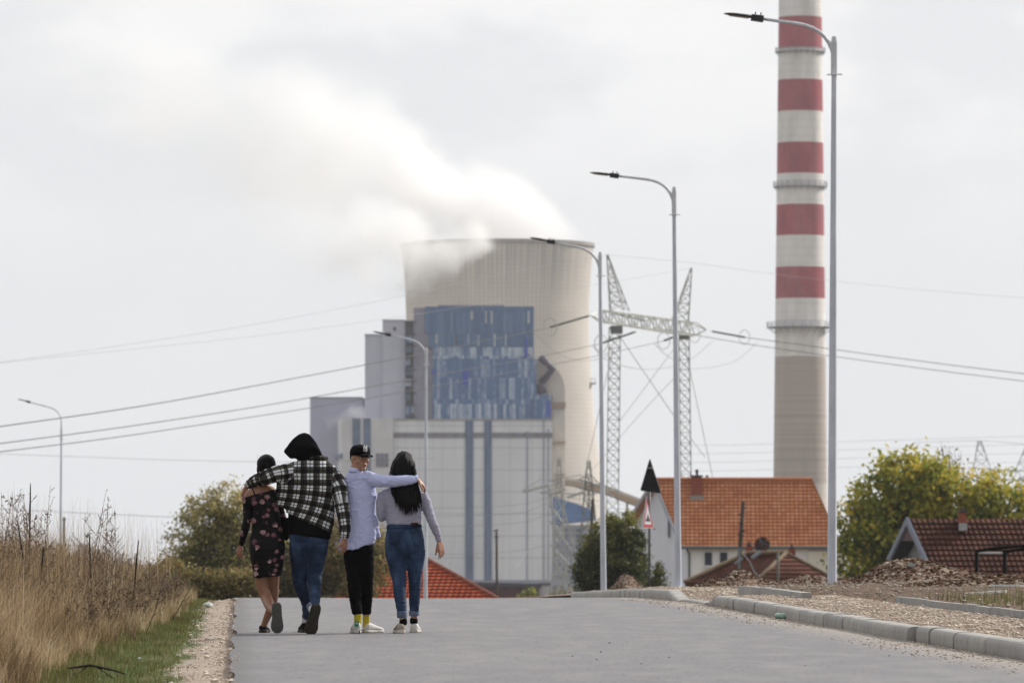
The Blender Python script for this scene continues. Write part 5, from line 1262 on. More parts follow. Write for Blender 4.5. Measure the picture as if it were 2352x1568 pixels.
tree_at('dark_tree', 'dark dense bushy tree left of the warning signs', 'tree', 1400, 1400, 240,
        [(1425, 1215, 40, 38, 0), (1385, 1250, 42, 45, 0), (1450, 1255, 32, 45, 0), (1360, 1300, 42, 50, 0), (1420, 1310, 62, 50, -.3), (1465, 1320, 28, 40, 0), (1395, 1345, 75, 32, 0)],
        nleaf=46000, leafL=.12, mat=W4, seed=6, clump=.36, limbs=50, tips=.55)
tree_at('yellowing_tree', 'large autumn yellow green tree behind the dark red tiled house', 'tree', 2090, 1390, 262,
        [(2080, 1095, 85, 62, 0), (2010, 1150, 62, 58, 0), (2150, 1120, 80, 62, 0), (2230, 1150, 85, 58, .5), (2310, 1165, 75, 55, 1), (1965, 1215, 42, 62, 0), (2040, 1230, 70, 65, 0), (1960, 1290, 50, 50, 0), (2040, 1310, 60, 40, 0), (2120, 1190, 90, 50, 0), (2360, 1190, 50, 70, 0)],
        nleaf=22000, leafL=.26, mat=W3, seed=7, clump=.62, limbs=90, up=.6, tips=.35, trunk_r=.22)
tree_at('bare_tree', 'thin nearly leafless treetop poking above the yellowing tree', 'tree', 2190, 1390, 285,
        [(2165, 1070, 22, 50, 0), (2210, 1080, 35, 40, 0)], nleaf=260, leafL=.16, mat=W2, seed=8, clump=.3, limbs=46, up=.6, trunk_r=.14, barkc=(0.14, 0.12, 0.11))
tree_at('small_shrub', 'thin dark shrub against the white gable wall right of the sign post', 'bush', 1510, 1395, 236,
        [(1512, 1320, 14, 34, 0), (1500, 1345, 20, 22, 0)], nleaf=2200, leafL=.10, mat=W4, seed=9, clump=.2, limbs=14, trunk_r=.04)
tree_at('flowering_shrub', 'small yellow flowered shrub at the foot of the steel tower base', 'bush', 1222, 1400, 560,
        [(1222, 1362, 12, 9, 0), (1206, 1368, 12, 7, 0)], nleaf=1500, leafL=.22, mat=W3, seed=10, clump=.3, limbs=10, trunk_r=.04)
tree_at('far_treeline', 'dim far belt of trees showing low between the annex and the dark tree', 'trees', 1330, 1400, 900,
        [(1290, 1372, 60, 12, 0), (1380, 1365, 50, 16, 0)], nleaf=5000, leafL=.6, mat=W2, seed=12, clump=1.2, limbs=16, trunk_r=.1)

# ---------------------------------------------------------------- grass and weeds
def blades(name, n, region, hfun, w, lean, mat, seed, seg=3, droop=.3):
    """region(rg, n) -> c, Y; every blade is a tapering bent strip"""
    rg = np.random.default_rng(seed); c, Y = region(rg, n)
    X = np.array([cx(a, b_) for a, b_ in zip(c, Y)]); Z = np.array([ground_z(a, b_) for a, b_ in zip(X, Y)]) - .01
    h = hfun(rg, c, Y); az = rg.uniform(0, 2 * np.pi, n); ln = rg.uniform(.1, 1, n) * lean
    dx, dy = np.cos(az) * ln + .10 * lean, np.sin(az) * ln; ww = w * rg.uniform(.6, 1.5, n); fa = rg.uniform(0, np.pi, n); sx, sy = np.cos(fa), np.sin(fa) * .5
    v = np.empty((n, (seg + 1) * 2, 3))
    for k in range(seg + 1):
        t = k / seg; cxk = X + dx * h * t ** 1.7; cyk = Y + dy * h * t ** 1.7; cz = Z + h * (t - droop * ln * t * t)
        wk = ww * (1 - t * .88)
        v[:, 2 * k, 0] = cxk - sx * wk; v[:, 2 * k, 1] = cyk - sy * wk; v[:, 2 * k, 2] = cz
        v[:, 2 * k + 1, 0] = cxk + sx * wk; v[:, 2 * k + 1, 1] = cyk + sy * wk; v[:, 2 * k + 1, 2] = cz
    m = (seg + 1) * 2; base = (np.arange(n) * m)[:, None, None]
    q = np.array([[2 * k, 2 * k + 1, 2 * k + 3, 2 * k + 2] for k in range(seg)])[None]; idx = (base + q).reshape(-1)
    me = bpy.data.meshes.new(name); me.vertices.add(n * m); me.vertices.foreach_set('co', v.ravel()); me.loops.add(len(idx)); me.loops.foreach_set('vertex_index', idx.astype(np.int32))
    me.polygons.add(n * seg); me.polygons.foreach_set('loop_start', np.arange(0, len(idx), 4, dtype=np.int32)); me.update(calc_edges=True)
    a = me.attributes.new('rnd', 'FLOAT', 'POINT'); a.data.foreach_set('value', np.repeat(np.clip(rg.uniform(0, 1, n) * .6 + .2 + .55 * np.array([noise.noise(Vector((a_ * 2.6, b_ * 1.2, seed))) for a_, b_ in zip(c, Y)]), 0, 1), m).astype(np.float32)); me.materials.append(mat)
    o = bpy.data.objects.new(name, me); COL.objects.link(o); return o
G_DRY = mat_leaf('dry_grass', [(0.11, 0.07, 0.04), (0.23, 0.155, 0.085), (0.38, 0.27, 0.15), (0.54, 0.41, 0.25), (0.70, 0.58, 0.40)], .8, .25)
G_BRN = mat_leaf('brown_weeds', [(0.05, 0.031, 0.02), (0.11, 0.07, 0.045), (0.19, 0.13, 0.085), (0.34, 0.26, 0.18)], .85, .1)
G_GRN = mat_leaf('green_grass', [(0.11, 0.075, 0.04), (0.11, 0.10, 0.032), (0.13, 0.145, 0.035), (0.21, 0.21, 0.07), (0.40, 0.33, 0.2)], .7, .25)
def edgec(Y): return -1.32 + .62 * np.clip((Y - 36) / 26, 0, 1)      # where the tall growth starts
def reg_tall(rg, n):
    Y = rg.uniform(33, 80, n) ; Y = np.where(rg.uniform(size=n) < .45, rg.uniform(33, 50, n), Y); w = 3.4
    c = edgec(Y) + .12 * np.sin(Y * 1.7) - rg.uniform(0, 1, n) ** 1.25 * w; return c, Y
def h_tall(rg, c, Y):
    into = np.clip((edgec(Y) - c) / 1.1, 0, 1); cl = np.array([noise.noise(Vector((a * 2.2, b_ * 1.1, 5))) for a, b_ in zip(c, Y)])
    return (.25 + .46 * into) * rg.uniform(.35, 1.15, len(c)) * (1 + .45 * cl) * np.where(Y > 58, .9, 1.0)
tag(blades('dry_grass', 62000, reg_tall, h_tall, .0035, .62, G_DRY, 21), 'tall dry straw coloured grass along the left verge', 'grass', kind='stuff')
def reg_strag(rg, n):
    Y = rg.uniform(36, 85, n); return edgec(Y) - rg.uniform(.2, 2.6, n), Y
tag(blades('seeding_grass', 1500, reg_strag, lambda rg, c, Y: rg.uniform(.75, 1.25, len(c)), .0022, .22, G_DRY, 22), 'sparse taller seed stalks rising above the dry grass', 'grass', kind='stuff')
def reg_green(rg, n):
    Y = rg.uniform(33, 78, n); a = edgec(Y) - .5; b_ = -.46 + .1 * np.sin(Y * 2.3) + .05 * np.sin(Y * 7.1); return a + (b_ - a) * rg.uniform(0, 1, n) ** .8, Y
tag(blades('green_grass', 26000, reg_green, lambda rg, c, Y: rg.uniform(.02, .075, len(c)) * (1 + .8 * (c < -.9)), .003, .6, G_GRN, 23, 2), 'short green grass between the dry growth and the gravel shoulder', 'grass', kind='stuff')
def reg_fr(rg, n):
    Y = rg.uniform(60, 95, n); return 8.5 + rg.uniform(0, 4, n), Y
tag(blades('verge_weeds', 5000, lambda rg, n: (rg.uniform(7.4, 10.5, n), rg.uniform(46, 62, n)), lambda rg, c, Y: rg.uniform(.04, .16, len(c)), .004, .5, G_GRN, 25, 2), 'patchy low weeds behind the near edging stones', 'weeds', kind='stuff')
# branching brown weeds
def weeds(name, n, seed, cfun, hf, mat, label, leafy=True, dens=1.0):
    rg = random.Random(seed); mb = MB(); cen = []
    for i in range(n):
        c, Y = cfun(rg); X = cx(c, Y); z = ground_z(X, Y); h = hf(rg, c, Y)
        lean = Vector((rg.uniform(-.22, .22), rg.uniform(-.2, .2), 1)); b_ = Vector((X, Y, z)); tpt = b_ + lean * h
        mid = b_.lerp(tpt, .5) + Vector((rg.uniform(-.03, .03), 0, 0)); mb.tube([b_, mid, tpt], [.005, .0035, .0015], 3, cap=False)
        for k in range(int(rg.randint(6, 12) * dens)):
            t = rg.uniform(.3, .97); s_ = b_.lerp(tpt, t); a = rg.uniform(0, 6.28); L = h * (1.05 - t) * rg.uniform(.25, .55)
            e = s_ + Vector((math.cos(a) * L * .75, math.sin(a) * L * .75, L * .8)); mb.tube([s_, e], [.0026, .0012], 3, cap=False)
            for q in range(7): cen.append(s_.lerp(e, rg.uniform(.15, 1.02)))
        for q in range(10): cen.append(b_.lerp(tpt, rg.uniform(.5, 1)))
    o = mb.build(name, mat); me = o.data
    at = me.attributes.new('rnd', 'FLOAT', 'POINT'); at.data.foreach_set('value', np.random.default_rng(seed).uniform(0, 1, len(me.vertices)).astype(np.float32))
    tag(o, label, 'weeds', kind='stuff')
    g_ = np.random.default_rng(seed); C = np.array([tuple(p) for p in cen]); d = g_.normal(size=C.shape); d /= np.linalg.norm(d, axis=1, keepdims=True)
    quads_mesh('seed_heads', C, d, g_.normal(size=C.shape), g_.uniform(.008, .024, len(C)), .005, g_.uniform(0, 1, len(C)), mat, o)['kind'] = 'stuff'
    return o
def cf(rg):
    Y = rg.uniform(44, 80); return float(edgec(Y)) - .05 - rg.random() ** 1.3 * 2.4, Y
weeds('brown_weeds', 1250, 31, cf, lambda rg, c, Y: rg.uniform(.3, .66) * (0.55 + .45 * min(1, (float(edgec(Y)) - c) / .9)), G_BRN, 'dense tangle of dry brown branching weeds behind the straw grass')
def cf2(rg):
    Y = rg.uniform(40, 56); return float(edgec(Y)) - .3 - rg.random() * 2.2, Y
weeds('tall_weeds', 75, 32, cf2, lambda rg, c, Y: rg.uniform(.85, 1.25), G_BRN, 'tall dead branching stalks standing above the dry grass', dens=1.3)
# single dark flower spikes of mullein
rg = random.Random(41)
for (x, ytop, Y, lab) in ((70, 1109, 50, 'tallest dark dead flower spike at the left above the dry grass'), (40, 1195, 47, None), (205, 1225, 50, None), (318, 1240, 54, None), (100, 1255, 48, None)):
    tp = P(x, ytop, Y); z = ground_z(tp.x, Y); lean = rg.uniform(-.08, .08)
    if x == 40: lean = .14
    b_ = Vector((tp.x + lean, Y, z)); mb = MB(); mb.tube([b_, b_.lerp(tp, .6)], [.0035, .0025], 5)
    n = 14; pts = [b_.lerp(tp, .55 + .45 * q / n) for q in range(n + 1)]; rr = [.003 + .005 * (1 - abs(q / n - .4)) * rg.uniform(.7, 1.3) for q in range(n + 1)]; rr[-1] = .003
    mb.tube(pts, rr, 6); o = mb.build('flower_spike', simple('dead_spike', (0.02, 0.015, 0.012), 0.9)); 
    tag(o, lab or 'shorter dark dead flower spike among the dry weeds', 'plant', 'dead flower spikes in the dry grass')
# fallen branch and litter in the near grass
mb = MB(); a = P(155, 1512, 36.5); b_ = P(290, 1544, 35.8)
for p in (a, b_): p.z = ground_z(p.x, p.y) + .06
mb.tube([a, a.lerp(b_, .4) + Vector((0, 0, .035)), a.lerp(b_, .75) + Vector((0, 0, .02)), b_], [.006, .009, .007, .003], 6)
mb.tube([a.lerp(b_, .35) + Vector((0, 0, .03)), a.lerp(b_, .1) + Vector((.02, 0, -.04))], [.005, .002], 5); mb.tube([a.lerp(b_, .5) + Vector((0, 0, .03)), a.lerp(b_, .8) + Vector((.02, 0, -.05))], [.005, .002], 5)
tag(mb.build('fallen_branch', simple('dark_bark', (0.02, 0.015, 0.013), 0.9), None, smooth=True), 'dark broken branch lying on the green grass in the near left corner', 'branch')
for (x0, y0, x1, y1, Y) in ((395, 1450, 462, 1290, 58), (335, 1470, 375, 1330, 52)):
    tp = P(x1, y1, Y); bs = P(x0, y0, Y); bs.z = ground_z(bs.x, Y); mb = MB(); mb.tube([bs, bs.lerp(tp, .5) + Vector((.02, 0, 0)), tp], [.006, .004, .0015], 4)
    for q in range(6):
        s_ = bs.lerp(tp, .3 + q * .11); mb.tube([s_, s_ + Vector((.1 * (-1) ** q + .03, 0, .09))], [.003, .001], 3)
    tag(mb.build('bare_twig', M_WOOD), 'thin bare twig leaning ' + ('out over the green grass beside the gravel shoulder' if x0 == 395 else 'up out of the brown weeds'), 'twig')

# ---------------------------------------------------------------- soil heaps, stones and litter on the verge
def mat_soil():
    t = NT('dug_soil'); pos = t.pos(); a = t.noise(pos, 3.2, 6, .6); b_ = t.voro(pos, 17, 'F1', 'Color'); c_ = t.noise(pos, 30, 4)
    col = t.ramp(a, [(0.3, (0.05, 0.022, 0.011)), (0.5, (0.12, 0.058, 0.028)), (0.7, (0.2, 0.125, 0.075))])
    st = t.math('GREATER_THAN', t.sep(b_)['X'], .84); col = t.mix(t.math('MULTIPLY', st, .8), col, (0.42, 0.36, 0.28))
    t.col(col).rough(.95); t.bump(t.math('ADD', c_, a), 1.0, .05); return t.m
M_SOIL = mat_soil(); M_STONE = simple('rubble_stone', (0.36, 0.31, 0.25), 0.9, 0.35, 9, bump=.4); M_STONED = simple('clod', (0.085, 0.045, 0.024), 0.95, 0.35, 9, bump=.4)
def heap(name, label, peaks, seed, x0, x1, Yc, depth=2.5, stones=200, crest=None, cat='soil heap'):
    """peaks: (x, ytop, half width) in picture units at distance Yc"""
    s = Yc / F; rg = random.Random(seed); X0, X1 = (x0 - 1176) * s, (x1 - 1176) * s; nx = int((X1 - X0) / .045); ny = 42
    def hz(X, Y):
        g0 = ground_z(X, Y); v = 0
        for (px, pyy, hw) in peaks:
            p = P(px, pyy, Yc); hh = p.z - ground_z(p.x, Yc); d = math.sqrt(((X - p.x) / (hw * s)) ** 2 + ((Y - Yc) / depth) ** 2)
            v = max(v, hh * max(0, 1 - d * d) ** 1.15 if hh > 0 else 0)
        v *= 1.0
        w = min(1, v * 6); nn = noise.fractal(Vector((X * 3.2, Y * 1.6, seed)), .9, 2.2, 5) * .085 + noise.fractal(Vector((X * 12, Y * 7, seed + 5)), 1, 2, 3) * .022
        return g0 - .04 * (1 - w) + v + nn * w
    mb = MB(); rows = []
    for j in range(ny + 1):
        Y = Yc - depth + 2 * depth * j / ny; rows.append([(X0 + (X1 - X0) * i / nx, Y) for i in range(nx + 1)])
    vs = [(X, Y, hz(X, Y)) for r in rows for X, Y in r]; m_ = nx + 1
    mb.add(vs, [(j * m_ + i, j * m_ + i + 1, (j + 1) * m_ + i + 1, (j + 1) * m_ + i) for j in range(ny) for i in range(nx)])
    off = P((x0 + x1) / 2, 1340, Yc); root = thing(name, tuple(off), label, cat, 'heaps of dug soil on the verge')
    mb.build('soil', M_SOIL, root, smooth=False)
    for nm, mt, k, sz in (('rubble', M_STONE, int(stones * .6), (.009, .03)), ('clods', M_STONED, stones * 3, (.010, .034))):
        q = MB()
        for i in range(k):
            X = rg.uniform(X0, X1); Y = rg.gauss(Yc - depth * .3, depth * .4); r_ = rg.uniform(*sz) * (2.4 if rg.random() < .03 and nm == 'rubble' else 1)
            z = hz(X, Y)
            if z < ground_z(X, Y) - .03: continue
            q.blob((X, Y, z + r_ * .2), r_, r_ * rg.uniform(.7, 1.2), r_ * rg.uniform(.4, .8), 6, 4, .3, rg)
        q.build(nm, mt, root)['kind'] = 'stuff'
    return root
heap('soil_heap', 'tallest rocky soil heap with a pale slab on its peak before the dark red house', [(2085, 1286, 130), (2140, 1308, 170), (1990, 1330, 110), (2040, 1312, 120)], 1, 1880, 2330, 84, 3.2, 520)
heap('soil_heap', 'long low stony heap running to the right edge behind the near edging row', [(2260, 1322, 200), (2352, 1326, 180), (2170, 1334, 140), (2440, 1330, 150)], 2, 2060, 2480, 72, 2.6, 420)
heap('soil_heap', 'brown clod heap behind the short edging row left of the tallest lamp post', [(1700, 1316, 75), (1650, 1330, 70), (1745, 1330, 70), (1620, 1345, 50)], 3, 1560, 1830, 98, 3, 330)
heap('soil_heap', 'low reddish soil heap left of the sign post beyond the far kerb', [(1437, 1320, 34), (1452, 1338, 40), (1410, 1348, 40), (1500, 1347, 70)], 4, 1390, 1600, 150, 3, 260)
heap('soil_heap', 'dark brown soil bank around the foot of the tallest lamp post', [(1850, 1325, 95), (1790, 1338, 80), (1925, 1328, 110), (2000, 1335, 110)], 5, 1730, 2110, 104, 3.5, 330)
# slab under the first lamp, loose slabs
def slabs(name, label, x0, x1, y0, y1, Y, dep, th, mat, cat='slab', group=None, rot=0):
    a, b_ = P(x0, y1, Y), P(x1, y0, Y); c_ = Vector(((a.x + b_.x) / 2, Y, a.z)); hw = (b_.x - a.x) / 2; rg = random.Random(x0); mb = MB()
    ring = []
    for i in range(14):
        an = 2 * math.pi * i / 14; q = 1 + rg.uniform(-.1, .1); ex = abs(math.cos(an)) ** .5 * (1 if math.cos(an) > 0 else -1); ey = abs(math.sin(an)) ** .5 * (1 if math.sin(an) > 0 else -1)
        ring.append((ex * hw * q, ey * dep * q))
    M_ = Matrix.Rotation(rot, 3, 'Y')
    def tf(p): v = M_ @ Vector(p); return c_ + v
    mb.rings([[tf((x, y, 0)) for x, y in ring], [tf((x * 1.01, y * 1.01, th * .7)) for x, y in ring], [tf((x * .95, y * .95, th)) for x, y in ring]], cap=True)
    return tag(mb.build(name, mat, None, fix=True), label, cat, group)
M_SLAB = mat_concrete('slab_concrete', (0.42, 0.41, 0.39))
slabs('concrete_slab', 'flat rough concrete footing slab under the tallest lamp post', 1805, 1992, 1343, 1353, 91, .9, .07, M_SLAB)
slabs('concrete_slab', 'long pale broken slab lying on the stony heap near the right edge', 2215, 2318, 1352, 1372, 64, .25, .07, M_SLAB, rot=-.06)
slabs('concrete_slab', 'pale slab fragment on the slope above the near edging row', 2278, 2360, 1343, 1354, 68, .25, .06, M_SLAB, rot=.03)
slabs('concrete_slab', 'small square slab sitting on the peak of the tallest soil heap', 2084, 2104, 1291, 1302, 82.4, .07, .06, M_SLAB, rot=.3)
slabs('concrete_slab', 'thin pale slab piece half buried left of the near edging row', 1885, 1965, 1382, 1392, 60.2, .3, .05, M_SLAB)
# loose stones
def scatter(name, n, seed, cf_, size, mat, label, flat=.6):
    rg = random.Random(seed); mb = MB()
    for i in range(n):
        c, Y = cf_(rg); X = c - .0479 * Y + (road_c(Y) if c < 3 else 0); r_ = size[0] + (size[1] - size[0]) * rg.random() ** 3
        z = max(road_z(Y) + .012 if 0 < c < KC else -9, ground_z(X, Y) if not (0 < c < KC) else -9)
        if KC + .12 < c < 6.9: z = pav_z(X, Y)
        mb.blob((X, Y, z + r_ * .25), r_, r_ * rg.uniform(.7, 1.3), r_ * rg.uniform(.35, flat + .2), 5, 3, .3, rg)
    return tag(mb.build(name, mat), label, 'gravel', kind='stuff')
M_PEB = simple('pale_pebble', (0.46, 0.40, 0.33), 0.9, 0.35, 14)
M_PEBW = simple('whitish_pebble', (0.62, 0.54, 0.44), 0.9, 0.3, 14); M_PEBR = simple('pink_tan_pebble', (0.46, 0.37, 0.31), 0.9, 0.35, 14)
scatter('shoulder_gravel', 6500, 51, lambda rg: (-.36 + .36 * rg.random() ** .8 if rg.random() < .85 else -.36 - rg.random() * .3, 33 + 45 * rg.random() ** 1.2), (.002, .010), M_PEBR, 'fine pinkish gravel on the left shoulder')
scatter('shoulder_stones', 420, 52, lambda rg: (-.48 + .46 * rg.random(), 33 + 45 * rg.random()), (.006, .03), M_PEBW, 'whitish stones scattered along the grass edge')
scatter('footway_gravel', 6500, 53, lambda rg: (5.64 + 1.2 * rg.random(), 36 + 38 * rg.random() ** 1.2), (.004, .019), M_PEBW, 'broken pale limestone gravel on the unpaved footway')
scatter('footway_chips', 3500, 54, lambda rg: (5.64 + 1.2 * rg.random(), 36 + 38 * rg.random()), (.004, .018), M_PEBR, 'tan stone chips on the unpaved footway')
scatter('gutter_grit', 3800, 55, lambda rg: (KC - .02 - .55 * rg.random() ** 2.2, 34 + 40 * rg.random()), (.003, .013), M_PEB, 'grit washed into the road gutter along the kerb')
scatter('verge_rubble', 2600, 56, lambda rg: (6.95 + 3.2 * rg.random(), 45 + 45 * rg.random()), (.007, .035), M_STONE, 'stony rubble scattered over the right verge')
scatter('road_crumbs', 45, 57, lambda rg: (.1 + 5 * rg.random(), 34 + 38 * rg.random()), (.003, .009), simple('dark_crumb', (0.06, 0.05, 0.045), .9), 'small dark crumbs and leaves on the asphalt')
# bigger heaps of grit against the kerb
for (x, y, Y, n, lab) in ((2060, 1449, 51.2, 260, 'small pile of gravel against the misaligned near kerb stones'), (1830, 1407, 58.5, 130, 'small pile of gravel beside the green bottle'), (1700, 1398, 64, 90, 'small gravel pile against the far end of the near kerb run')):
    rg = random.Random(x); mb = MB(); p = P(x, y, Y); z = road_z(Y) + .01
    for i in range(n):
        a, b_ = rg.gauss(0, .16), rg.gauss(0, .35); hh = .07 * math.exp(-(a / .2) ** 2 - (b_ / .4) ** 2)
        r_ = rg.uniform(.006, .02); mb.blob((p.x + a, Y + b_, z + hh * rg.random()), r_, r_, r_ * .7, 5, 3, .3, rg)
    tag(mb.build('gravel_pile', M_PEB), lab, 'gravel', kind='stuff')
# green bottle at the kerb
Yb = 57.2; p = P(1812, 1421, Yb); z = road_z(Yb) + .04
p.x -= .17
btl = thing('plastic_bottle', (p.x, Yb, z), 'crushed clear green plastic bottle lying in the gutter by the kerb', 'bottle')
mb = MB(); ax = Vector((.55, -.83, 0)).normalized(); o_ = Vector((p.x + .04, Yb, z))
mb.tube([o_, o_ + ax * .015, o_ + ax * .07, o_ + ax * .12, o_ + ax * .17, o_ + ax * .19, o_ + ax * .215], [.02, .032, .028, .033, .028, .014, .014], 10); mb.build('body', simple('green_plastic', (0.22, 0.34, 0.26), .2, .3, 20), btl, smooth=True)
mb = MB(); mb.tube([o_ + ax * .213, o_ + ax * .235], .017, 10); mb.build('cap', simple('green_cap', (0.02, 0.22, 0.1), .4), btl)
# pale litter in the weeds
for (x, y, Y, sz, lab) in ((332, 1428, 57, .055, 'crumpled white plastic bag caught low in the brown weeds'), (478, 1388, 68, .06, 'crumpled pale plastic litter at the grass edge near the crest'), (320, 1499, 42, .02, 'small white scrap lying on the green grass')):
    p = P(x, y, Y); z = ground_z(p.x, Y) + sz * .45; rg = random.Random(x); mb = MB()
    mb.blob((p.x, Y, z), sz, sz * .8, sz * .55, 12, 9, .22, rg); o = mb.build('litter', simple('white_plastic', (0.6, 0.62, 0.64), .35, .1, 12), None)
    tag(o, lab, 'litter')
# ---------------------------------------------------------------- people
from mathutils.bvhtree import BVHTree
YQ = 49.5
def q1(x, y, dy=0.0): return P(516.8 + .3368 * x, 964.7 + .3368 * y, YQ + dy)
def q2(x, y, dy=0.0): return P(735.0 + .315 * x, 987.7 + .315 * y, YQ + dy)
M1, M2 = .3368 * YQ / F, .315 * YQ / F
def gnd(Y): return road_z(Y) + .013
class Form:
    """closed solids that are fused into one continuous skin"""
    def __init__(s): s.mb = MB(); s.bones = []
    def limb(s, pts, n=16, flat=1.0, bone=True, capr=True):
        """pts: (point, radius); ends rounded"""
        p = [Vector(a) for a, r in pts]; r = [b for a, b in pts]
        if capr:
            d0 = (p[0] - p[1]).normalized(); d1 = (p[-1] - p[-2]).normalized()
            p = [p[0] + d0 * r[0] * .6, p[0] + d0 * r[0] * .35] + p + [p[-1] + d1 * r[-1] * .35, p[-1] + d1 * r[-1] * .6]
            r = [r[0] * .35, r[0] * .8] + r + [r[-1] * .8, r[-1] * .35]
        # refine
        P2, R2 = [], []
        for i in range(len(p) - 1):
            for k in range(3):
                t = k / 3; a = p[max(0, i - 1)]; b = p[i]; c = p[i + 1]; d = p[min(len(p) - 1, i + 2)]
                P2.append(.5 * ((2 * b) + (c - a) * t + (2 * a - 5 * b + 4 * c - d) * t * t + (-a + 3 * b - 3 * c + d) * t ** 3)); R2.append(r[i] * (1 - t) + r[i + 1] * t)
        P2.append(p[-1]); R2.append(r[-1]); s.mb.tube(P2, R2, n, flat=flat)
        if bone:
            L = 0
            for i in range(len(pts) - 1):
                A, B = Vector(pts[i][0]), Vector(pts[i + 1][0]); s.bones.append((A, B, max(pts[i][1], pts[i + 1][1]), 'L', L)); L += (B - A).length
        return s
    def torso(s, rings, n=36, ex=.85, bone=True):
        """rings: (left point, right point, half depth, dy)"""
        out = []
        for (l, r, dep, dy) in rings:
            l, r = Vector(l), Vector(r); c = (l + r) / 2 + Vector((0, dy, 0)); a = (r - l) / 2
            ring = []
            for j in range(n):
                an = 2 * math.pi * j / n; ca, sa = math.cos(an), math.sin(an)
                ring.append(c + a * (abs(ca) ** ex * (1 if ca > 0 else -1)) + Vector((0, 1, 0)) * dep * (abs(sa) ** ex * (1 if sa > 0 else -1)))
            out.append(ring)
        # spline between rings
        fine = []
        for i in range(len(out) - 1):
            a, b, c, d = out[max(0, i - 1)], out[i], out[i + 1], out[min(len(out) - 1, i + 2)]
            for k in range(4):
                t = k / 4; fine.append([.5 * ((2 * b[j]) + (c[j] - a[j]) * t + (2 * a[j] - 5 * b[j] + 4 * c[j] - d[j]) * t * t + (-a[j] + 3 * b[j] - 3 * c[j] + d[j]) * t ** 3) for j in range(n)])
        fine.append(out[-1]); s.mb.rings(fine, cap=True)
        if bone: 
            c0 = (Vector(rings[0][0]) + Vector(rings[0][1])) / 2; c1 = (Vector(rings[-1][0]) + Vector(rings[-1][1])) / 2
            s.bones.append((c0, c1, max((Vector(r[1]) - Vector(r[0])).length / 2 for r in rings), 'T', 0))
        return s
    def ell(s, c, rx, ry, rz, M=None, n=20, k=12):
        m = MB(); m.blob((0, 0, 0), rx, ry, rz, n, k)
        s.mb.add([Vector(c) + (M @ Vector(v) if M else Vector(v)) for v in m.v], m.f); return s
    def hull(s, pts):
        bm = bmesh.new(); [bm.verts.new(p) for p in pts]; bmesh.ops.convex_hull(bm, input=bm.verts)
        g = [v for v in bm.verts if not v.link_faces]; bmesh.ops.delete(bm, geom=g, context='VERTS'); bm.verts.index_update(); bm.verts.ensure_lookup_table()
        s.mb.add([v.co.copy() for v in bm.verts], [tuple(v.index for v in f.verts) for f in bm.faces]); bm.free(); return s
    def skin(s, name, mat, parent, vox=.006, smooth=4, wr=None, seed=0, xmat=None):
        root = Vector((0, 0, 0)); q = parent
        while q is not None: root += q.location; q = q.parent
        me = bpy.data.meshes.new(name + '_raw'); me.from_pydata([tuple(Vector(v) - root) for v in s.mb.v], [], s.mb.f)
        bm = bmesh.new(); bm.from_mesh(me); bmesh.ops.recalc_face_normals(bm, faces=bm.faces); bm.to_mesh(me); bm.free()
        tmp = bpy.data.objects.new('tmp', me); COL.objects.link(tmp)
        md = tmp.modifiers.new('r', 'REMESH'); md.mode = 'VOXEL'; md.voxel_size = vox
        dg = bpy.context.evaluated_depsgraph_get(); m2 = bpy.data.meshes.new_from_object(tmp.evaluated_get(dg)); m2.name = name
        bpy.data.objects.remove(tmp); bpy.data.meshes.remove(me)
        n = len(m2.vertices); co = np.empty(n * 3); m2.vertices.foreach_get('co', co); co = co.reshape(-1, 3)
        ne = len(m2.edges); ed = np.empty(ne * 2, dtype=np.int64); m2.edges.foreach_get('vertices', ed); ed = ed.reshape(-1, 2)
        deg = np.bincount(ed.ravel(), minlength=n)[:, None]
        for it in range(smooth):
            acc = np.zeros_like(co); 
            for ax in range(3): acc[:, ax] = np.bincount(ed[:, 0], co[ed[:, 1], ax], n) + np.bincount(ed[:, 1], co[ed[:, 0], ax], n)
            co = co * .4 + .6 * acc / np.maximum(deg, 1)
        m2.vertices.foreach_set('co', co.ravel()); m2.update()
        # cloth coordinates: u round, v along the nearest bone
        uv = np.zeros((n, 3)); best = np.full(n, 1e9); rt = np.array(root)
        for bi, (A, B, r, ty, L0) in enumerate(s.bones):
            a = np.array(A) - rt; b = np.array(B) - rt; d = b - a; L = np.linalg.norm(d); dn = d / L; t = np.clip(((co - a) @ dn) / L, -.05, 1.05)
            pr = a + t[:, None] * d; dist = np.linalg.norm(co - pr, axis=1) / r
            if ty == 'T': dist = dist * 1.0
            m = dist < best; best[m] = dist[m]
            if ty == 'T': uv[m, 0] = co[m, 0]; uv[m, 1] = co[m, 2]; uv[m, 2] = 0
            else:
                s0 = np.cross(dn, [0, 1, 0]); s0 /= np.linalg.norm(s0) + 1e-9; s1 = np.cross(dn, s0); w = co - pr
                an = np.arctan2(w @ s0, w @ s1); uv[m, 0] = an[m] * r; uv[m, 1] = L0 + (t * L)[m]; uv[m, 2] = 1 + (bi % 7)
        if wr:
            no = np.empty(n * 3); m2.vertices.foreach_get('normal', no); no = no.reshape(-1, 3); dsp = np.zeros(n)
            for i in range(n):
                dsp[i] = wr(uv[i, 0], uv[i, 1], uv[i, 2], co[i])
            co = co + no * dsp[:, None]; m2.vertices.foreach_set('co', co.ravel())
        at = m2.attributes.new('cuv', 'FLOAT_VECTOR', 'POINT'); at.data.foreach_set('vector', uv.astype(np.float32).ravel())
        m2.polygons.foreach_set('use_smooth', [True] * len(m2.polygons)); m2.materials.clear(); m2.materials.append(mat); m2.update()
        o = bpy.data.objects.new(name, m2); COL.objects.link(o)
        if parent is not None: o.parent = parent
        else: o.location = root
        return o
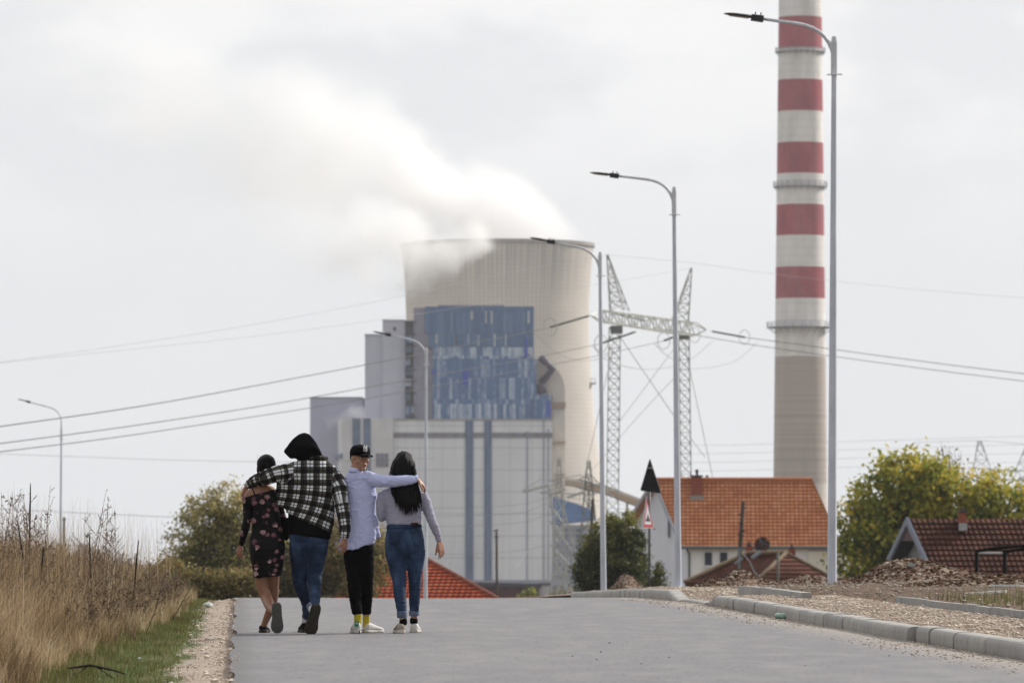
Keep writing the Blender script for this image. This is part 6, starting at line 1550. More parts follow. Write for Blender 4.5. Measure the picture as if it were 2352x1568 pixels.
def wrinkle(amp, fu, fv, seed, torso=1.0, tu=9, tv=14, diag=.6):
    def crease(a, m): 
        k = max(0.0, 1 - abs(a) / .22); return k * k * max(0.0, min(1.0, .5 + 2.2 * m))
    def f(u, v, k, co):
        p = ((co[0] + co[2] * diag) * tu, (co[2] - co[0] * diag * .6) * tv)
        a = noise.noise(Vector((p[0], p[1], seed + co[1] * 4))); m = noise.noise(Vector((co[0] * 6, co[2] * 6, seed + 9)))
        a2 = noise.noise(Vector((p[0] * .8 - p[1] * .5, p[1] * 1.5 + p[0] * .6, seed + 19 + co[1] * 4)))
        a3 = noise.noise(Vector((p[0] * 2.3, p[1] * 2.3, seed + 29 + co[1] * 6)))
        return amp * torso * (crease(a, m) + .7 * crease(a2, -m) + .3 * crease(a3, m + .1) + .4 * m - .5)
    return f
def patch(target, outline, name, mat, parent, off=.003, cuts=2, direction=Vector((0, 1, 0)), root=None, label=None):
    """a thin piece of cloth or skin lying on the surface of target; outline: world points in front of it"""
    tr = Vector((0, 0, 0)); q = target
    while q is not None: tr += q.location; q = q.parent
    me = target.data; bv = BVHTree.FromPolygons([v.co + tr for v in me.vertices], [tuple(p.vertices) for p in me.polygons])
    bm = bmesh.new(); vs = [bm.verts.new(p) for p in outline]; f = bm.faces.new(vs); bmesh.ops.triangulate(bm, faces=[f])
    for c in range(cuts): bmesh.ops.subdivide_edges(bm, edges=bm.edges[:], cuts=1, use_grid_fill=True); bmesh.ops.triangulate(bm, faces=bm.faces[:])
    vs2 = []; 
    for v in bm.verts:
        h = bv.ray_cast(v.co - direction * 1.0, direction)
        vs2.append((h[0] - direction * off) if h[0] is not None else v.co.copy())
    bm.verts.index_update(); fs = [tuple(v.index for v in f.verts) for f in bm.faces]; bm.free()
    mb = MB(); mb.add(vs2, fs); n = len(vs2)
    o = mb.build(name, mat, parent, smooth=True)
    sd_ = o.modifiers.new('t', 'SOLIDIFY'); sd_.thickness = off * .9
    if label: o['label'] = label
    return o

# --- skins and cloths
def mat_skin(name, c):
    t = NT(name); v = t.tc('Object'); n = t.noise(v, 14, 4)
    t.col(t.ramp(n, [(.3, tuple(q * .85 for q in c)), (.7, tuple(q * 1.12 for q in c))])).rough(.5)
    t.b.inputs['Subsurface Weight'].default_value = .08; t.b.inputs['Subsurface Radius'].default_value = (.02, .008, .004); return t.m
def mat_cloth(name, c, rough=.85, var=.12, sc_=25, sheen=.15, bump=.25, fs=300):
    t = NT(name); v = t.tc('Object'); n = t.noise(v, sc_, 4); f = t.noise(v, fs, 2)
    t.col(t.ramp(n, [(.3, tuple(q * (1 - var) for q in c)), (.7, tuple(min(1, q * (1 + var)) for q in c))])).rough(rough)
    t.b.inputs['Sheen Weight'].default_value = 0; t.b.inputs['Specular IOR Level'].default_value = .10; t.bump(t.math('ADD', t.math('MULTIPLY', f, .25), n), bump, .006); return t.m
def mat_plaid():
    t = NT('plaid_flannel'); a = t.attr('cuv'); s = t.sep(a); per = .112
    def axis(x, off):
        f = t.math('FRACT', t.math('MULTIPLY_ADD', x, 1 / per, off))
        white = t.math('MULTIPLY', t.math('GREATER_THAN', f, .02), t.math('LESS_THAN', f, .50))
        thin = t.math('LESS_THAN', t.math('ABSOLUTE', t.math('SUBTRACT', f, .25)), .035)
        thin2 = t.math('LESS_THAN', t.math('ABSOLUTE', t.math('SUBTRACT', f, .52)), .025)
        mid = t.math('MULTIPLY', t.math('GREATER_THAN', f, .80), .55)
        w = t.math('MULTIPLY', white, t.math('SUBTRACT', 1.0, t.math('MULTIPLY', thin, .8)))
        return t.math('ADD', t.math('ADD', w, t.math('MULTIPLY', mid, .5)), t.math('MULTIPLY', thin2, .2))
    vv = t.math('ADD', s['Y'], t.math('MULTIPLY', 0.0, s['Z']))
    A, B = axis(s['X'], .33), axis(vv, .1)
    tot = t.math('MULTIPLY', t.math('ADD', A, B), .5)
    col = t.ramp(tot, [(0, (.008, .008, .009)), (.25, (.018, .017, .016)), (.45, (.042, .038, .031)), (.62, (.07, .064, .054)), (.80, (.30, .30, .30)), (.97, (.66, .68, .70))])
    t.col(col).rough(.9); t.b.inputs['Specular IOR Level'].default_value = .15; t.bump(t.noise(t.tc('Object'), 120, 3), .25, .004); return t.m
def mat_floral():
    t = NT('floral_velvet'); v0 = t.tc('Object')
    wob = t.n.new('ShaderNodeTexNoise'); wob.inputs['Scale'].default_value = 38; wob.inputs['Detail'].default_value = 2; t.l.new(v0, wob.inputs['Vector'])
    vm = t.n.new('ShaderNodeVectorMath'); vm.operation = 'MULTIPLY_ADD'; vm.inputs[1].default_value = (.035, .035, .035); t.l.new(wob.outputs['Color'], vm.inputs[0]); t.l.new(v0, vm.inputs[2])
    v = t.map(vm.outputs[0], (1, .3, 1.1)); d = t.voro(v, 17, 'F1'); c = t.sep(t.voro(v, 17, 'F1', 'Color'))
    pet = t.noise(t.map(v0, (1, 1, 1)), 60, 3, .7); on = t.math('GREATER_THAN', c['X'], .32)
    th = t.math('ADD', t.math('MULTIPLY', c['Y'], .16), .30)
    fl = t.math('MULTIPLY', t.math('LESS_THAN', t.math('ADD', d, t.mr(pet, .3, .7, -.10, .10)), th), on)
    pink = t.ramp(t.math('ADD', t.math('MULTIPLY', pet, .7), t.math('MULTIPLY', c['Z'], .3)), [(.32, (.05, .018, .028)), (.48, (.17, .075, .085)), (.6, (.34, .20, .21)), (.74, (.56, .43, .43))])
    lf = t.math('MULTIPLY', t.math('GREATER_THAN', t.noise(v0, 17, 3), .62), .6)
    base = t.mix(lf, (.003, .003, .0035), (.012, .018, .013))
    t.col(t.mix(fl, base, pink)).rough(.6); t.b.inputs['Specular IOR Level'].default_value = .15; t.bump(t.noise(v0, 45, 3), .35, .006); return t.m
def mat_denim(name, c, fade):
    t = NT(name); v = t.tc('Object'); s = t.sep(t.attr('cuv')); n = t.noise(t.map(v, (8, 8, 4)), 1.0, 5); f = t.noise(t.map(v, (500, 500, 120)), 1.0, 2)
    m = t.math('ADD', t.math('MULTIPLY', n, .75), t.math('MULTIPLY', f, .25))
    t.col(t.ramp(m, [(.34, tuple(q * .6 for q in c)), (.5, c), (.66, fade)])).rough(.8); t.bump(t.math('ADD', n, t.math('MULTIPLY', f, .3)), .35, .006)
    t.b.inputs['Specular IOR Level'].default_value = .25; return t.m
SK1 = mat_skin('tan_skin', (.26, .125, .075)); SK2 = mat_skin('light_brown_skin', (.33, .165, .105)); SK3 = mat_skin('face_skin', (.40, .215, .14))
M_HAIR = simple('black_hair', (.0055, .005, .0055), .5, .5, 90, bump=.5, spec=.12)
M_PLAID, M_FLOR = mat_plaid(), mat_floral()
M_BLACKC = mat_cloth('black_cotton', (.0035, .0035, .004), .9, .3, 20, .05); M_BLACKP = mat_cloth('black_joggers', (.003, .003, .0035), .92, .3, 14, .04)
M_SHIRT = mat_cloth('pale_blue_shirt', (.50, .53, .77), .8, .05, 18, .1, .5); M_SWEAT = mat_cloth('lavender_sweat', (.36, .35, .43), .92, .08, 40, .2, .4)
M_JEAN1 = mat_denim('dark_denim', (.015, .028, .062), (.042, .072, .135)); M_JEAN2 = mat_denim('blue_denim', (.021, .041, .088), (.060, .105, .19))
M_CUFFD = mat_denim('faded_denim_cuff', (.10, .13, .20), (.2, .24, .33)); M_WHITE = mat_cloth('white_leather', (.6, .58, .55), .5, .1, 30, 0); M_RUB = simple('grey_rubber', (.10, .10, .088), .8, .15, 60, bump=.3)
M_RUBB = simple('dark_rubber', (.045, .038, .03), .75, .3, 40, bump=.5); M_SHOEB = mat_cloth('black_mesh_shoe', (.008, .008, .009), .7, .3, 60, 0); M_YEL = mat_cloth('yellow_sock', (.46, .37, .035), .9, .1, 40)
M_BEIGE = mat_cloth('beige_suede', (.30, .25, .21), .8, .1, 30); M_SOLEW = simple('off_white_sole', (.52, .49, .44), .6, .1, 30); M_GREENT = simple('green_tab', (.01, .17, .10), .5, .05)
M_WSOCK = mat_cloth('white_sock', (.62, .62, .64), .9, .05); M_LIPS = simple('lips', (.24, .085, .065), .45); M_BROW = simple('brow_hair', (.02, .013, .01), .8); M_EYEW = simple('eye_white', (.5, .47, .44), .25, .02); M_IRIS = simple('dark_iris', (.012, .008, .006), .1)
M_BROWNP = simple('brown_leather', (.07, .028, .016), .6)

def hand(F_, W, d, palm, side, curl=(.35, .5, .4), s=1.0, spread=.07, thumb=.6):
    """palm and five separate fingers; side=+1 puts the thumb towards d x palm"""
    W = Vector(W); d = Vector(d).normalized(); palm = Vector(palm); palm = (palm - d * palm.dot(d)).normalized(); sv = d.cross(palm) * side
    F_.hull([W + d * (a * s) + sv * (b * s) + palm * (c * s) for a, b, c in ((-.01, -.022, -.012), (-.01, .022, -.012), (-.01, -.022, .012), (-.01, .022, .012), (.03, -.036, -.012), (.03, .036, -.012), (.03, -.034, .017), (.03, .034, .017),
              (.085, -.037, -.009), (.088, .037, -.01), (.085, -.036, .012), (.088, .036, .013))])
    for i, (o, L, r) in enumerate(((.0305, .070, .0088), (.0105, .078, .0092), (-.0105, .073, .0088), (-.0305, .058, .0078))):
        p = W + d * .083 * s + sv * o * s; a = 0.0; dirv = (d + sv * spread * (1.5 - i)).normalized(); pts = [(p - dirv * .012 * s, r * s)]; pts.append((p, r * s * 1.02))
        for k, fr in enumerate((.44, .31, .25)):
            a += curl[k] * (1 + .12 * (i - 1)); dd = (dirv * math.cos(a) + palm * math.sin(a)).normalized(); p = p + dd * L * fr * s; pts.append((p, r * s * (.95 - .1 * k)))
        F_.limb(pts, n=8, bone=False)
    b = W + d * .022 * s + sv * .03 * s; t1 = (d * (1 - thumb * .5) + sv * thumb + palm * .25).normalized(); m1 = b + t1 * .04 * s; t2 = (d * .9 + sv * .15 + palm * .35).normalized(); m2 = m1 + t2 * .032 * s
    F_.limb([(b - t1 * .01, .014 * s), (b, .0135 * s), (m1, .0115 * s), (m2, .0100 * s), (m2 + (t2 + palm * .3).normalized() * .025 * s, .0088 * s)], n=8, bone=False)
def head(F_, c, yaw, s=1.0, pitch=0.0, roll=0.0, face=True):
    """yaw 0 faces away from the camera (+Y)"""
    M = Matrix.Rotation(yaw, 3, 'Z') @ Matrix.Rotation(pitch, 3, 'X') @ Matrix.Rotation(roll, 3, 'Y'); c = Vector(c)
    T = lambda x, y, z: c + M @ Vector((x, y, z)) * s
    F_.ell(T(0, -.012, .030), .074 * s, .092 * s, .085 * s, M); F_.ell(T(0, .022, -.038), .056 * s, .062 * s, .066 * s, M); F_.ell(T(0, .045, .030), .060 * s, .045 * s, .050 * s, M)
    for sd in (-1, 1):
        F_.ell(T(sd * .036, .048, -.020), .026 * s, .032 * s, .030 * s, M, 12, 8); F_.ell(T(sd * .075, -.008, -.006), .009 * s, .019 * s, .032 * s, M, 12, 8)
        F_.limb([(T(sd * .012, .083, .033), .009 * s), (T(sd * .046, .068, .030), .0085 * s)], 8, bone=False); F_.ell(T(sd * .011, .088, -.022), .008 * s, .010 * s, .007 * s, M, 10, 6)
    if face:
        F_.limb([(T(0, .082, .020), .008 * s), (T(0, .089, .002), .009 * s), (T(0, .097, -.017), .0108 * s)], 10, bone=False)
        F_.ell(T(0, .084, -.047), .024 * s, .013 * s, .008 * s, M, 12, 8); F_.ell(T(0, .082, -.060), .020 * s, .013 * s, .0085 * s, M, 12, 8); F_.ell(T(0, .070, -.088), .024 * s, .020 * s, .019 * s, M, 12, 8)
    return T, M
def shoe(heel, f, u, L, W, parent, up_mat, sole_mat, h=1.0, name='shoe', th=.028, tab=None, label=None, low=False):
    f = Vector(f).normalized(); u = Vector(u); u = (u - f * u.dot(f)).normalized(); s_ = f.cross(u); heel = Vector(heel); k = L / .27
    def ring(a, w, z0, z1, n=20, e=.8):
        out = []
        for j in range(n):
            an = 2 * math.pi * j / n; ca, sa = math.cos(an), math.sin(an)
            out.append(heel + f * a * k + s_ * w * W / .095 * abs(ca) ** e * (1 if ca > 0 else -1) + u * ((z0 + z1) / 2 + (z1 - z0) / 2 * abs(sa) ** e * (1 if sa > 0 else -1)))
        return out
    hh = .62 if low else 1.0
    up = MB(); up.rings([ring(a, w, th * .6, z * h * (hh if a < .15 else 1)) for a, w, z in ((.004, .018, .06), (.012, .029, .082), (.035, .034, .088), (.07, .036, .088), (.10, .037, .080), (.13, .038, .072), (.16, .042, .062), (.19, .045, .055), (.22, .043, .050), (.245, .036, .044), (.262, .022, .036), (.268, .008, .03))], cap=True)
    o = up.build(name, up_mat, parent, smooth=True, fix=True)
    if label: o['label'] = label
    so = MB(); so.rings([ring(a, w, z, th + z2, 24, .6) for a, w, z, z2 in ((-.006, .016, .006, .004), (.0, .028, .002, .003), (.02, .036, 0, 0), (.06, .038, 0, 0), (.10, .037, .001, 0), (.14, .038, .001, 0), (.18, .046, 0, 0), (.215, .049, 0, 0), (.245, .043, .002, 0), (.266, .028, .007, .003), (.277, .010, .013, .004))], cap=True)
    so.build('sole', sole_mat, o, smooth=False, fix=True)
    if tab:
        tb = MB(); a0 = ring(.008, .020, th, .085 * h)
        tb.add([heel + f * -.002 * k + s_ * .017 + u * .055 * h, heel + f * -.002 * k - s_ * .017 + u * .055 * h, heel + f * .006 * k - s_ * .02 + u * .09 * h, heel + f * .012 * k + u * .100 * h, heel + f * .006 * k + s_ * .02 + u * .09 * h], [(0, 1, 2, 3, 4)])
        t_ = tb.build('heel_tab', tab, o); m_ = t_.modifiers.new('t', 'SOLIDIFY'); m_.thickness = .006
        # trefoil mark on the tab
        tr = MB(); cc = heel + f * -.004 * k + u * .078 * h
        for an in (-.6, 0, .6): 
            c2 = cc + s_ * math.sin(an) * .008 + u * math.cos(an) * .006; tr.blob(tuple(c2), .0035, .002, .0055, 8, 6)
        tr.tube([cc + s_ * .009 - u * .004, cc - s_ * .009 - u * .004], .0012, 5); tr.build('heel_mark', M_WSOCK, o)
    return o
def limbx(F_, pts, **k): F_.limb(pts, **k)

# ================= woman in the floral dress
GP = 'four young people walking with arms round each other'
a0 = q1(285, 1460, 0); pA = thing('person', (a0.x, YQ, gnd(YQ)), 'person in a black floral off shoulder dress, bare legs, leftmost of the walking four', 'person', GP)
B_ = Form()
TA, MA = head(B_, q1(284, 318, .0), 0.25, .93, 0, -.08, face=False)
B_.limb([(q1(278, 350, 0), .050), (q1(270, 420, 0), .047), (q1(262, 470, 0), .055)], bone=False)
B_.torso([(q1(225, 440), q1(300, 440), .05, 0), (q1(150, 480), q1(352, 472), .065, 0), (q1(145, 525), q1(360, 520), .085, 0), (q1(185, 600), q1(365, 600), .085, 0), (q1(190, 740), q1(382, 740), .08, 0), (q1(180, 850), q1(398, 850), .10, 0), (q1(190, 960), q1(390, 960), .095, 0)], bone=False)
B_.limb([(q1(160, 520), .044), (q1(152, 600), .034), (q1(148, 690, -.02), .030), (q1(128, 780, .01), .026), (q1(110, 850, .05), .020)], bone=False)
B_.limb([(q1(345, 515), .040), (q1(370, 600, .06), .032), (q1(392, 690, .12), .03), (q1(425, 770, .16), .022), (q1(450, 790, .17), .02)], bone=False)
B_.limb([(q1(248, 950), .085), (q1(250, 1085), .061), (q1(262, 1150, .0), .054), (q1(283, 1210, -.02), .050), (q1(305, 1262, -.14), .047), (q1(325, 1292, -.26), .034), (q1(345, 1312, -.35), .026)])
B_.limb([(q1(325, 950, .02), .078), (q1(326, 1085, .05), .056), (q1(328, 1190, .12), .046), (q1(318, 1265, .19), .043), (q1(292, 1330, .26), .034), (q1(262, 1405, .30), .025), (q1(258, 1430, .31), .026)])
hand(B_, q1(106, 862, .05), (-.15, .1, -1), (.6, .7, 0), -1, (.6, .8, .6), .86)
hand(B_, q1(450, 792, .17), (.6, .1, -.5), (-.2, -1, 0), 1, (.4, .5, .4), .86)
bodyA = B_.skin('body', SK1, pA, .0065, 3)
D_ = Form()
D_.torso([(q1(143, 520), q1(352, 468), .088, 0), (q1(150, 545), q1(358, 510), .098, 0), (q1(180, 600), q1(368, 595), .102, 0), (q1(184, 680), q1(382, 680), .098, 0), (q1(184, 745), q1(388, 745), .098, 0), (q1(168, 810), q1(404, 810), .115, 0), (q1(165, 880), q1(411, 875), .128, 0), (q1(174, 970), q1(404, 960), .125, 0), (q1(190, 1040), q1(392, 1030), .115, 0), (q1(203, 1080), q1(382, 1058), .108, 0)])
D_.limb([(q1(156, 535), .050), (q1(152, 610), .040), (q1(147, 690, -.02), .038), (q1(128, 780, .01), .033), (q1(112, 846, .05), .027)])
D_.limb([(q1(350, 525), .048), (q1(372, 600, .06), .042), (q1(396, 690, .12), .038), (q1(422, 765, .16), .03)])
D_.skin('dress', M_FLOR, pA, .006, 6, wrinkle(.005, 14, 18, 3, 1.0, 5, 20, .2))
mb = MB(); mb.tube([q1(181, 448, -.082), q1(190, 475, -.092), q1(203, 505, -.10)], .0055, 6); mb.build('strap', M_BLACKC, pA)
H_ = Form(); H_.ell(q1(282, 300, -.012), .086, .098, .088); H_.ell(q1(290, 268, -.05), .055, .06, .045); H_.ell(q1(300, 335, -.03), .062, .075, .055); H_.limb([(q1(232, 300, -.02), .02), (q1(225, 345, -.0), .012), (q1(222, 372, .0), .004)], bone=False)
hA = H_.skin('hair', M_HAIR, pA, .006, 2, lambda u, v, k, co: .003 * noise.noise(Vector((co[0] * 60, co[1] * 15, co[2] * 25))))
rg = random.Random(5); mb = MB()
for i in range(26):
    s0 = q1(282 + rg.uniform(-60, 60), 248 + rg.uniform(-5, 80), -.04); e = s0 + Vector((rg.uniform(-.03, .03), 0, rg.uniform(-.01, .035))); mb.tube([s0, s0.lerp(e, .5) + Vector((0, 0, .006)), e], [.0012, .001, .0005], 3, cap=False)
mb.build('loose_hair', M_HAIR, hA)
zg = gnd(YQ + .3); hb = q1(257, 1452, .29); hb.z = zg
shoe((hb.x, YQ + .27, zg), (.06, 1, 0), (0, 0, 1), .245, .10, pA, M_SHOEB, M_RUBB, .78, low=False)
zr2 = gnd(YQ - .36); tt = q1(368, 1470, -.34); shoe(Vector((q1(368, 0).x - .004, YQ - .40, zr2 + .262)), (.01, .26, -.95), (0, .95, .26), .262, .108, pA, M_SHOEB, M_RUB, .75, th=.024)
# foot mark pressed in the sole: three small grooves
# ================= man in the plaid jacket
b0 = q1(590, 1460); pB = thing('person', (b0.x, YQ, gnd(YQ)), 'tallest person, in a black hood and black and white plaid jacket with ripped jeans', 'person', GP)
B_ = Form()
head(B_, q1(548, 190, .06), 0.35, 1.0, -.35, -.2, face=True)
B_.limb([(q1(560, 220, .04), .060), (q1(590, 290), .062)], bone=False)
B_.torso([(q1(530, 262), q1(665, 265), .06, 0), (q1(490, 310), q1(745, 325), .09, 0), (q1(470, 430), q1(745, 430), .11, 0), (q1(465, 560), q1(720, 570), .105, 0), (q1(465, 700), q1(700, 710), .10, 0), (q1(460, 800), q1(695, 805), .09, 0), (q1(480, 880), q1(660, 880), .06, 0)], bone=False)
B_.limb([(q1(510, 335), .06), (q1(400, 365, -.08), .052), (q1(300, 395, -.10), .045), (q1(210, 420, -.02), .036), (q1(152, 445, .07), .026)], bone=False)
B_.limb([(q1(745, 370), .05), (q1(785, 460, -.05), .045), (q1(800, 570, -.12), .04), (q1(816, 690, -.15), .033), (q1(815, 800, -.16), .026)], bone=False)
B_.limb([(q1(522, 870, 0), .06), (q1(513, 1060, .08), .05), (q1(543, 1190, .14), .04), (q1(562, 1330, .27), .03), (q1(552, 1400, .30), .03)], bone=False)
B_.limb([(q1(625, 870, 0), .06), (q1(609, 1080, .0), .045), (q1(613, 1180, -.15), .036), (q1(614, 1270, -.31), .028), (q1(618, 1305, -.35), .026)], bone=False)
hand(B_, q1(815, 812, -.16), (-.02, .0, -1), (-.8, .5, 0), -1, (.4, .6, .45), 1.0)
hand(B_, q1(145, 458, .085), (-.35, -.15, -1), (.8, -.5, 0), -1, (.25, .4, .3), .98)
B_.skin('body', SK2, pB, .0065, 3)
J_ = Form()
J_.torso([(q1(520, 258), q1(690, 262), .08, 0), (q1(490, 280), q1(728, 292), .105, 0), (q1(462, 325), q1(772, 345), .125, 0), (q1(448, 420), q1(768, 430), .135, 0), (q1(430, 530), q1(756, 560), .138, 0), (q1(418, 590), q1(745, 670), .14, 0), (q1(412, 628), q1(728, 776), .142, 0)])
J_.torso([(q1(350, 415), q1(480, 400), .05, -.05), (q1(347, 460), q1(475, 450), .05, -.05), (q1(342, 520), q1(470, 520), .04, -.03), (q1(334, 588), q1(450, 612), .035, -.03)], bone=False)
J_.limb([(q1(540, 335), .088), (q1(440, 350, -.06), .083), (q1(360, 362, -.10), .077), (q1(290, 388, -.11), .069), (q1(220, 408, -.05), .060), (q1(165, 438, .04), .045)])
J_.limb([(q1(728, 375), .085), (q1(768, 440, -.04), .076), (q1(790, 540, -.12), .068), (q1(806, 630, -.14), .064), (q1(818, 720, -.155), .056), (q1(817, 785, -.16), .046)])
jk = J_.skin('jacket', M_PLAID, pB, .0065, 8, wrinkle(.011, 0, 0, 8, .8, 8, 8, .6))
# tilt the weave where the jacket is pulled up by the raised arm
at = jk.data.attributes['cuv']; n = len(jk.data.vertices); uv = np.empty(n * 3); at.data.foreach_get('vector', uv); uv = uv.reshape(-1, 3)
zA, zB_ = (q1(0, 430).z - pB.location.z), (q1(0, 700).z - pB.location.z); m = uv[:, 2] == 0
k_ = np.clip((zA - uv[m, 1]) / (zA - zB_), 0, 1) * .48; x0_ = q1(745, 0).x - pB.location.x; uu = uv[m, 0].copy()
uv[m, 1] = uv[m, 1] + k_ * (uu - x0_); uv[m, 0] = uu - k_ * .45 * (uv[m, 1] - zA); at.data.foreach_set('vector', uv.ravel())
mb = MB(); rings = []
for (xa, ya, xb, yb, dp, e) in ((498, 262, 706, 268, .095, 0), (500, 248, 704, 256, .10, 0), (506, 228, 694, 244, .088, 0), (512, 230, 688, 245, .078, 0), (516, 255, 684, 262, .076, 0)):
    l, r_ = q1(xa, ya), q1(xb, yb); c = (l + r_) / 2; a = (r_ - l) / 2; rings.append([c + a * math.cos(2 * math.pi * j / 30) + Vector((0, dp * math.sin(2 * math.pi * j / 30), 0)) for j in range(30)])
mb.rings(rings, cap=False); cl = mb.build('collar', M_PLAID, jk, smooth=True, fix=True); n = len(cl.data.vertices); at = cl.data.attributes.new('cuv', 'FLOAT_VECTOR', 'POINT')
at.data.foreach_set('vector', [q for v in cl.data.vertices for q in (v.co.x * 1.0, v.co.z, 0)])
C_F = Form(); C_F.limb([(q1(814, 782, -.16), .043), (q1(813, 806, -.16), .039)], capr=False); cf_ = C_F.skin('cuff', M_PLAID, jk, .005, 1)
H_ = Form()
H_.hull([q1(*p) for p in ((398, 214, -.02), (400, 216, .10), (430, 168, -.05), (430, 168, .12), (478, 112, -.06), (500, 96, .10), (540, 82, -.02), (540, 84, .08), (575, 96, -.05), (575, 98, .1), (615, 140, -.08), (640, 190, -.09), (640, 190, .08), (660, 232, -.07), (672, 252, -.03), (672, 252, .05), (600, 250, -.10), (520, 245, -.10), (445, 262, -.07), (450, 262, .1), (520, 180, -.125), (580, 180, -.125), (540, 200, .14))])
H_.torso([(q1(455, 235), q1(668, 240), .10, 0), (q1(500, 280), q1(690, 285), .09, 0)], bone=False)
H_.skin('hood', M_BLACKC, pB, .007, 6, lambda u, v, k, co: .006 * noise.noise(Vector((co[0] * 12 + co[2] * 14, co[1] * 8, co[2] * 8))))
U_ = Form(); U_.torso([(q1(432, 600), q1(735, 640), .125, 0), (q1(430, 700), q1(728, 730), .130, 0), (q1(434, 755), q1(722, 790), .130, 0), (q1(440, 778), q1(716, 814), .122, 0)])
U_.limb([(q1(412, 670, .02), .022), (q1(410, 740, .02), .03), (q1(418, 810, .02), .022)])
U_.skin('hoodie_hem', M_BLACKC, pB, .0065, 3, wrinkle(.005, 14, 20, 4))
T_ = Form(); T_.torso([(q1(441, 765), q1(713, 790), .115, 0), (q1(438, 830), q1(708, 850), .118, 0), (q1(450, 880), q1(690, 895), .095, 0), (q1(500, 920), q1(640, 930), .05, 0)])
T_.limb([(q1(525, 845, 0), .10), (q1(515, 890, 0), .098), (q1(512, 960, .03), .089), (q1(511, 1050, .08), .078), (q1(518, 1110, .10), .074), (q1(545, 1190, .14), .066), (q1(566, 1260, .20), .052), (q1(560, 1335, .27), .044)])
T_.limb([(q1(630, 850, 0), .097), (q1(626, 890, 0), .095), (q1(618, 960, 0), .085), (q1(608, 1060, .02), .068), (q1(612, 1130, -.08), .062), (q1(614, 1200, -.19), .054), (q1(614, 1262, -.30), .043)])
jn = T_.skin('jeans', M_JEAN1, pB, .006, 10, wrinkle(.010, 0, 0, 12, .7, 5, 15, .25))
C_F = Form(); C_F.limb([(q1(590, 1266, -.26), .047), (q1(596, 1288, -.31), .046)], capr=False); C_F.skin('cuff', M_CUFFD, jn, .005, 1)
C_F = Form(); C_F.limb([(q1(561, 1325, .27), .046), (q1(558, 1350, .28), .045)], capr=False); C_F.skin('cuff', M_CUFFD, jn, .005, 1)
for pts in (((460, 835), (555, 838), (552, 870), (508, 888), (464, 878)), ((632, 850), (700, 842), (694, 880), (664, 905), (632, 890))):
    patch(jn, [q1(x, y) for x, y in pts], 'back_pocket', M_JEAN2, jn, .003)
S_ = Form(); S_.limb([(q1(594, 1280, -.32), .036), (q1(606, 1318, -.35), .034)]); S_.skin('sock', M_WSOCK, pB, .005, 1)
S_ = Form(); S_.limb([(q1(556, 1345, .28), .037), (q1(545, 1395, .30), .034)]); S_.skin('sock', M_WSOCK, pB, .005, 1)
zf_ = gnd(YQ + .3); hb = q1(543, 0); shoe((hb.x, YQ + .24, zf_), (-.12, 1, 0), (0, 0, 1), .28, .105, pB, M_SHOEB, M_RUBB, 1.05)
zr2 = gnd(YQ - .36); shoe(Vector((q1(636, 0).x, YQ - .42, zr2 + .245)), (-.22, .32, -.88), (-.03, .94, .33), .275, .115, pB, M_SHOEB, M_RUBB, 1.0, th=.03)
# ================= boy in the pale blue shirt
c0 = q2(300, 1475); pC = thing('person', (c0.x, YQ, gnd(YQ)), 'person in a black cap and pale blue shirt looking back over the shoulder', 'person', GP)
B_ = Form(); YAW = math.pi + R(30)
hc = q2(293, 207, 0)
TC, MC = head(B_, hc, YAW, 1.0, R(-3), R(0))
B_.limb([(q2(275, 235, .0), .052), (q2(262, 300, 0), .054), (q2(260, 345, 0), .06)], bone=False)
B_.torso([(q2(220, 300, .01), q2(300, 300, .01), .055, 0), (q2(200, 350, .03), q2(345, 345, .03), .075, 0), (q2(205, 450, .04), q2(375, 440, .04), .08, 0), (q2(210, 620, .05), q2(365, 620, .05), .075, 0), (q2(205, 780, .05), q2(370, 780, .05), .075, 0), (q2(210, 880, .04), q2(360, 880, .04), .07, 0), (q2(235, 940, .04), q2(335, 940, .04), .045, 0)], bone=False)
B_.limb([(q2(345, 345, -.02), .05), (q2(440, 370, -.07), .042), (q2(540, 372, -.13), .038), (q2(640, 362, -.145), .031), (q2(708, 356, -.12), .023)], bone=False)
B_.limb([(q2(200, 380, .02), .048), (q2(172, 500, .06), .038), (q2(168, 620, .08), .034), (q2(175, 760, .12), .024)], bone=False)
B_.limb([(q2(240, 930, .03), .055), (q2(248, 1100, 0), .042), (q2(256, 1230, -.02), .034), (q2(272, 1350, -.05), .028), (q2(275, 1400, -.05), .03)], bone=False)
B_.limb([(q2(330, 930, .03), .055), (q2(345, 1100, .03), .042), (q2(341, 1230, .06), .034), (q2(338, 1370, .10), .026), (q2(336, 1410, .10), .028)], bone=False)
hand(B_, q2(712, 358, -.12), (.62, .25, -.62), (-.35, .2, -.6), -1, (.35, .5, .4), .92)
hand(B_, q2(176, 768, .13), (0, .2, -1), (.8, 0, 0), 1, (.35, .5, .4), .9)
bodyC = B_.skin('body', SK3, pC, .004, 5)
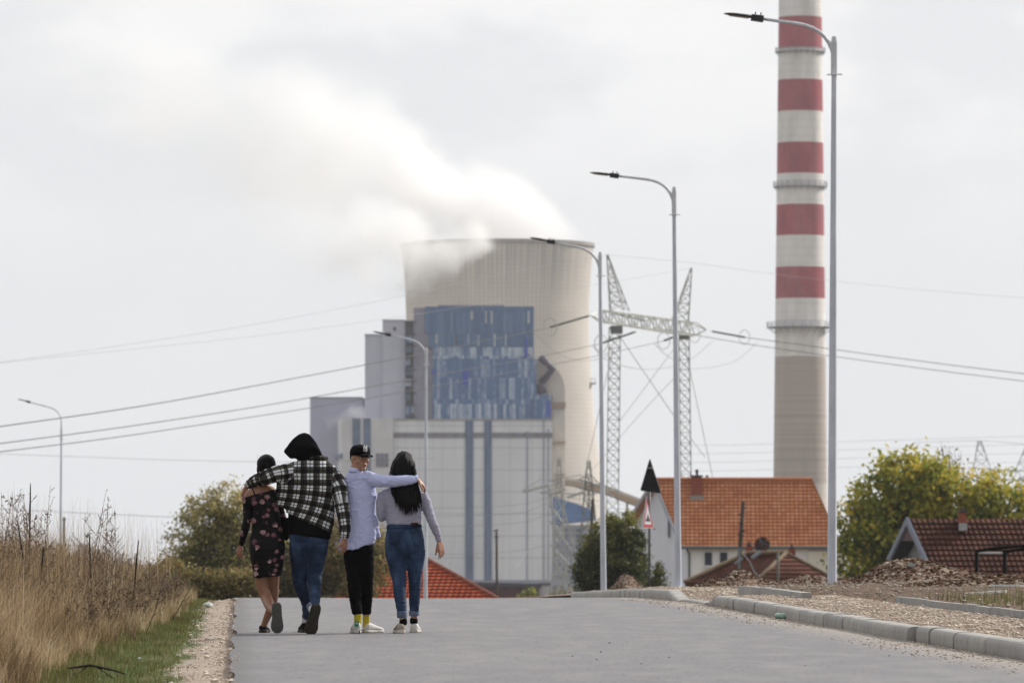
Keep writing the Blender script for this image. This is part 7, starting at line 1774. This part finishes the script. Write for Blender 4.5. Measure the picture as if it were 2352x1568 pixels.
# eyes, brows, mouth on the turned head
eyes = []
for sd in (-1, 1):
    e = TC(sd * .031, .079, .010); mb = MB(); mb.blob(tuple(e), .0125, .0125, .0085, 14, 10); ew = mb.build('eye', M_EYEW, pC, smooth=True)
    i_ = TC(sd * .031, .0885, .0095); mb = MB(); mb.blob(tuple(i_), .0062, .0045, .0062, 10, 8); mb.build('iris', M_IRIS, ew, smooth=True)
    mb = MB(); mb.tube([TC(sd * .016, .0905, .0165), TC(sd * .030, .0945, .0195), TC(sd * .045, .0845, .0155)], [.0028, .0038, .0026], 6); mb.build('eyelid', simple('lid_shadow', (.11, .055, .04), .6), ew)
    mb = MB(); mb.tube([TC(sd * .012, .097, .030), TC(sd * .030, .0945, .0365), TC(sd * .050, .079, .031)], [.0032, .0042, .0022], 6); mb.build('eyebrow', M_BROW, pC)
mb = MB(); mb.tube([TC(-.023, .088, -.0535), TC(-.01, .0955, -.0525), TC(0, .0965, -.0535), TC(.01, .0955, -.0525), TC(.023, .088, -.0535)], [.002, .005, .0055, .005, .002], 8); mb.build('lips', M_LIPS, pC, smooth=True)
mb = MB(); mb.tube([TC(-.022, .091, -.0545), TC(0, .1015, -.0535), TC(.022, .091, -.0545)], [.001, .0016, .001], 6); mb.build('mouth_line', M_BROW, pC)
mb = MB()
for sd in (-1, 1): mb.blob(tuple(TC(sd * .007, .101, -.0275)), .0026, .0026, .0018, 6, 4)
mb.build('nostrils', M_BROW, pC)
# hair below the cap and the cap itself
H_ = Form(); H_.ell(TC(0, -.032, .014), .077, .086, .066, MC); 
H_.skin('hair', M_HAIR, pC, .005, 2)
rings = []
for (z, a, b_, oy) in ((.028, .082, .102, -.006), (.045, .0855, .106, -.005), (.068, .085, .104, -.005), (.09, .078, .095, -.007), (.108, .062, .074, -.01), (.119, .038, .046, -.012), (.1225, .012, .014, -.013)):
    tl = lambda y: z + .10 * y * (1 if z < .08 else .3)
    rings.append([TC(a * math.cos(2 * math.pi * j / 36), oy + b_ * math.sin(2 * math.pi * j / 36), z + .12 * b_ * math.sin(2 * math.pi * j / 36) * (1 if z < .1 else .3)) for j in range(36)])
mb = MB(); mb.rings(rings, cap=True); capo = mb.build('cap', mat_cloth('black_cap', (.003, .003, .004), .85, .2, 20, .03), pC, smooth=True, fix=True)
mb = MB(); mb.blob(tuple(TC(0, -.013, .124)), .007, .007, .004, 10, 6); mb.build('cap_button', M_BLACKC, capo)
rings = []
for (yy, drop, wf) in ((.078, .0, 1.0), (.11, .001, .98), (.135, -.003, .90), (.155, -.008, .74), (.166, -.012, .5), (.171, -.014, .22)):
    r_ = []
    for j in range(17):
        t = -1 + j / 8; x = t * .076 * wf; r_.append(TC(x, yy - .035 * t * t * (1 if yy < .12 else .6), .046 + drop - .016 * t * t))
    rings.append(r_)
mb = MB(); vs = [p for r_ in rings for p in r_]; mb.add(vs, [(i * 17 + j, i * 17 + j + 1, (i + 1) * 17 + j + 1, (i + 1) * 17 + j) for i in range(len(rings) - 1) for j in range(16)])
bro = mb.build('brim', M_BLACKC, capo, smooth=True); m_ = bro.modifiers.new('t', 'SOLIDIFY'); m_.thickness = .0045
# interlocked N and Y embroidered on the front of the cap
def capm(u, v): 
    y = .5; zz = .083 + v; 
    a_, b2, oy = .083 - max(0, v) * .25, .1035 - max(0, v) * .42, -.005
    yy = oy + b2 * math.sqrt(max(0, 1 - (u / a_) ** 2)); return TC(u, yy + .0015, zz + .12 * .08)
mb = MB()
def stroke(pts, r=.0036):
    mb.tube([capm(u, v) for u, v in pts], r, 6)
stroke([(.017, -.022), (.017, .014)]); stroke([(.017, .014), (.004, -.004), (-.011, -.024)]); stroke([(-.011, -.024), (-.011, .010)])
stroke([(.022, .016), (.012, .016)], .0028); stroke([(.022, -.022), (.012, -.022)], .0028); stroke([(-.016, .011), (-.006, .011)], .0028)
stroke([(.011, .024), (.000, .003)]); stroke([(-.013, .024), (.000, .003)]); stroke([(.000, .003), (.000, -.028)]); stroke([(.006, -.029), (-.006, -.029)], .0028); stroke([(.016, .025), (.006, .025)], .0028); stroke([(-.018, .025), (-.008, .025)], .0028)
mb.build('embroidered_emblem', simple('white_thread', (.75, .75, .75), .7, .03), capo)
S_ = Form()
S_.torso([(q2(212, 292), q2(302, 294), .068, .01), (q2(190, 322), q2(340, 318), .09, .02), (q2(172, 355), q2(372, 350), .105, .03), (q2(176, 430), q2(408, 430), .118, .04), (q2(176, 530), q2(406, 540), .118, .05), (q2(168, 640), q2(402, 640), .12, .05), (q2(155, 740), q2(412, 730), .122, .05), (q2(141, 815), q2(410, 790), .122, .05), (q2(129, 882), q2(398, 828), .120, .05)])
S_.torso([(q2(150, 800, .05), q2(395, 790, .05), .121, 0), (q2(152, 876, .05), q2(352, 868, .05), .118, 0)], bone=False)
S_.torso([(q2(380, 620, .05), q2(412, 620, .05), .05, .0), (q2(388, 740, .05), q2(436, 725, .05), .05, .02), (q2(398, 790, .05), q2(446, 782, .05), .035, .03)], bone=False)
S_.limb([(q2(335, 345, -.01), .066), (q2(400, 362, -.05), .062), (q2(470, 370, -.09), .056), (q2(540, 372, -.125), .054), (q2(610, 366, -.14), .050), (q2(665, 360, -.14), .044), (q2(700, 356, -.125), .032)])
S_.limb([(q2(205, 385, .02), .058), (q2(174, 500, .06), .052), (q2(170, 620, .08), .048), (q2(176, 750, .12), .036)])
sh = S_.skin('shirt', M_SHIRT, pC, .006, 9, wrinkle(.0085, 0, 0, 21, .8, 10, 10, .8))
mb = MB(); rings = []
for (xa, ya, xb, yb, dp) in ((208, 302, 296, 304, .075), (210, 290, 296, 296, .078), (214, 268, 290, 280, .068), (218, 270, 286, 282, .06), (220, 296, 284, 300, .06)):
    l, r_ = q2(xa, ya), q2(xb, yb); c = (l + r_) / 2; a = (r_ - l) / 2; rings.append([c + a * math.cos(2 * math.pi * j / 30) + Vector((0, dp * math.sin(2 * math.pi * j / 30), 0)) for j in range(30)])
mb.rings(rings, cap=False); mb.build('collar', M_SHIRT, sh, smooth=True, fix=True)
C_F = Form(); C_F.limb([(q2(690, 352, -.128), .038), (q2(708, 356, -.122), .035)], capr=False); C_F.skin('cuff', M_SHIRT, sh, .005, 1, wrinkle(.003, 30, 40, 2))
patch(sh, [q2(x, y, -.2) for x, y in ((196, 372), (250, 352), (322, 347), (322, 351), (250, 357), (197, 377))], 'yoke_seam', M_SHIRT, sh, .003, 2)
T_ = Form(); T_.torso([(q2(176, 830, .04), q2(390, 825, .04), .105, 0), (q2(172, 890, .04), q2(396, 880, .04), .105, 0), (q2(190, 940, .04), q2(380, 935, .04), .085, 0), (q2(240, 985, .04), q2(340, 985, .04), .04, 0)])
T_.limb([(q2(240, 885, .04), .084), (q2(236, 945, .03), .078), (q2(243, 1040, 0), .066), (q2(250, 1120, 0), .060), (q2(255, 1200, -.02), .057), (q2(262, 1270, -.03), .053), (q2(270, 1328, -.05), .050)])
T_.limb([(q2(325, 885, .04), .083), (q2(332, 945, .03), .076), (q2(343, 1040, .02), .062), (q2(344, 1120, .03), .056), (q2(341, 1200, .05), .054), (q2(338, 1270, .08), .051), (q2(338, 1330, .10), .046)])
T_.skin('trousers', M_BLACKP, pC, .006, 10, wrinkle(.010, 0, 0, 31, .7, 5, 16, .3))
for (xx, y0, y1, dy, r_) in ((276, 1312, 1402, -.05, .034), (338, 1316, 1430, .10, .032)):
    S_ = Form(); S_.limb([(q2(xx, y0, dy), r_), (q2(xx - 2, y1, dy), r_ * .95)]); S_.skin('sock', M_YEL, pC, .005, 1, wrinkle(.002, 20, 60, 2))
zf_ = gnd(YQ - .1); shoe((q2(270, 0).x, YQ - .13, zf_), (-.05, 1, 0), (0, 0, 1), .27, .108, pC, M_WHITE, M_SOLEW, 1.12, tab=M_GREENT)
mb = MB(); mb.box(q2(248, 0).x, q2(294, 0).x, YQ - .134, YQ - .128, zf_ + .004, zf_ + .028); mb.build('dark_heel_sole', M_RUBB, pC)
zf_ = gnd(YQ + .1); shoe((q2(323, 0).x, YQ + .07, zf_), (.56, .83, 0), (0, 0, 1), .26, .10, pC, M_WHITE, M_SOLEW, 1.05)
# ================= woman in the lavender top
d0 = q2(630, 1475); pD = thing('person', (d0.x, YQ, gnd(YQ)), 'person with long black hair, lavender grey top and blue jeans, rightmost of the walking four', 'person', GP)
B_ = Form(); head(B_, q2(612, 258, .02), -.15, .93, 0, 0, face=False)
B_.limb([(q2(612, 300, .02), .048), (q2(612, 400), .052)], bone=False)
B_.torso([(q2(560, 410), q2(660, 410), .05, 0), (q2(470, 445), q2(742, 445), .07, 0), (q2(490, 520), q2(730, 520), .085, 0), (q2(500, 660), q2(720, 660), .08, 0), (q2(500, 760), q2(735, 760), .085, 0), (q2(510, 870), q2(725, 870), .08, 0)], bone=False)
B_.limb([(q2(470, 470), .04), (q2(448, 560), .034), (q2(448, 640, .04), .03), (q2(500, 620, .22), .022), (q2(520, 610, .27), .02)], bone=False)
B_.limb([(q2(755, 475), .04), (q2(785, 570), .034), (q2(812, 650, -.02), .031), (q2(842, 730, .02), .026), (q2(868, 800, .05), .020)], bone=False)
B_.limb([(q2(560, 880), .07), (q2(575, 1050, -.02), .05), (q2(582, 1200, -.08), .04), (q2(600, 1340, -.14), .03), (q2(605, 1410, -.15), .028)], bone=False)
B_.limb([(q2(688, 880), .065), (q2(692, 1050, .04), .046), (q2(692, 1200, .08), .038), (q2(686, 1340, .13), .03), (q2(684, 1400, .14), .028)], bone=False)
hand(B_, q2(870, 812, .05), (.24, .05, -1), (-.75, .65, 0), -1, (.2, .3, .25), .98, .10, .35)
hand(B_, q2(522, 610, .28), (.3, .9, .1), (.8, 0, 0), 1, (.4, .5, .4), .88)
B_.skin('body', SK2, pD, .0065, 3)
S_ = Form()
S_.torso([(q2(560, 408), q2(662, 408), .06, 0), (q2(500, 422), q2(720, 422), .085, 0), (q2(455, 445), q2(762, 448), .10, 0), (q2(462, 510), q2(750, 515), .115, 0), (q2(476, 580), q2(738, 585), .11, 0), (q2(479, 640), q2(738, 645), .112, 0), (q2(486, 678), q2(741, 676), .112, 0), (q2(492, 695), q2(734, 690), .10, 0)])
S_.limb([(q2(462, 472), .052), (q2(443, 540), .045), (q2(443, 600, .01), .042), (q2(450, 635, .04), .038), (q2(490, 622, .2), .03)])
S_.limb([(q2(745, 475), .055), (q2(772, 530), .052), (q2(795, 600, -.01), .048), (q2(818, 665, -.02), .043), (q2(840, 720, .01), .040), (q2(860, 768, .04), .034)])
sw = S_.skin('sweatshirt', M_SWEAT, pD, .006, 8, wrinkle(.009, 0, 0, 41, .7, 9, 13, .5))
C_F = Form(); C_F.limb([(q2(860, 772, .04), .030), (q2(868, 806, .05), .026)], capr=False); C_F.skin('cuff', M_SWEAT, sw, .005, 1)
T_ = Form(); T_.torso([(q2(490, 684), q2(736, 682), .098, 0), (q2(484, 720), q2(748, 720), .105, 0), (q2(476, 780), q2(758, 780), .118, -.01), (q2(473, 840), q2(763, 840), .126, -.012), (q2(485, 890), q2(752, 890), .105, -.01), (q2(540, 935), q2(700, 935), .05, 0)])
T_.limb([(q2(556, 840, -.01), .098), (q2(554, 900, -.01), .096), (q2(562, 960, -.01), .087), (q2(571, 1040, -.02), .074), (q2(578, 1110, -.04), .060), (q2(581, 1180, -.07), .059), (q2(588, 1250, -.10), .052), (q2(598, 1320, -.13), .044)])
T_.limb([(q2(682, 840, -.01), .097), (q2(696, 900, -.01), .088), (q2(697, 960, .01), .079), (q2(692, 1040, .04), .067), (q2(691, 1110, .06), .057), (q2(691, 1180, .08), .054), (q2(689, 1250, .10), .048), (q2(686, 1320, .13), .043)])
jn = T_.skin('jeans', M_JEAN2, pD, .006, 10, wrinkle(.008, 0, 0, 51, .6, 5, 17, .15))
for pts in (((498, 748), (583, 738), (580, 812), (545, 840), (508, 828)), ((655, 742), (738, 739), (742, 820), (716, 852), (682, 838))):
    patch(jn, [q2(x, y, -.3) for x, y in pts], 'back_pocket', M_JEAN1, jn, .0035)
patch(jn, [q2(x, y, -.3) for x, y in ((488, 688), (738, 684), (746, 706), (486, 712))], 'waistband', M_JEAN2, jn, .005, 3)
patch(jn, [q2(x, y, -.3) for x, y in ((606, 694), (621, 694), (621, 728), (606, 728))], 'belt_loop', M_JEAN1, jn, .008, 1)
patch(jn, [q2(x, y, -.3) for x, y in ((664, 672), (716, 671), (720, 684), (664, 686))], 'leather_patch', M_BROWNP, jn, .007, 1)
for (xx, ya, yb, dy) in ((598, 1318, 1366, -.135), (686, 1314, 1352, .13)):
    C_F = Form(); C_F.limb([(q2(xx - 1, ya, dy), .047), (q2(xx + 2, yb, dy), .0455)], capr=False); C_F.skin('cuff', M_CUFFD, jn, .005, 1)
for (xx, ya, yb, dy) in ((607, 1378, 1405, -.145), (684, 1372, 1398, .14)):
    S_ = Form(); S_.limb([(q2(xx, ya, dy), .0335), (q2(xx, yb, dy), .036)]); S_.skin('sock', M_BLACKC, pD, .005, 1)
zf_ = gnd(YQ - .15); s1 = shoe((q2(592, 0).x, YQ - .22, zf_), (-.10, 1, 0), (0, 0, 1), .25, .108, pD, M_BEIGE, M_SOLEW, 1.0, th=.034)
zf_ = gnd(YQ + .14); s2 = shoe((q2(684, 0).x, YQ + .10, zf_), (.05, 1, 0), (0, 0, 1), .25, .10, pD, M_WHITE, M_SOLEW, 1.0, th=.034)
# long straight hair: a fused mass plus loose locks
H_ = Form(); H_.ell(q2(611, 238, .01), .087, .105, .106)
H_.torso([(q2(570, 185), q2(655, 185), .06, 0), (q2(540, 210), q2(680, 210), .085, -.005), (q2(518, 250), q2(696, 250), .092, -.012), (q2(510, 310), q2(694, 310), .085, -.03), (q2(509, 380), q2(706, 380), .07, -.055), (q2(512, 430), q2(733, 430), .05, -.09), (q2(527, 480), q2(745, 480), .034, -.12), (q2(550, 525), q2(738, 530), .022, -.128), (q2(580, 560), q2(700, 565), .014, -.13)], n=48, ex=.95, bone=False)
hr = H_.skin('hair', M_HAIR, pD, .006, 12, lambda u, v, k, co: .0055 * noise.noise(Vector((co[0] * 60, co[1] * 20, co[2] * 4))))
rg = random.Random(9); mb = MB()
for i in range(230):
    f = rg.random(); x0 = 520 + f * 180; y0 = rg.uniform(250, 420); sp = (f - .45)
    ye = 572 - max(0, .3 - f) * 260 - max(0, f - .75) * 120 + rg.uniform(-55, 40); xe = 545 + f * 190 + rg.uniform(-14, 14)
    dyn = -.14 - .01 * rg.random()
    mb.tube([q2(x0, y0, -.075), q2(x0 * .55 + xe * .45, y0 * .5 + ye * .5, -.125), q2(xe, ye - 15, dyn), q2(xe + rg.uniform(-6, 6), ye + 12, dyn)], [.004, .0055, .004, .0008], 5, cap=False, flat=.6)
for i in range(22):
    x0 = rg.uniform(560, 660); s0 = q2(x0, 168 + abs(x0 - 610) * .25, -.02); mb.tube([s0, s0 + Vector((rg.uniform(-.015, .03), 0, rg.uniform(.005, .02))), s0 + Vector((rg.uniform(-.02, .05), 0, rg.uniform(-.005, .015)))], [.001, .0009, .0005], 3, cap=False)
for (x, y) in ((508, 300), (512, 360)):
    s0 = q2(x, y, -.02); mb.tube([s0, s0 + Vector((-.01 if x < 600 else .01, 0, -.06)), s0 + Vector((0, -.02, -.13))], [.003, .003, .001], 4, cap=False)
mb.build('loose_locks', M_HAIR, hr, smooth=True)
